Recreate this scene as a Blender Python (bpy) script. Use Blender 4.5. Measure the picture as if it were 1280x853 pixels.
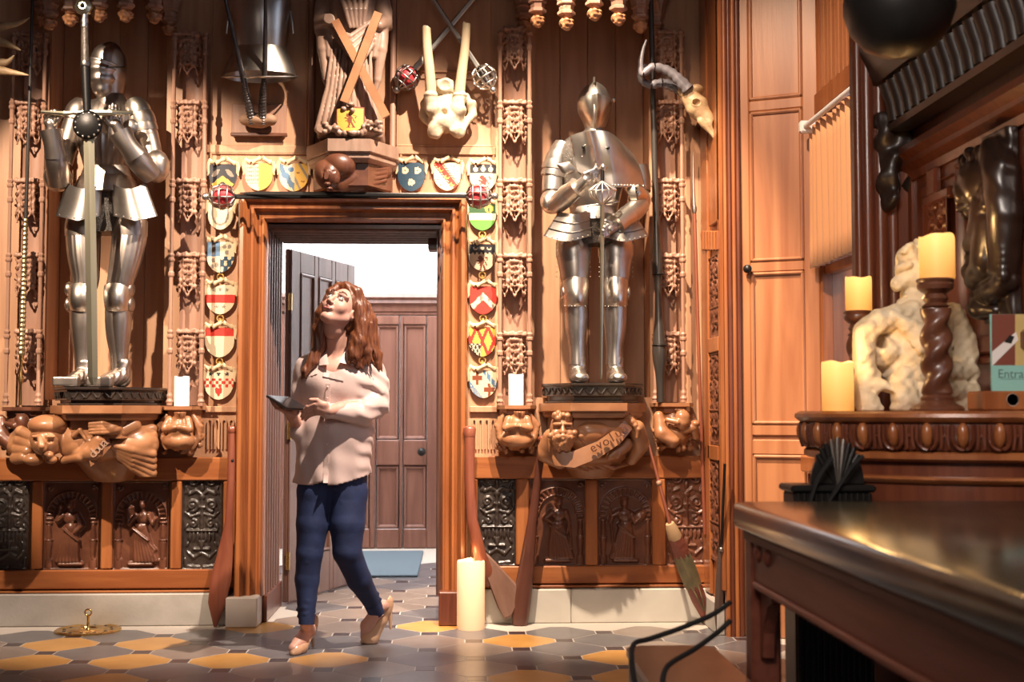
import bpy, bmesh, math, random
import numpy as np
from mathutils import Vector, Matrix
random.seed(7)
PI = math.pi
for _o in list(bpy.data.objects): bpy.data.objects.remove(_o)
S = bpy.context.scene
COL = S.collection
# ------------------------------------------------------------------ camera
EYE, FPX = 1.11, 1600.0
PITCH, YAW = math.atan(88.5/FPX), math.radians(2.5)
cam = bpy.data.cameras.new('camera'); cam.sensor_width = 36.0; cam.lens = 45.0
cam.clip_start = .05; cam.clip_end = 200
cam.dof.use_dof = True; cam.dof.focus_distance = 6.3; cam.dof.aperture_fstop = 3.6
camo = bpy.data.objects.new('camera', cam); COL.objects.link(camo)
camo.location = (0, 0, EYE); camo.rotation_euler = (PI/2+PITCH, 0, -YAW)
S.camera = camo
# ------------------------------------------------------------------ world (pale daylight sky seen only through the window)
world = bpy.data.worlds.new('sky'); S.world = world; world.use_nodes = True
_bg = world.node_tree.nodes['Background']; _bg.inputs[0].default_value = (.62, .74, 1.0, 1); _bg.inputs[1].default_value = 1.6
# ------------------------------------------------------------------ spots of the room and hall daylight, plus added fill lamps
def spot(name, loc, to, watts, col, size=60, blend=.6, rad=.05):
    l = bpy.data.lights.new(name, 'SPOT'); l.energy = watts; l.color = col
    l.spot_size = math.radians(size); l.spot_blend = blend; l.shadow_soft_size = rad
    o = bpy.data.objects.new(name, l); COL.objects.link(o); o.location = loc
    o.rotation_euler = (Vector(to)-Vector(loc)).to_track_quat('-Z', 'Y').to_euler(); return o
def area(name, loc, to, watts, col, sx, sy):
    l = bpy.data.lights.new(name, 'AREA'); l.energy = watts; l.color = col; l.shape = 'RECTANGLE'; l.size = sx; l.size_y = sy
    o = bpy.data.objects.new(name, l); COL.objects.link(o); o.location = loc
    o.rotation_euler = (Vector(to)-Vector(loc)).to_track_quat('-Z', 'Y').to_euler(); return o
WARM = (1, .79, .60)
spot('spot_lamp', (-.10, 4.75, 4.95), (.80, 6.87, 1.0), 2350, WARM, 37, .5, .04)
spot('spot_lamp', (.85, 4.55, 4.95), (-.80, 6.7, 1.38), 2050, (1, .82, .67), 38, .5, .04)
spot('spot_lamp', (-2.95, 3.1, 4.6), (-1.64, 6.8, 1.70), 2100, WARM, 28, .35, .04)
spot('spot_lamp', (-.6, 2.9, 4.9), (1.45, 6.1, 2.1), 1100, (1, .72, .50), 31, .7, .08)  # added spot that brightens the shutter
area('fill_lamp', (-.6, -1.2, 3.2), (-.3, 6.5, 1.1), 7.5, (1, .88, .80), 2.6, 2.0)  # added soft fill from the camera side, not a window
area('fill_lamp', (1.2, 1.2, 3.6), (-.4, 6.3, .8), 7.5, (.95, .93, 1), 1.4, 1.2)  # added weak fill from the upper right
area('fill_lamp', (-.3, .4, 3.1), (1.5, 3.7, 1.15), 20, (1, .86, .76), 1.2, .9).data.spread = math.radians(70)  # added fill to brighten leaflet, sideboard and table at the right
area('hall_daylight', (-.75, 9.4, 3.1), (-.75, 9.5, 0), 150, (.95, .97, 1), 1.8, 1.6)
S.view_settings.view_transform = 'Standard'; S.view_settings.look = 'None'
S.view_settings.exposure = 0.0; S.view_settings.gamma = 1.0; S.view_settings.use_curve_mapping = False
# ------------------------------------------------------------------ measuring: a pixel of the photograph to a point on a plane of the room
def ray(px, py):
    a, b = (px-640)/FPX, (426.5-py)/FPX
    f, z = math.cos(PITCH)-b*math.sin(PITCH), math.sin(PITCH)+b*math.cos(PITCH)
    c, s = math.cos(YAW), math.sin(YAW)
    return Vector((a*c+f*s, -a*s+f*c, z))
def W(px, py, Y):
    d = ray(px, py); t = Y/d.y; return Vector((d.x*t, Y, EYE+d.z*t))
def WX(px, py, X):
    d = ray(px, py); t = X/d.x; return Vector((X, d.y*t, EYE+d.z*t))
def WZ(px, py, Z):
    d = ray(px, py); t = (Z-EYE)/d.z; return Vector((d.x*t, d.y*t, Z))
YW = 6.87                                   # the back wall
# ------------------------------------------------------------------ mesh helpers
class MB:
    def __init__(s): s.v = []; s.f = []
    def add(s, vs, fs):
        n = len(s.v); s.v += [tuple(p) for p in vs]; s.f += [tuple(i+n for i in f) for f in fs]; return s
    def box(s, lo, hi):
        (a, b, c), (d, e, f) = lo, hi
        return s.add([(a,b,c),(d,b,c),(d,e,c),(a,e,c),(a,b,f),(d,b,f),(d,e,f),(a,e,f)],
                     [(3,2,1,0),(4,5,6,7),(0,1,5,4),(1,2,6,5),(2,3,7,6),(3,0,4,7)])
    def cbox(s, lo, hi, c=.004):               # box with chamfered edges
        lo, hi = Vector(lo), Vector(hi); c = min(c, min(hi-lo)*.45)
        vs = []; ids = {}
        for sx in (0,1):
            for sy in (0,1):
                for sz in (0,1):
                    P = [lo[i] if q == 0 else hi[i] for i, q in enumerate((sx,sy,sz))]
                    I = [lo[i]+c if q == 0 else hi[i]-c for i, q in enumerate((sx,sy,sz))]
                    for ax in range(3):
                        p = list(I); p[ax] = P[ax]; ids[(sx,sy,sz,ax)] = len(vs); vs.append(p)
        fs = []
        for ax in range(3):
            o = [i for i in range(3) if i != ax]
            for q in (0,1):
                loop = []
                for (m, n) in ((0,0),(1,0),(1,1),(0,1)):
                    k = [0,0,0]; k[ax] = q; k[o[0]] = m; k[o[1]] = n; loop.append(ids[tuple(k)+(ax,)])
                fl = (q == 1) != (ax == 1)
                fs.append(loop if fl else loop[::-1])
        for ax in range(3):
            o = [i for i in range(3) if i != ax]
            for m in (0,1):
                for n in (0,1):
                    k0 = [0,0,0]; k1 = [0,0,0]; k0[o[0]] = k1[o[0]] = m; k0[o[1]] = k1[o[1]] = n; k1[ax] = 1
                    fs.append([ids[tuple(k0)+(o[0],)], ids[tuple(k1)+(o[0],)], ids[tuple(k1)+(o[1],)], ids[tuple(k0)+(o[1],)]])
        for sx in (0,1):
            for sy in (0,1):
                for sz in (0,1): fs.append([ids[(sx,sy,sz,a)] for a in range(3)])
        return s.add(vs, fs)
    def lathe(s, prof, c=(0,0,0), n=24, twist=None, axis='Z', close=True):
        vs = []; fs = []; c = Vector(c)
        for j, (r, z) in enumerate(prof):
            for i in range(n):
                a = 2*PI*i/n; rr = r*(twist(a, z) if twist else 1)
                p = (rr*math.cos(a), rr*math.sin(a), z)
                if axis == 'Y': p = (p[0], p[2], p[1])
                if axis == 'X': p = (p[2], p[0], p[1])
                vs.append(c+Vector(p))
        for j in range(len(prof)-1):
            for i in range(n):
                k = (i+1) % n; fs.append((j*n+i, j*n+k, (j+1)*n+k, (j+1)*n+i))
        if close: fs += [tuple(range(n))[::-1], tuple(range((len(prof)-1)*n, len(prof)*n))]
        return s.add(vs, fs)
    def loft(s, pts, rx, ry, n=20, mod=None, cap=True, arc=None, ref=(0,1,0)):
        # rings along a path; rx lies across the view, ry in depth; mod(angle, t) scales a ring; angle -90 deg faces the viewer
        pts = [Vector(p) for p in pts]; m = len(pts); vs = []; fs = []; ref = Vector(ref)
        a0, a1 = arc if arc else (0, 2*PI)
        nn = n+1 if arc else n
        for j, p in enumerate(pts):
            t = (pts[min(j+1, m-1)]-pts[max(j-1, 0)]).normalized()
            side = t.cross(ref)
            if side.length < 1e-4: side = Vector((1,0,0))
            side.normalize()
            if side.x < 0 or (abs(side.x) < 1e-6 and side.z < 0): side = -side
            fr = side.cross(t); fr = fr if fr.dot(ref) > 0 else -fr; fr.normalize()
            X = rx[j] if hasattr(rx, '__len__') else rx; Yr = ry[j] if hasattr(ry, '__len__') else ry
            for i in range(nn):
                a = a0+(a1-a0)*i/n; k = mod(a, j/(m-1)) if mod else 1
                vs.append(p+side*(X*k*math.cos(a))+fr*(Yr*k*math.sin(a)))
        for j in range(m-1):
            for i in range(n if not arc else n):
                k = (i+1) % nn if not arc else i+1
                fs.append((j*nn+i, j*nn+k, (j+1)*nn+k, (j+1)*nn+i))
        if cap and not arc: fs += [tuple(range(n))[::-1], tuple(range((m-1)*n, m*n))]
        return s.add(vs, fs)
    def tube(s, pts, r, n=8):
        return s.loft(pts, r, r, n)
    def sphere(s, c, r, n=10, m=6):
        if not hasattr(r, '__len__'): r = (r, r, r)
        vs = []; fs = []
        for j in range(m+1):
            b = -PI/2+PI*j/m
            for i in range(n):
                a = 2*PI*i/n; vs.append((c[0]+r[0]*math.cos(b)*math.cos(a), c[1]+r[1]*math.cos(b)*math.sin(a), c[2]+r[2]*math.sin(b)))
        for j in range(m):
            for i in range(n):
                k = (i+1) % n; fs.append((j*n+i, j*n+k, (j+1)*n+k, (j+1)*n+i))
        return s.add(vs, fs)
    def torus(s, c, R, r, n=20, m=8, axis='Y', sx=1, sz=1):
        vs = []; fs = []
        for i in range(n):
            a = 2*PI*i/n
            for j in range(m):
                b = 2*PI*j/m; q = R+r*math.cos(b); p = (q*math.cos(a)*sx, q*math.sin(a)*sz, r*math.sin(b))
                if axis == 'Y': p = (p[0], p[2], p[1])
                if axis == 'X': p = (p[2], p[0], p[1])
                vs.append((c[0]+p[0], c[1]+p[1], c[2]+p[2]))
        for i in range(n):
            for j in range(m):
                k, l = (i+1) % n, (j+1) % m; fs.append((i*m+j, k*m+j, k*m+l, i*m+l))
        return s.add(vs, fs)
    def prism(s, poly, y0, y1, plane='XZ', ch=0):   # polygon extruded; with ch the front (y0) edge is chamfered
        n = len(poly); rings = [(poly, y1), (poly, y0+ch)]
        if ch:
            c = Vector((sum(p[0] for p in poly)/n, sum(p[1] for p in poly)/n)); q = []
            for p in poly:
                d = Vector(p)-c; L = d.length or 1; q.append(tuple(c+d*max(0, 1-ch/L)))
            rings.append((q, y0))
        vs = []
        for P, y in rings:
            for p in P: vs.append((p[0], y, p[1]) if plane == 'XZ' else ((p[0], p[1], y) if plane == 'XY' else (y, p[0], p[1])))
        fs = [tuple(range(n))]
        for r in range(len(rings)-1):
            for i in range(n):
                k = (i+1) % n; fs.append((r*n+i, (r+1)*n+i, (r+1)*n+k, r*n+k))
        fs.append(tuple(range((len(rings)-1)*n, len(rings)*n))[::-1])
        return s.add(vs, fs)
    def sweep(s, prof, path, out, normal, closed=False):
        # profile (u along `out` side, v along normal) swept along a planar path with mitred corners
        path = [Vector(p) for p in path]; N = Vector(normal).normalized(); m = len(path); vs = []; k = len(prof)
        for j, p in enumerate(path):
            if closed: a, b = path[j-1], path[(j+1) % m]
            else: a, b = path[max(j-1, 0)], path[min(j+1, m-1)]
            t1 = (p-a).normalized() if (p-a).length > 1e-9 else (b-p).normalized()
            t2 = (b-p).normalized() if (b-p).length > 1e-9 else t1
            n1, n2 = t1.cross(N)*out, t2.cross(N)*out
            q = (n1+n2); q = q/ max(.2, q.dot(n1))
            for (u, v) in prof: vs.append(p+q*u+N*v)
        fs = []
        for j in range(m if closed else m-1):
            l = (j+1) % m
            for i in range(k-1): fs.append((j*k+i, j*k+i+1, l*k+i+1, l*k+i))
        if not closed: fs += [tuple(range(k)), tuple(range((m-1)*k, m*k))[::-1]]
        return s.add(vs, fs)
    def patch(s, fn, nu, nv, th=.004, back=(0,1,0)):   # a bent sheet with a thickness
        b = Vector(back)*th; vs = []; fs = []; N = (nu+1)*(nv+1)
        for L in (0, 1):
            for j in range(nv+1):
                for i in range(nu+1): vs.append(Vector(fn(i/nu, j/nv))+b*L)
        ix = lambda i, j, L: L*N+j*(nu+1)+i
        for j in range(nv):
            for i in range(nu):
                q = (ix(i,j,0), ix(i+1,j,0), ix(i+1,j+1,0), ix(i,j+1,0)); fs.append(q); fs.append(tuple(v+N for v in q[::-1]))
        for i in range(nu):
            fs.append((ix(i,0,1), ix(i+1,0,1), ix(i+1,0,0), ix(i,0,0))); fs.append((ix(i,nv,0), ix(i+1,nv,0), ix(i+1,nv,1), ix(i,nv,1)))
        for j in range(nv):
            fs.append((ix(0,j,0), ix(0,j+1,0), ix(0,j+1,1), ix(0,j,1))); fs.append((ix(nu,j,1), ix(nu,j+1,1), ix(nu,j+1,0), ix(nu,j,0)))
        return s.add(vs, fs)

def place(o, parent):
    if parent is not None: o.parent = parent
    COL.objects.link(o); return o
def origin(o):
    v = Vector((0,0,0))
    while o is not None: v += o.location; o = o.parent
    return v
def fixn(me):
    bm = bmesh.new(); bm.from_mesh(me); bmesh.ops.recalc_face_normals(bm, faces=bm.faces); bm.to_mesh(me); bm.free()
def finish(me, smooth):
    if smooth:
        me.shade_smooth()
        if smooth < 180: me.set_sharp_from_angle(angle=math.radians(smooth))
def obj(name, mb, mat, parent=None, smooth=0, mats=None, idx=None):
    off = origin(parent) if parent is not None else Vector((0,0,0))
    me = bpy.data.meshes.new(name)
    if isinstance(mb, MB):
        me.from_pydata([(p[0]-off.x, p[1]-off.y, p[2]-off.z) for p in mb.v], [], mb.f)
        fixn(me)
    else:
        V, Q = mb; V = np.asarray(V, dtype=np.float32)-np.array(off, dtype=np.float32)
        me.vertices.add(len(V)); me.vertices.foreach_set('co', V.ravel())
        me.loops.add(Q.size); me.loops.foreach_set('vertex_index', Q.astype(np.int32).ravel())
        me.polygons.add(len(Q)); me.polygons.foreach_set('loop_start', np.arange(len(Q), dtype=np.int32)*4)
        me.update(calc_edges=True); me.validate()
    for m in (mats or [mat]): me.materials.append(m)
    if idx is not None: me.polygons.foreach_set('material_index', np.asarray(idx, dtype=np.int32))
    finish(me, smooth)
    return place(bpy.data.objects.new(name, me), parent)
def tag(o, label=None, cat=None, group=None, kind=None):
    if label: o['label'] = label
    if cat: o['category'] = cat
    if group: o['group'] = group
    if kind: o['kind'] = kind
    return o
def thing(name, label, cat, loc, group=None):
    o = bpy.data.objects.new(name, None); o.empty_display_size = .05; o.location = loc; COL.objects.link(o)
    return tag(o, label, cat, group)
def struct(name, mb, mat, parent=None, smooth=0):
    o = obj(name, mb, mat, parent, smooth)
    if parent is None: o['kind'] = 'structure'
    return o
def copy_tree(o, loc, label=None, group=None):
    c = o.copy(); COL.objects.link(c); c.location = loc
    if label: c['label'] = label
    if group: c['group'] = group
    for ch in o.children:
        d = ch.copy(); COL.objects.link(d); d.parent = c
        for g in ch.children:
            e = g.copy(); COL.objects.link(e); e.parent = d
    return c
def inst(src, parent, loc, name=None):
    o = bpy.data.objects.new(name or src.name.split('.')[0], src.data); o.location = loc
    return place(o, parent)

# ------------------------------------------------------------------ solid shapes by distance field -> quads (surface nets)
class SD:
    kk = 1.0                                           # crispness of the blends
    def __init__(s, lo, hi, h):
        s.lo = np.array(lo, dtype=np.float32); s.h = h
        s.n = np.maximum(4, np.ceil((np.array(hi)-s.lo)/h).astype(int)+1)
        s.F = np.full(tuple(s.n), 9.0, dtype=np.float32)
    def _sub(s, lo, hi):
        a = np.clip(np.floor((np.array(lo)-s.lo)/s.h).astype(int), 0, s.n-1); b = np.clip(np.ceil((np.array(hi)-s.lo)/s.h).astype(int)+1, 1, s.n)
        b = np.maximum(b, a+1); sl = tuple(slice(x, y) for x, y in zip(a, b))
        g = [s.lo[i]+s.h*np.arange(a[i], b[i], dtype=np.float32) for i in range(3)]
        return sl, g[0][:,None,None], g[1][None,:,None], g[2][None,None,:]
    def _put(s, sl, d, k, op):
        A = s.F[sl]; k = k*SD.kk
        if op == 'sub':
            d = -d
            if k < 1e-5: s.F[sl] = np.maximum(A, d); return
            h = np.clip(.5+.5*(A-d)/k, 0, 1); s.F[sl] = d*(1-h)+A*h+k*h*(1-h); return
        if k < 1e-5: s.F[sl] = np.minimum(A, d); return
        h = np.clip(.5+.5*(d-A)/k, 0, 1); s.F[sl] = d*(1-h)+A*h-k*h*(1-h)
    def ell(s, c, r, k=.01, op='add', rot=None):
        r = np.array(r if hasattr(r, '__len__') else (r,r,r), dtype=np.float32); c = np.array(c, dtype=np.float32)
        m = (max(r) if rot is not None else r)+k+3*s.h
        sl, X, Y, Z = s._sub(c-m, c+m); X, Y, Z = X-c[0], Y-c[1], Z-c[2]
        if rot is not None:
            R = np.array(rot.to_3x3() if hasattr(rot, 'to_3x3') else rot)
            X, Y, Z = (R[0,0]*X+R[1,0]*Y+R[2,0]*Z, R[0,1]*X+R[1,1]*Y+R[2,1]*Z, R[0,2]*X+R[1,2]*Y+R[2,2]*Z)
        k0 = np.sqrt((X/r[0])**2+(Y/r[1])**2+(Z/r[2])**2)+1e-9; k1 = np.sqrt((X/r[0]**2)**2+(Y/r[1]**2)**2+(Z/r[2]**2)**2)+1e-9
        s._put(sl, k0*(k0-1)/k1, k, op); return s
    def cap(s, a, b, ra, rb=None, k=.01, op='add', flat=None):
        rb = ra if rb is None else rb; a = np.array(a, dtype=np.float32); b = np.array(b, dtype=np.float32)
        m = max(ra, rb)+k+3*s.h; sl, X, Y, Z = s._sub(np.minimum(a,b)-m, np.maximum(a,b)+m)
        ba = b-a; L = max(float(ba@ba), 1e-10)
        t = np.clip(((X-a[0])*ba[0]+(Y-a[1])*ba[1]+(Z-a[2])*ba[2])/L, 0, 1)
        dx, dy, dz = X-a[0]-t*ba[0], Y-a[1]-t*ba[1], Z-a[2]-t*ba[2]
        if flat: dx, dy, dz = dx*flat[0], dy*flat[1], dz*flat[2]
        d = np.sqrt(dx*dx+dy*dy+dz*dz)-(ra+t*(rb-ra))
        s._put(sl, d, k, op); return s
    def chain(s, pts, rs, k=.01, op='add', flat=None):
        rs = rs if hasattr(rs, '__len__') else [rs]*len(pts)
        for i in range(len(pts)-1): s.cap(pts[i], pts[i+1], rs[i], rs[i+1], k, op, flat)
        return s
    def box(s, c, hf, r=.005, k=.005, op='add', rot=None):
        c = np.array(c, dtype=np.float32); hf = np.array(hf, dtype=np.float32)
        m = (np.linalg.norm(hf) if rot is not None else hf)+r+k+3*s.h
        sl, X, Y, Z = s._sub(c-m, c+m); X, Y, Z = X-c[0], Y-c[1], Z-c[2]
        if rot is not None:
            R = np.array(rot.to_3x3() if hasattr(rot, 'to_3x3') else rot)
            X, Y, Z = (R[0,0]*X+R[1,0]*Y+R[2,0]*Z, R[0,1]*X+R[1,1]*Y+R[2,1]*Z, R[0,2]*X+R[1,2]*Y+R[2,2]*Z)
        qx, qy, qz = abs(X)-hf[0]+r, abs(Y)-hf[1]+r, abs(Z)-hf[2]+r
        d = np.sqrt(np.maximum(qx,0)**2+np.maximum(qy,0)**2+np.maximum(qz,0)**2)+np.minimum(np.maximum(qx,np.maximum(qy,qz)),0)-r
        s._put(sl, d, k, op); return s
    def noise(s, amp, freq, seed=1):
        rng = np.random.RandomState(seed); sl, X, Y, Z = s._sub(s.lo, s.lo+s.h*s.n); T = 0
        for q in range(7):
            w = rng.randn(3); w = w/np.linalg.norm(w)*freq*rng.uniform(.6, 1.7); T = T+np.sin(w[0]*X+w[1]*Y+w[2]*Z+rng.uniform(0, 7))
        T = T[:s.n[0], :s.n[1], :s.n[2]]
        s.F = s.F+(amp*SD.kk/2.2)*T.astype(np.float32); return s
    def warp(s, fn):                                  # fn(X,Y,Z) added to the field
        sl, X, Y, Z = s._sub(s.lo, s.lo+s.h*s.n); s.F = s.F+fn(X, Y, Z).astype(np.float32); return s
    def hit(s, o, d):                                  # first point where a line enters the solid
        o = np.array(o, dtype=float); d = np.array(d, dtype=float); d = d/np.linalg.norm(d)
        t0 = np.linalg.norm(np.array(s.lo)+s.h*s.n/2-o); L = np.linalg.norm(s.h*s.n)/2
        ts = np.arange(t0-L, t0+L, s.h*.5); P = o+ts[:,None]*d; I = np.round((P-s.lo)/s.h).astype(int)
        ok = ((I >= 0) & (I < s.n)).all(1); v = np.full(len(ts), 9.0); v[ok] = s.F[I[ok,0], I[ok,1], I[ok,2]]
        w = np.argmax(v < 0); return Vector(P[w]) if v[w] < 0 else None
    def mesh(s):
        V = s.F; n = s.n; s.F[0]=s.F[-1]=1; s.F[:,0]=s.F[:,-1]=1; s.F[:,:,0]=s.F[:,:,-1]=1
        I = V < 0; cn = n-1
        cor = [(a,b,c) for a in (0,1) for b in (0,1) for c in (0,1)]
        cnt = sum(I[a:a+cn[0], b:b+cn[1], c:c+cn[2]].astype(np.int8) for a,b,c in cor)
        idx = np.argwhere((cnt > 0) & (cnt < 8))
        vals = np.stack([V[idx[:,0]+a, idx[:,1]+b, idx[:,2]+c] for a,b,c in cor], 1)
        acc = np.zeros((len(idx), 3), dtype=np.float32); num = np.zeros(len(idx), dtype=np.float32)
        for i in range(8):
            for j in range(i+1, 8):
                d = np.array(cor[j])-np.array(cor[i])
                if abs(d).sum() != 1: continue
                a, b = vals[:,i], vals[:,j]; m = (a < 0) != (b < 0)
                t = np.where(m, a/np.where(m, a-b, 1), 0)
                acc += m[:,None]*(np.array(cor[i], dtype=np.float32)[None]+t[:,None]*d[None]); num += m
        P = s.lo+s.h*(idx+acc/num[:,None])
        mp = np.full(tuple(cn), -1, dtype=np.int32); mp[idx[:,0], idx[:,1], idx[:,2]] = np.arange(len(idx))
        Q = []
        for ax in range(3):
            u, v = [(1,2),(2,0),(0,1)][ax]
            A = I; sl0 = [slice(None)]*3; sl1 = [slice(None)]*3
            sl0[ax] = slice(0,-1); sl1[ax] = slice(1,None)
            e = np.argwhere(A[tuple(sl0)] != A[tuple(sl1)])
            e = e[(e[:,u] > 0) & (e[:,v] > 0) & (e[:,u] < cn[u]) & (e[:,v] < cn[v])]
            ins = A[e[:,0], e[:,1], e[:,2]]
            q = []
            for du, dv in ((1,1),(0,1),(0,0),(1,0)):
                w = e.copy(); w[:,u] -= du; w[:,v] -= dv; q.append(mp[w[:,0], w[:,1], w[:,2]])
            q = np.stack(q, 1); q[~ins] = q[~ins][:, ::-1]; Q.append(q)
        return P, np.concatenate(Q)
def join(*ms):
    V = []; Q = []; n = 0
    for v, q in ms: V.append(v); Q.append(q+n); n += len(v)
    return np.concatenate(V), np.concatenate(Q)
def rotm(ax, deg): return Matrix.Rotation(math.radians(deg), 3, ax)

# ------------------------------------------------------------------ carved relief: a height field on a small board
class Relief:
    def __init__(s, w, h, nu, nv):
        s.w, s.h, s.nu, s.nv = w, h, nu, nv
        s.X, s.Z = np.meshgrid(np.linspace(0, w, nu+1), np.linspace(0, h, nv+1)); s.H = np.zeros_like(s.X)
    def ell(s, cx, cz, rx, rz, ht, base=0, ang=0):
        c, q = math.cos(ang), math.sin(ang); x = (s.X-cx)*c+(s.Z-cz)*q; z = -(s.X-cx)*q+(s.Z-cz)*c
        d = 1-(x/rx)**2-(z/rz)**2; s.H = np.maximum(s.H, np.where(d > 0, base+ht*np.sqrt(np.maximum(d, 0)), 0)); return s
    def cap(s, x0, z0, x1, z1, r0, r1, ht, base=0):
        bx, bz = x1-x0, z1-z0; L = max(bx*bx+bz*bz, 1e-9)
        t = np.clip(((s.X-x0)*bx+(s.Z-z0)*bz)/L, 0, 1); r = r0+t*(r1-r0)
        d = 1-((s.X-x0-t*bx)**2+(s.Z-z0-t*bz)**2)/r**2
        s.H = np.maximum(s.H, np.where(d > 0, base+ht*np.sqrt(np.maximum(d, 0)), 0)); return s
    def poly(s, pts, r, ht, base=0):
        r = r if hasattr(r, '__len__') else [r]*len(pts)
        for i in range(len(pts)-1): s.cap(*pts[i], *pts[i+1], r[i], r[i+1], ht, base)
        return s
    def rect(s, x0, z0, x1, z1, ht):
        s.H = np.where((s.X >= x0) & (s.X <= x1) & (s.Z >= z0) & (s.Z <= z1), np.maximum(s.H, ht), s.H); return s
    def spiral(s, cx, cz, R, turns, a0, dirn, r, ht):
        n = int(14*turns)+2
        s.poly([(cx+R*(1-.85*i/n)*math.cos(a0+dirn*2*PI*turns*i/n), cz+R*(1-.85*i/n)*math.sin(a0+dirn*2*PI*turns*i/n)) for i in range(n)], [r*(1-.45*i/n) for i in range(n)], ht)
        s.ell(cx, cz, r*1.3, r*1.3, ht*1.2); return s
    def rough(s, amp, seed=0):
        rng = np.random.RandomState(seed)
        for q in range(10):
            kx, kz = rng.uniform(60, 240, 2)*rng.choice([-1,1],2); s.H = s.H+amp*.3*np.sin(kx*s.X+kz*s.Z+rng.uniform(0,7))
        return s
    def mesh(s, o, ux=(1,0,0), nrm=(0,-1,0)):
        o, ux, nrm = np.array(o, dtype=float), np.array(ux, dtype=float), np.array(nrm, dtype=float)
        V = o+s.X[...,None]*ux+s.Z[...,None]*np.array([0,0,1.])+s.H[...,None]*nrm
        i, j = np.meshgrid(np.arange(s.nu), np.arange(s.nv)); a = j*(s.nu+1)+i
        Q = np.stack([a, a+1, a+s.nu+2, a+s.nu+1], -1).reshape(-1, 4)
        return V.reshape(-1, 3), Q

# ------------------------------------------------------------------ materials
MAT = {}
def mat(name, col, rough=.5, metal=0, col2=None, scale=6, stretch=(1,1,1), bump=0, bscale=40, spec=.5, coat=0, emis=None, es=0, mixpos=(.35,.65), detail=4, sheen=0, trans=0, alpha=1):
    m = bpy.data.materials.new(name); m.use_nodes = True; nt = m.node_tree; b = nt.nodes['Principled BSDF']; L = nt.links
    b.inputs['Base Color'].default_value = (*col, 1); b.inputs['Roughness'].default_value = rough; b.inputs['Metallic'].default_value = metal
    b.inputs['Specular IOR Level'].default_value = spec; b.inputs['Coat Weight'].default_value = coat; b.inputs['Coat Roughness'].default_value = .15
    if sheen: b.inputs['Sheen Weight'].default_value = sheen
    if trans: b.inputs['Transmission Weight'].default_value = trans
    if emis: b.inputs['Emission Color'].default_value = (*emis, 1); b.inputs['Emission Strength'].default_value = es
    if col2 or bump:
        tc = nt.nodes.new('ShaderNodeTexCoord'); mp = nt.nodes.new('ShaderNodeMapping'); mp.inputs['Scale'].default_value = stretch
        L.new(tc.outputs['Object'], mp.inputs[0])
    if col2:
        nz = nt.nodes.new('ShaderNodeTexNoise'); nz.inputs['Scale'].default_value = scale; nz.inputs['Detail'].default_value = detail; nz.inputs['Distortion'].default_value = .6
        rp = nt.nodes.new('ShaderNodeValToRGB'); rp.color_ramp.elements[0].position, rp.color_ramp.elements[1].position = mixpos
        rp.color_ramp.elements[0].color = (*col, 1); rp.color_ramp.elements[1].color = (*col2, 1)
        L.new(mp.outputs[0], nz.inputs['Vector']); L.new(nz.outputs['Fac'], rp.inputs[0]); L.new(rp.outputs[0], b.inputs['Base Color'])
    if bump:
        n2 = nt.nodes.new('ShaderNodeTexNoise'); n2.inputs['Scale'].default_value = bscale; n2.inputs['Detail'].default_value = 3
        bp = nt.nodes.new('ShaderNodeBump'); bp.inputs['Strength'].default_value = bump; bp.inputs['Distance'].default_value = .01
        L.new(mp.outputs[0], n2.inputs['Vector']); L.new(n2.outputs['Fac'], bp.inputs['Height']); L.new(bp.outputs[0], b.inputs['Normal'])
    MAT[name] = m; return m
VS = (9, 9, .7)      # grain running up
HS = (.7, 9, 9)      # grain running across
wood_tan = mat('oak_tan', (.40,.205,.11), .5, col2=(.49,.27,.15), scale=2.2, stretch=VS, bump=.08, bscale=14)
wood_red = mat('mahogany', (.235,.070,.022), .33, col2=(.36,.125,.040), scale=2.0, stretch=VS, bump=.06, bscale=14, coat=.25)
wood_redh = mat('mahogany_cross', (.235,.070,.022), .33, col2=(.36,.125,.040), scale=2.0, stretch=HS, bump=.06, bscale=14, coat=.25)
wood_door = mat('door_oak', (.105,.050,.038), .38, col2=(.17,.085,.062), scale=2.0, stretch=VS, bump=.06, bscale=14, coat=.2)
wood_fdoor = mat('far_door_oak', (.15,.062,.042), .38, col2=(.21,.095,.065), scale=2.0, stretch=VS, bump=.06, bscale=14, coat=.2)
wood_carve = mat('carved_oak', (.10,.034,.018), .36, col2=(.15,.055,.028), scale=9, bump=.1, bscale=60, coat=.25)
wood_black = mat('black_oak', (.028,.020,.017), .34, col2=(.042,.03,.024), scale=9, bump=.1, bscale=60, coat=.2)
wood_pale = mat('pale_oak', (.29,.15,.095), .5, col2=(.38,.21,.14), scale=3, stretch=VS, bump=.08, bscale=20)
wood_corb = mat('corbel_oak', (.30,.125,.055), .38, col2=(.40,.185,.085), scale=7, bump=.08, bscale=30, coat=.2)
wood_grey = mat('statue_oak', (.27,.165,.115), .42, col2=(.36,.23,.165), scale=7, stretch=(3,3,1), bump=.08, bscale=30, coat=.15)
wood_pan = mat('shutter_oak', (.30,.105,.040), .36, col2=(.44,.185,.080), scale=1.6, stretch=(7,7,.5), bump=.05, bscale=14, coat=.3)
wood_dkred = mat('dark_mahogany', (.095,.024,.011), .33, col2=(.15,.042,.019), scale=3, stretch=VS, bump=.06, bscale=14, coat=.3)
wood_blk2 = mat('ebonised_wood', (.016,.010,.008), .4, col2=(.028,.016,.012), scale=5, coat=.15)
steel = mat('armour_steel', (.50,.46,.42), .38, 1, col2=(.58,.54,.49), scale=9, bump=.03, bscale=18)
steel_d = mat('dark_steel', (.27,.24,.215), .38, 1, col2=(.36,.33,.30), scale=9, bump=.03, bscale=18)
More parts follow.
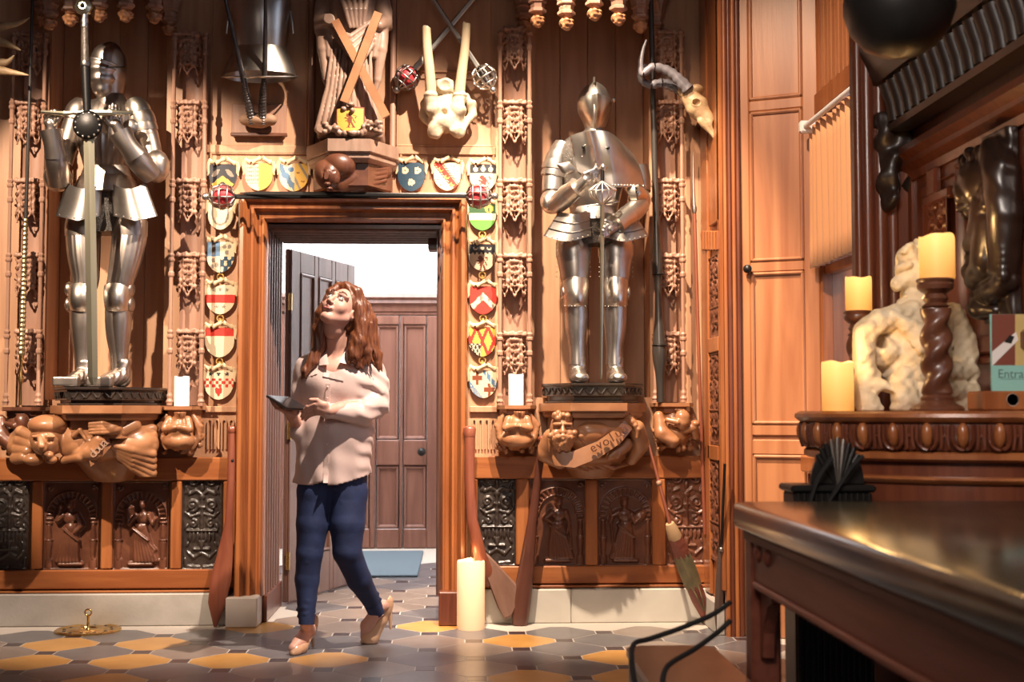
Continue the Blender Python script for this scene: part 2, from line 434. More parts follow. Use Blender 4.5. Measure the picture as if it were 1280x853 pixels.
steel_b = mat('bright_steel', (.66,.61,.53), .33, 1, col2=(.74,.69,.61), scale=7, bump=.02, bscale=14)
blade_m = mat('blade_steel', (.50,.46,.33), .33, 1, col2=(.60,.56,.42), scale=9, stretch=(1,1,.2))
mail_m = mat('iron_mail', (.14,.125,.11), .45, .8, bump=.9, bscale=190)
iron = mat('black_iron', (.022,.020,.019), .4, .6, bump=.05, bscale=50)
pole_m = mat('pole_wood', (.17,.045,.025), .35, col2=(.23,.07,.035), scale=3, stretch=VS, coat=.2)
pole_d = mat('dark_pole', (.05,.042,.036), .32, .3, coat=.2)
brass = mat('brass', (.70,.46,.17), .27, 1)
stone = mat('skirting_stone', (.36,.325,.285), .55, col2=(.46,.42,.375), scale=4, bump=.08, bscale=60)
stone_w = mat('carved_limestone', (.66,.53,.35), .7, col2=(.80,.68,.48), scale=18, bump=.4, bscale=55)
plaster = mat('white_plaster', (.86,.86,.86), .7, bump=.02)
dark_wall = mat('room_panelling', (.13,.055,.028), .5, col2=(.17,.075,.04), scale=2, stretch=VS)
lime = mat('ceiling_timber', (.16,.085,.05), .6)
wax_w = mat('white_wax', (.88,.85,.80), .5, emis=(1,.9,.78), es=.25)  # unlit candles: a faint glow is put into the wax by emission
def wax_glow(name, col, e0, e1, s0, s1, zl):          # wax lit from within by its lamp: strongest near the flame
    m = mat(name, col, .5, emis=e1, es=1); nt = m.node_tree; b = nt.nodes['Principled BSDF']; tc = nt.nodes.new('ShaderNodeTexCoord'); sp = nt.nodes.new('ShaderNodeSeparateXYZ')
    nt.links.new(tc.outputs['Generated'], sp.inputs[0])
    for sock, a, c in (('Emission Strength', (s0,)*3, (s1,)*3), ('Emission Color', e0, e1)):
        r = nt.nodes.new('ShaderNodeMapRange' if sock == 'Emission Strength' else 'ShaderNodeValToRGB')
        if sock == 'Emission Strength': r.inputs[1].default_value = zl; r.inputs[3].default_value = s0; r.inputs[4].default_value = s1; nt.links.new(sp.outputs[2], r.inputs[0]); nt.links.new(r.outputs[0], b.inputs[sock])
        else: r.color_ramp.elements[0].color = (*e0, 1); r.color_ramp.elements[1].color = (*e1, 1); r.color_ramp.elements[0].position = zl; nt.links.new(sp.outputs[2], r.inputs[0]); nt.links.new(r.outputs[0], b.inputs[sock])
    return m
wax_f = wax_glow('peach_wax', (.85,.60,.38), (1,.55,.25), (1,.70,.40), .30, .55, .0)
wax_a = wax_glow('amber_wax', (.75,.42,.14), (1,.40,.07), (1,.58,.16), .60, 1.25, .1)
flame = mat('flame', (1,.8,.4), .5, emis=(1,.78,.4), es=9)
bone = mat('bone', (.46,.36,.24), .55, col2=(.58,.48,.34), scale=22, bump=.2, bscale=60)
bone_t = mat('tan_bone', (.36,.23,.12), .5, col2=(.48,.33,.18), scale=22, bump=.2, bscale=60)
ivory = mat('ivory', (.60,.44,.25), .38, col2=(.68,.54,.34), scale=5, stretch=(4,4,.6), coat=.2)
horn = mat('horn', (.035,.028,.026), .35, col2=(.06,.05,.048), scale=20, coat=.2)
horn_g = mat('grey_horn', (.13,.12,.13), .35, col2=(.2,.185,.2), scale=20, coat=.2)
velvet = mat('red_velvet', (.55,.012,.022), .5, sheen=.6, bump=.2, bscale=60)
black = mat('black_hole', (.006,.005,.005), .8)
# ================================================================== THE SETTING
def rb(m, x0, y0, x1, y1, Y, dep, ch=.004):       # a board seen front-on between two corners of the photograph, front face at depth Y
    a, b = W(x0, y1, Y), W(x1, y0, Y); return m.cbox((a.x, Y, a.z), (b.x, Y+dep, b.z), ch)
Z_TOP = 5.2
xl, xr = W(329, 500, YW-.05).x, W(549, 500, YW-.05).x
zd = W(440, 284, YW-.05).z
YB = YW+.60                                     # back of the thick wall
XR1 = W(881, 600, YW).x
floor = struct('floor', MB().box((-3.6, -2.2, -.10), (2.9, YB+3.7, -.0006)), mat('grout', (.50,.44,.38), .6))
# --- floor tiles: octagons with small squares between
T_G = mat('tile_grey', (.115,.108,.115), .30, col2=(.145,.135,.14), scale=6, bump=.03, bscale=30, coat=.15)
T_M = mat('tile_taupe', (.21,.16,.135), .30, col2=(.25,.195,.165), scale=6, bump=.03, bscale=30, coat=.15)
T_Y = mat('tile_ochre', (.50,.24,.055), .30, col2=(.58,.30,.08), scale=6, bump=.03, bscale=30, coat=.15)
T_D = mat('tile_plum', (.040,.026,.030), .30, col2=(.055,.036,.04), scale=6, coat=.15)
p_t = .2195; s_t = .2*p_t
def tile_mesh(pts, m):
    q = MB().prism([(x, y) for x, y in pts], -.008, 0, 'XY', .0014); o = obj('floor_tile', q, m); me = o.data; bpy.data.objects.remove(o); return me
e = .0028; a_ = p_t-s_t-e; b_ = s_t-e*.4
oct_pts = [(a_,-b_),(a_,b_),(b_,a_),(-b_,a_),(-a_,b_),(-a_,-b_),(-b_,-a_),(b_,-a_)]
c_ = s_t-e
sq_pts = [(-c_,-c_),(c_,-c_),(c_,c_),(-c_,c_)]
T_ME = {'g': tile_mesh(oct_pts, T_G), 'm': tile_mesh(oct_pts, T_M), 'y': tile_mesh(oct_pts, T_Y), 'd': tile_mesh(sq_pts, T_D)}
A0 = WZ(531.6, 836.3, 0)
yel = set()
for q in [(73,809),(190,809),(158,830.6),(284,829),(325,789),(125,849),(414,826),(538,785),(650,801),(663,846),(770,823),(770,843),(41,831)]:
    g = WZ(*q, 0); u, v = (g.x-A0.x)/p_t, (g.y-A0.y)/p_t; yel.add(min(((a, b) for a in range(-14, 12) for b in range(-6, 12) if (a+b) % 2), key=lambda ab: (ab[0]-u)**2+(ab[1]-v)**2))
rngt = random.Random(5); n_oct = 0
for j in range(-4, 18):
    for i in range(-14, 10):
        x, y = A0.x+i*p_t, A0.y+j*p_t
        lobby = y > YW-.02
        if lobby and not (xl+.05 < x < xr+.28 or (y > YB+.1 and xl-.3 < x < xr+.5)): continue
        if not lobby and (x > 1.5 or x < -3.1 or y > YW-.16 and not xl < x < xr): continue
        if (i+j) % 2 == 0: k = 'd'
        else:
            k = 'y' if (i, j) in yel else ('m' if rngt.random() < (.42 if x > -.9 else .15) else 'g')
        o = bpy.data.objects.new('floor_tile', T_ME[k]); o.location = (x, y, 0); place(o, floor)
# --- walls
YN = YW+.22                                    # back of the two armour niches
NI = [(W(60,300,YW).x, W(206,300,YW).x, W(130,500,YW).z), (W(668,300,YW).x, W(812,300,YW).x, W(740,497,YW).z)]
wb = MB().box((-3.6, YN, 0), (xl-.03, YB, Z_TOP)).box((xr+.03, YN, 0), (XR1+.3, YB, Z_TOP)).box((xl-.03, YW, zd+.02), (xr+.03, YB, Z_TOP))
for a_x, b_x, (n0, n1, nz) in ((-3.6, xl-.03, NI[0]), (xr+.03, XR1+.3, NI[1])): wb.box((a_x, YW, 0), (n0, YN, Z_TOP)).box((n1, YW, 0), (b_x, YN, Z_TOP)).box((n0, YW, 0), (n1, YN, nz))
wall_back = struct('wall_back', wb, wood_tan)
struct('wall_left', MB().box((-3.7, -2.2, 0), (-3.6, YW, Z_TOP)), dark_wall)
struct('wall_rear', MB().box((-3.7, -2.3, 0), (2.9, -2.2, Z_TOP)), dark_wall)
struct('ceiling', MB().box((-3.7, -2.3, Z_TOP), (2.9, YB, Z_TOP+.1)), lime)
def framed(name, x0, y0, x1, y1, parent, m=wood_tan, w=.012, d=.010, Y=YW):   # thin raised moulding around a field of the wall
    a, b = W(x0, y1, Y), W(x1, y0, Y)
    p = [(a.x,Y,a.z),(a.x,Y,b.z),(b.x,Y,b.z),(b.x,Y,a.z)]
    return obj(name, MB().sweep([(0,0),(0,d),(w*.5,d),(w,d*.3),(w,0)], p, 1, (0,-1,0), True), m, parent)
for r in ((496,-30,616,90),(496,98,616,183),(262,-30,386,186),(262,192,386,243),(500,188,618,243)): framed('panel_moulding', *r, wall_back)
m = MB(); rb(m, 258, 184, 620, 191, YW-.012, .02); obj('rail', m, wood_tan, wall_back)
for x0, x1 in ((256, 296), (587, 622)):          # blind tracery strips under the shields
    m = MB(); rb(m, x0, 508, x1, 516, YW-.02, .02); obj('rail', m, wood_tan, wall_back)
    n = 4
    for k in range(n):
        a = x0+2+(x1-x0-4)*k/n; b = x0+2+(x1-x0-4)*(k+1)/n
        A, B = W(a+1, 562, YW), W(b-1, 524, YW); cx = (A.x+B.x)/2; hw = (B.x-A.x)/2
        pth = [(A.x, YW, A.z), (A.x, YW, B.z-hw)]+[(cx-hw*math.cos(t), YW, B.z-hw+hw*math.sin(t)) for t in (PI/4, PI/2, 3*PI/4)]+[(B.x, YW, B.z-hw), (B.x, YW, A.z)]
        obj('blind_arch', MB().sweep([(0,0),(0,.012),(.006,.012),(.009,0)], pth, 1, (0,-1,0)), wood_tan, wall_back)
# niche backs behind the armours: tall boards
for n0, n1, nz in NI:
    for k in range(4):
        a, b = n0+(n1-n0)*k/4, n0+(n1-n0)*(k+1)/4; obj('board', MB().cbox((a+.001, YN-.014, nz), (b-.001, YN, Z_TOP-.2), .003), wood_tan, wall_back)
# --- dado: rails, stiles, carved panels
YD = YW-.06
def dado(name, x0, y0, x1, y1, m_): q = MB(); rb(q, x0, y0, x1, y1, YD, .06, .006); return obj(name, q, m_, wall_back)
for r in ((-60,572,296,602),(-60,712,296,738),(588,570,882,599),(588,707,882,731)): dado('rail', *r, wood_redh)
for r in ((38,602,54,712),(125,602,141,712),(212,602,227,712),(278,602,296,712),(588,599,597,707),(645,599,661,707),(732,599,747,707),(816,599,832,707)): dado('stile', *r, wood_red)
for x0, x1, y in ((-60, 284, 738), (576, 882, 731)):
    m = MB(); rb(m, x0, y, x1, y+5, YD-.012, .07, .004); obj('bead', m, wood_redh, wall_back)
sk1 = MB(); a, b = W(-80, 0, YD-.03), W(284, 742, YD-.03); sk1.cbox((a.x, YD-.03, 0), (b.x, YW, b.z), .006)
struct('baseboard_left', sk1, stone)
a, b, c2 = W(578, 0, YD-.03), W(880, 736, YD-.03), W(714, 736, YD-.03)
struct('baseboard_right', MB().cbox((a.x, YD-.03, 0), (c2.x-.001, YW, b.z), .005).cbox((c2.x+.001, YD-.03, 0), (XR1, YW, b.z), .005), mat('pale_stone', (.52,.48,.41), .5, col2=(.60,.56,.48), scale=4))

def arabesque(w, h, urn=True):
    R = Relief(w, h, 84, 150); c = w/2
    R.H += 0; bd = .006
    for x0, z0, x1, z1 in ((0,0,bd,h),(w-bd,0,w,h),(0,0,w,bd),(0,h-bd,w,h)): R.rect(x0, z0, x1, z1, .009)
    for s in (-1, 1):
        R.spiral(c+s*w*.24, h*.86, w*.15, 1.4, PI/2, s, .010, .011); R.spiral(c+s*w*.25, h*.62, w*.16, 1.5, -PI/2, -s, .010, .011)
        R.spiral(c+s*w*.22, h*.44, w*.11, 1.2, PI/2, s, .008, .009)
        R.poly([(c, h*.72), (c+s*w*.15, h*.76), (c+s*w*.33, h*.73), (c+s*w*.40, h*.80)], [.008,.010,.010,.006], .009)
        R.poly([(c, h*.96), (c+s*w*.2, h*.965), (c+s*w*.38, h*.92)], [.006,.010,.007], .009)
        R.poly([(c, h*.54), (c+s*w*.3, h*.51), (c+s*w*.42, h*.55)], [.007,.010,.005], .008)
        R.poly([(c+s*w*.05, h*.02), (c+s*w*.38, h*.03), (c+s*w*.42, h*.1)], [.008,.010,.006], .008)
        R.poly([(c, h*.16), (c+s*w*.2, h*.11), (c+s*w*.36, h*.17)], [.008,.010,.005], .008)
        for k in range(4): R.ell(c+s*w*(.36+.03*(k % 2)), h*(.24+.17*k), .008, .018, .008, 0, s*.5)
    for k in range(7): R.ell(c+(k-3)*w*.10, h*.315, w*.045, h*.055, .011)       # gadrooned bowl
    R.cap(c-w*.38, h*.375, c+w*.38, h*.375, .007, .007, .012)
    R.cap(c, h*.26, c, h*.20, .016, .010, .012); R.cap(c-w*.2, h*.195, c+w*.2, h*.195, .008, .008, .011)
    R.ell(c, h*.70, w*.09, h*.035, .012); R.ell(c, h*.80, w*.06, h*.05, .013); R.ell(c, h*.90, w*.05, h*.035, .012)
    R.cap(c, h*.40, c, h*.66, .012, .008, .010); R.ell(c, h*.60, w*.10, h*.02, .012)
    return R.rough(.0009, 2)
def saint(w, h, v):
    R = saint_(w, h, v); R.H = R.H*1.55; return R
def saint_(w, h, v):
    R = Relief(w, h, 96, 140); c = w/2
    for x0, z0, x1, z1 in ((0,0,.005,h),(w-.005,0,w,h),(0,0,w,.006),(0,h-.005,w,h)): R.rect(x0, z0, x1, z1, .008)
    zc = h*.60; Ro = w*.44
    for k in range(15):                                                       # voussoirs of the arch
        t = PI*(k+.5)/15; R.cap(c+Ro*.80*math.cos(t), zc+Ro*.80*math.sin(t), c+Ro*.97*math.cos(t), zc+Ro*.97*math.sin(t), .0065, .0085, .007)
    n = 24
    for rr, q in ((Ro*1.04, .005), (Ro*.74, .004)): R.poly([(c+rr*math.cos(PI*i/n), zc+rr*math.sin(PI*i/n)) for i in range(n+1)], q, .008)
    for s in (-1, 1):                                                         # balusters
        x = c+s*w*.40
        R.cap(x, h*.03, x, h*.10, .020, .020, .009); R.cap(x, h*.12, x, h*.30, .011, .018, .011); R.ell(x, h*.33, .021, .010, .012)
        R.cap(x, h*.36, x, h*.50, .016, .011, .011); R.ell(x, h*.53, .020, .010, .012); R.cap(x-.012, h*.575, x+.012, h*.575, .008, .008, .010)
        R.spiral(c+s*w*.40, h*.93, w*.055, 1, 0, s, .006, .008)
    # figure
    lean = (-.02, .03, .02, -.02)[v]*w/.3
    fx = c+lean*.3; R.ell(fx, h*.735, w*.070, h*.060, .030); R.ell(fx, h*.775, w*.082, h*.035, .022); R.cap(fx, h*.70, fx, h*.66, .013, .016, .016)
    R.ell(fx, h*.59, w*.135, h*.085, .022); R.ell(c, h*.47, w*.115, h*.08, .021)
    for k in range(7):
        q = (k-3)/3; R.poly([(c+q*w*.07, h*.50), (c+q*w*.13+lean*.3, h*.30), (c+q*w*.18+lean, h*.10)], [.012,.014,.016], .019-.004*abs(q))
    R.poly([(c-w*.13, h*.47), (c, h*.40), (c+w*.15, h*.33)], [.008,.012,.007], .026)
    if v == 0:
        R.poly([(fx-w*.11, h*.62), (c-w*.24, h*.56), (c-w*.19, h*.69)], [.018,.016,.011], .024); R.ell(c-w*.18, h*.72, .016, .02, .024); R.poly([(fx+w*.12, h*.62), (c+w*.20, h*.50), (c+w*.08, h*.42)], [.017,.015,.012], .025)
    elif v == 1:
        R.poly([(fx-w*.11, h*.62), (c-w*.20, h*.52), (c-w*.22, h*.62)], [.017,.015,.011], .024); R.cap(c-w*.22, h*.60, c-w*.22, h*.68, .012, .022, .024); R.ell(c-w*.22, h*.70, .026, .010, .026)
        R.poly([(fx+w*.12, h*.62), (c+w*.22, h*.52), (c+w*.28, h*.58)], [.017,.014,.010], .024); R.poly([(c+w*.1, h*.34), (c+w*.26, h*.22), (c+w*.20, h*.12)], .010, .016)
    elif v == 2:
        R.poly([(fx-w*.11, h*.62), (c-w*.22, h*.55), (c-w*.10, h*.50)], [.017,.015,.012], .025); R.poly([(fx+w*.12, h*.62), (c+w*.20, h*.50), (c+w*.16, h*.38)], [.017,.014,.011], .024); R.cap(c+w*.2, h*.58, c+w*.24, h*.20, .007, .007, .02)
    else:
        R.poly([(fx-w*.11, h*.62), (c-w*.24, h*.58), (c-w*.28, h*.50)], [.017,.015,.010], .024); R.cap(c-w*.28, h*.66, c-w*.22, h*.15, .006, .006, .02); R.poly([(fx+w*.12, h*.60), (c+w*.16, h*.50), (c+w*.26, h*.56)], [.017,.014,.011], .025); R.ell(c+w*.25, h*.57, .045, .032, .021, 0, .5)
    R.cap(c-w*.2, h*.06, c+w*.2, h*.06, .012, .012, .016)
    return R
def carve(R_fn, x0, y0, x1, y1, m_, *a):
    A, B = W(x0, y1, YW-.028), W(x1, y0, YW-.028); R = R_fn(B.x-A.x, B.z-A.z, *a)
    return obj('carved_panel', R.mesh((A.x, YW-.028, A.z)), m_, wall_back, 180)
carve(arabesque, -14, 583, 38, 712, wood_black); carve(arabesque, 227, 583, 278, 712, wood_black)
carve(saint, 54, 602, 125, 712, wood_carve, 0); carve(saint, 141, 602, 212, 712, wood_carve, 1)
carve(arabesque, 597, 579, 645, 707, wood_black)
carve(saint, 661, 599, 732, 707, wood_carve, 2); carve(saint, 747, 599, 816, 707, wood_carve, 3); carve(arabesque, 832, 580, 884, 707, wood_carve)
# --- door surround
path = [W(297, 744, YW), W(297, 248, YW), W(583, 248, YW), W(583, 744, YW)]
for q in path[:1]+path[-1:]: q.z = max(q.z, .13)
k_ = (path[0].x*0+ (W(330,400,YW).x-W(297,400,YW).x))
prof = [(0,-.01),(0,.115),(.012,.135),(.030,.14),(.042,.125),(.046,.10),(.060,.095),(.066,.105),(.078,.105),(.086,.085),(.092,.062),(.112,.058),(.118,.068),(.126,.068),(k_,.045),(k_,-.02)]
path[1].z = path[2].z; path[1].x = path[0].x; path[2].x = path[3].x
struct('trim_1', MB().sweep(prof, path, 1, (0,-1,0)), wood_red, None, 40)
a, b = W(281, 742, YW-.19), W(324, 742, YW-.19)
struct('trim_2', MB().cbox((a.x, YW-.17, 0), (xl-.002, YW, .155), .006), mat('plinth_stone', (.42,.36,.31), .5, col2=(.52,.45,.39), scale=5))
a, b = W(549, 740, YW-.16), W(583, 740, YW-.16)
struct('trim_3', MB().cbox((xr+.002, YW-.16, 0), (b.x+.01, YW, .175), .006), wood_dkred)
# jambs inside the thick wall: reeded, with a soffit
jl = MB().box((xl-.03, YW, 0), (xl, YB, zd)); jr = MB().box((xr, YW, 0), (xr+.03, YB, zd)); sf = MB().box((xl-.03, YW, zd), (xr+.03, YB, zd+.03))
jamb = struct('trim_4', jl, wood_door); jamb2 = struct('trim_5', jr, wood_door); soffit = struct('trim_6', sf, wood_door)
for k in range(6):
    y = YW+.05+k*.095
    obj('reed', MB().loft([(xl, y, .13), (xl, y, zd-.005)], .016, .022, 10), wood_door, jamb, 50)
    obj('reed', MB().loft([(xr, y, .13), (xr, y, zd-.005)], .016, .022, 10), wood_door, jamb2, 50)
    obj('reed', MB().loft([(xl+.02, y, zd), (xr-.02, y, zd)], .016, .022, 10), wood_door, soffit, 50)
obj('skirting', MB().cbox((xl, YW+.01, 0), (xl+.022, YB, .14), .004), wood_dkred, jamb)
obj('corner_block', MB().cbox((xr-.07, YW+.30, zd-.075), (xr-.004, YW+.42, zd-.002), .008), wood_door, soffit)
# --- lobby behind the door
LX0, LX1, LY1, LZ = -2.3, .55, 10.55, 3.3
struct('wall_lobby_left', MB().box((LX0-.1, YB, 0), (LX0, LY1, LZ)), plaster)
struct('wall_lobby_right', MB().box((LX1, YB, 0), (LX1+.1, LY1, LZ)), plaster)
struct('ceiling_lobby', MB().box((LX0-.1, YB, LZ), (LX1+.1, LY1+.1, LZ+.1)), plaster)
wall_far = struct('wall_lobby_back', MB().box((LX0-.1, LY1, 0), (LX1+.1, LY1+.1, LZ)), plaster)
# panelled dado and cornice on the far wall
fz = W(500, 368, LY1-.05).z
m = MB().sweep([(0,-.12),(.0,.10),(.03,.11),(.05,.08),(.075,.085),(.09,.05),(.14,.045),(.15,.02),(.15,0)], [(LX0, LY1, fz), (LX1, LY1, fz)], 1, (0,-1,0))
obj('cornice', m, wood_fdoor, wall_far, 40)
a = W(444, 500, LY1); b = W(547, 500, LY1)
dz = W(500, 395, LY1).z
obj('panelling', MB().cbox((LX0, LY1-.03, 0), (W(410,500,LY1).x-.03, LY1, fz-.15), .004).cbox((b.x+.05, LY1-.03, 0), (LX1, LY1, fz-.15), .004).cbox((LX0, LY1-.03, dz+.005), (LX1, LY1, fz-.14), .004), wood_fdoor, wall_far)
fd = obj('door_2', MB(), wood_fdoor); fd['kind'] = 'structure'
def fdb(name, x0, y0, x1, y1, d=.05, Y=LY1-.06): q = MB(); rb(q, x0, y0, x1, y1, Y, d, .008); return obj(name, q, wood_fdoor, fd)
for x0, x1 in ((411,427),(462,470),(499,504),(533,547)): fdb('stile', x0, 395, x1, 686)
for y0, y1 in ((395,406),(550,582),(661,686)):
    for x0, x1 in ((427,462),(470,499),(504,533)): fdb('rail', x0, y0, x1, y1)
for x0, x1 in ((427,462),(470,499),(504,533)):
    for y0, y1 in ((406,550),(582,661)):
        fdb('panel', x0, y0, x1, y1, .02, LY1-.03)
        A, B = W(x0+1.2, y1-1.5, LY1-.03), W(x1-1.2, y0+1.5, LY1-.03)
        obj('moulding', MB().sweep([(0,0),(0,.024),(.012,.02),(.022,.004),(.022,0)], [(A.x,LY1-.03,A.z),(A.x,LY1-.03,B.z),(B.x,LY1-.03,B.z),(B.x,LY1-.03,A.z)], 1, (0,-1,0), True), wood_fdoor, fd)
kp = W(527, 565, LY1-.10); q = MB().lathe([(.012,0),(.012,.03),(.030,.045),(.034,.06),(.026,.075),(.001,.08)], (kp.x, LY1-.06, kp.z), 16, None, 'Y')
q.v = [(x, 2*(LY1-.06)-y, z) for x, y, z in q.v]; obj('handle', q, iron, fd, 60)
# --- the open door leaf
H0 = W(364, 400, YB+.02); zt = W(364, 311, YB+.02).z
phi = math.radians(70.5); E1 = Vector((math.cos(phi), math.sin(phi), 0)); N1 = Vector((math.sin(phi), -math.cos(phi), 0)); LW = .905
def leaf(s0, z0, s1, z1, n0, n1, ch=.006):
    q = MB().cbox((s0, n0, z0), (s1, n1, z1), ch); q.v = [tuple(Vector((H0.x, YB+.02, 0))+E1*x+N1*y+Vector((0,0,z))) for x, y, z in q.v]; return q
dl = obj('door_1', leaf(0, .012, LW, zt, -.045, -.012), wood_door); dl['kind'] = 'structure'
mids = [(.0,.115),(.115+.19,.115+.19+.055),(.36+.19,.36+.19+.055),(LW-.115,LW)]
for a, b in mids: obj('stile', leaf(a, .012, b, zt, -.012, 0), wood_door, dl)
for z0, z1 in ((.012,.26),(.86,1.03),(zt-.13,zt)):
    for k in range(3): obj('rail', leaf(mids[k][1], z0, mids[k+1][0], z1, -.012, 0), wood_door, dl)
for k in range(3):
    for z0, z1 in ((.26,.86),(1.03,zt-.13)):
        a, b = mids[k][1]+.012, mids[k+1][0]-.012
        obj('panel', leaf(a, z0+.012, b, z1-.012, -.012, -.006, .004), wood_door, dl)
        for (p, q_, r, s_) in ((a-.012,z0,a+.008,z1),(b-.008,z0,b+.012,z1),(a,z0,b,z0+.018),(a,z1-.018,b,z1)): obj('moulding', leaf(p, q_, r, s_, -.012, .008, .006), wood_door, dl)
for z in (.25, 1.0, 1.75):
    obj('hinge', MB().lathe([(.012,z-.05),(.012,z+.05)], (H0.x-.006, YB+.016, 0), 10), brass, dl)
# doormat
c0 = [WZ(461, 720, .012), WZ(522, 720, .012), WZ(522, 689, .012), WZ(452, 689, .012)]
m = MB().cbox((c0[0].x-.3, c0[0].y, .0005), (c0[1].x, c0[2].y, .016), .005)
tag(obj('doormat', m, mat('grey_mat', (.11,.15,.18), .9, bump=.5, bscale=300)), 'flat blue-grey mat lying on the lobby tiles before the far door', 'mat')

# ================================================================== right wall, shutter, window, panelling
Y1 = WX(905, 600, XR1).y
wr = struct('wall_right', MB().box((XR1, Y1, 0), (XR1+.3, YW, Z_TOP)), wood_red)
def strip(name, x0, y0, x1, y1, d, m_):         # a board on the receding strip of right wall
    a, b = WX(x0, (y0+y1)/2, XR1), WX(x1, (y0+y1)/2, XR1); z0, z1 = WX(x0, y1, XR1).z, WX(x0, y0, XR1).z
    return obj(name, MB().cbox((XR1-d, b.y, z0), (XR1, a.y, z1), .004), m_, wr)
for y0, y1 in ((-40,285),(424,442),(556,574)): strip('rail', 889.2, y0, 901.8, y1, .02, wood_red)
for x0, x1 in ((881,889),(902,905)): strip('stile', x0, -40, x1, 735, .02, wood_red)
for k in range(6): strip('flute', 883+k*3.6, 290, 883+k*3.6+2.2, 314, .03, wood_red)
for y0, y1 in ((320,424),(442,556),(574,700)):
    a, b = WX(889, (y0+y1)/2, XR1), WX(902, (y0+y1)/2, XR1); z0, z1 = WX(895, y1, XR1).z, WX(895, y0, XR1).z
    obj('carved_panel', arabesque(a.y-b.y, z1-z0).mesh((XR1-.006, a.y, z0), (0,-1,0), (-1,0,0)), wood_carve, wr, 180)
b0 = WX(881, 733, XR1); m = MB().cbox((XR1-.04, Y1, 0), (XR1, YW, .155), .005); struct('baseboard_return', m, stone)
A2 = W(927, 500, Y1-.02); B2 = W(1027, 500, Y1-.19)
trim7 = struct('trim_7', MB().box((XR1, Y1-.03, 0), (A2.x, Y1+.05, Z_TOP)), wood_red)
nn = 4
for k in range(nn):
    x = XR1+(A2.x-XR1)*(k+.5)/nn; r = (A2.x-XR1)/nn*.55
    obj('reed', MB().loft([(x, Y1-.03, 0), (x, Y1-.03, Z_TOP)], r, r*1.3, 12), (wood_red, wood_dkred, wood_red, wood_dkred)[k], trim7, 50)
# shutter
dS = (B2-A2); dS.z = 0; LS = dS.length; eS = dS.normalized(); nS = Vector((eS.y, -eS.x, 0))
def onS(px, py):
    d = ray(px, py); t = (A2-Vector((0,0,0))).dot(nS)/d.dot(nS); p = d*t; return (p-A2).dot(eS), EYE+d.z*t
def shb(s0, z0, s1, z1, n0, n1, ch=.006):
    q = MB().cbox((s0, n0, z0), (s1, n1, z1), ch); q.v = [tuple(Vector((A2.x, A2.y, 0))+eS*x+nS*y+Vector((0,0,z))) for x, y, z in q.v]; return q
sh = thing('shutter', 'tall panelled oak shutter with a small black knob beside the window', 'shutter', (A2.x, A2.y, 0))
obj('back_board', shb(0, 0, LS, Z_TOP-.3, -.05, -.016), wood_pan, sh)
sA, sB = onS(938, 330)[0], onS(1005, 330)[0]
rails = [(0,.35),(onS(940,545)[1]-.0, onS(940,531)[1]), (onS(940,341)[1], onS(940,328)[1]), (onS(940,140)[1], onS(940,126)[1]), (3.75,3.95)]
lo = onS(940, 556)[1]
obj('stile', shb(0, 0, sA, Z_TOP-.4, -.016, 0), wood_pan, sh); obj('stile', shb(sB, 0, LS, Z_TOP-.4, -.016, 0), wood_pan, sh)
zs = [r for r in rails]
for z0, z1 in zs: obj('rail', shb(sA, z0, sB, z1, -.016, 0), wood_pan, sh)
obj('rail', shb(sA, lo-.05, sB, onS(940,548)[1]-.006, -.016, 0), wood_pan, sh)
for z0, z1 in ((.35, lo-.05), (rails[1][1], rails[2][0]), (rails[2][1], rails[3][0]), (rails[3][1], rails[4][0])):
    obj('panel', shb(sA+.01, z0+.01, sB-.01, z1-.01, -.02, -.010, .003), wood_pan, sh)
    for p, q_, r, s_ in ((sA,z0,sA+.018,z1),(sB-.018,z0,sB,z1),(sA,z0,sB,z0+.018),(sA,z1-.018,sB,z1)): obj('moulding', shb(p, q_, r, s_, -.018, .006, .007), wood_pan, sh)
ks, kz = onS(936, 337); kp = A2+eS*ks; q = MB().lathe([(.010,0),(.010,.014),(.020,.022),(.022,.032),(.014,.042),(.001,.044)], (0,0,0), 14)
q.v = [tuple(Vector((kp.x, kp.y, kz))+nS*z+eS*x+Vector((0,0,y))) for x, y, z in q.v]; obj('knob', q, iron, sh, 60)
# window
XN = B2.x+.05; YP = 4.62
winf = struct('window_1', MB().cbox((XN-.05, B2.y-.02, 0), (XN+.12, B2.y+.10, Z_TOP), .008), wood_red)
tz0, tz1 = WX(1031, 128, XN-.03).z, WX(1031, 114, XN-.03).z
sz0, sz1 = WX(1045, 338, XN-.03).z, WX(1045, 326, XN-.03).z
Y2 = YP+.16
obj('transom', MB().cbox((XN-.07, Y2, tz0-.06), (XN+.08, B2.y, tz1), .01), wood_red, winf)
obj('glazing_bar', MB().cbox((XN-.03, Y2, sz0), (XN+.04, B2.y, sz1), .006), wood_red, winf)
obj('glazing_bar', MB().cbox((XN-.02, 5.66, .9), (XN+.03, 5.70, 4.6), .005), wood_red, winf)
obj('sill', MB().cbox((XN-.16, Y2, .82), (XN+.12, B2.y, .90), .008), wood_red, winf)
obj('head', MB().cbox((XN-.05, Y2, 4.55), (XN+.12, B2.y, 4.8), .008), wood_red, winf)
obj('jamb', MB().cbox((XN-.05, Y2-.1, 0), (XN+.12, Y2, Z_TOP), .008), wood_red, winf)
for z0, z1 in ((.90, sz0), (sz1, tz0), (tz1, 4.55)): obj('pane', MB().box((XN+.005, Y2, z0), (XN+.011, B2.y-.02, z1)), mat('window_glass', (1,1,1), .02, trans=1), winf)
struct('wall_window', MB().box((XN-.05, Y2-.1, 0), (XN+.3, B2.y+.1, .82)).box((XN-.05, Y2-.1, 4.8), (XN+.3, B2.y+.1, Z_TOP)).box((XN, B2.y+.08, 0), (XN+.3, YW, Z_TOP)), wood_red)
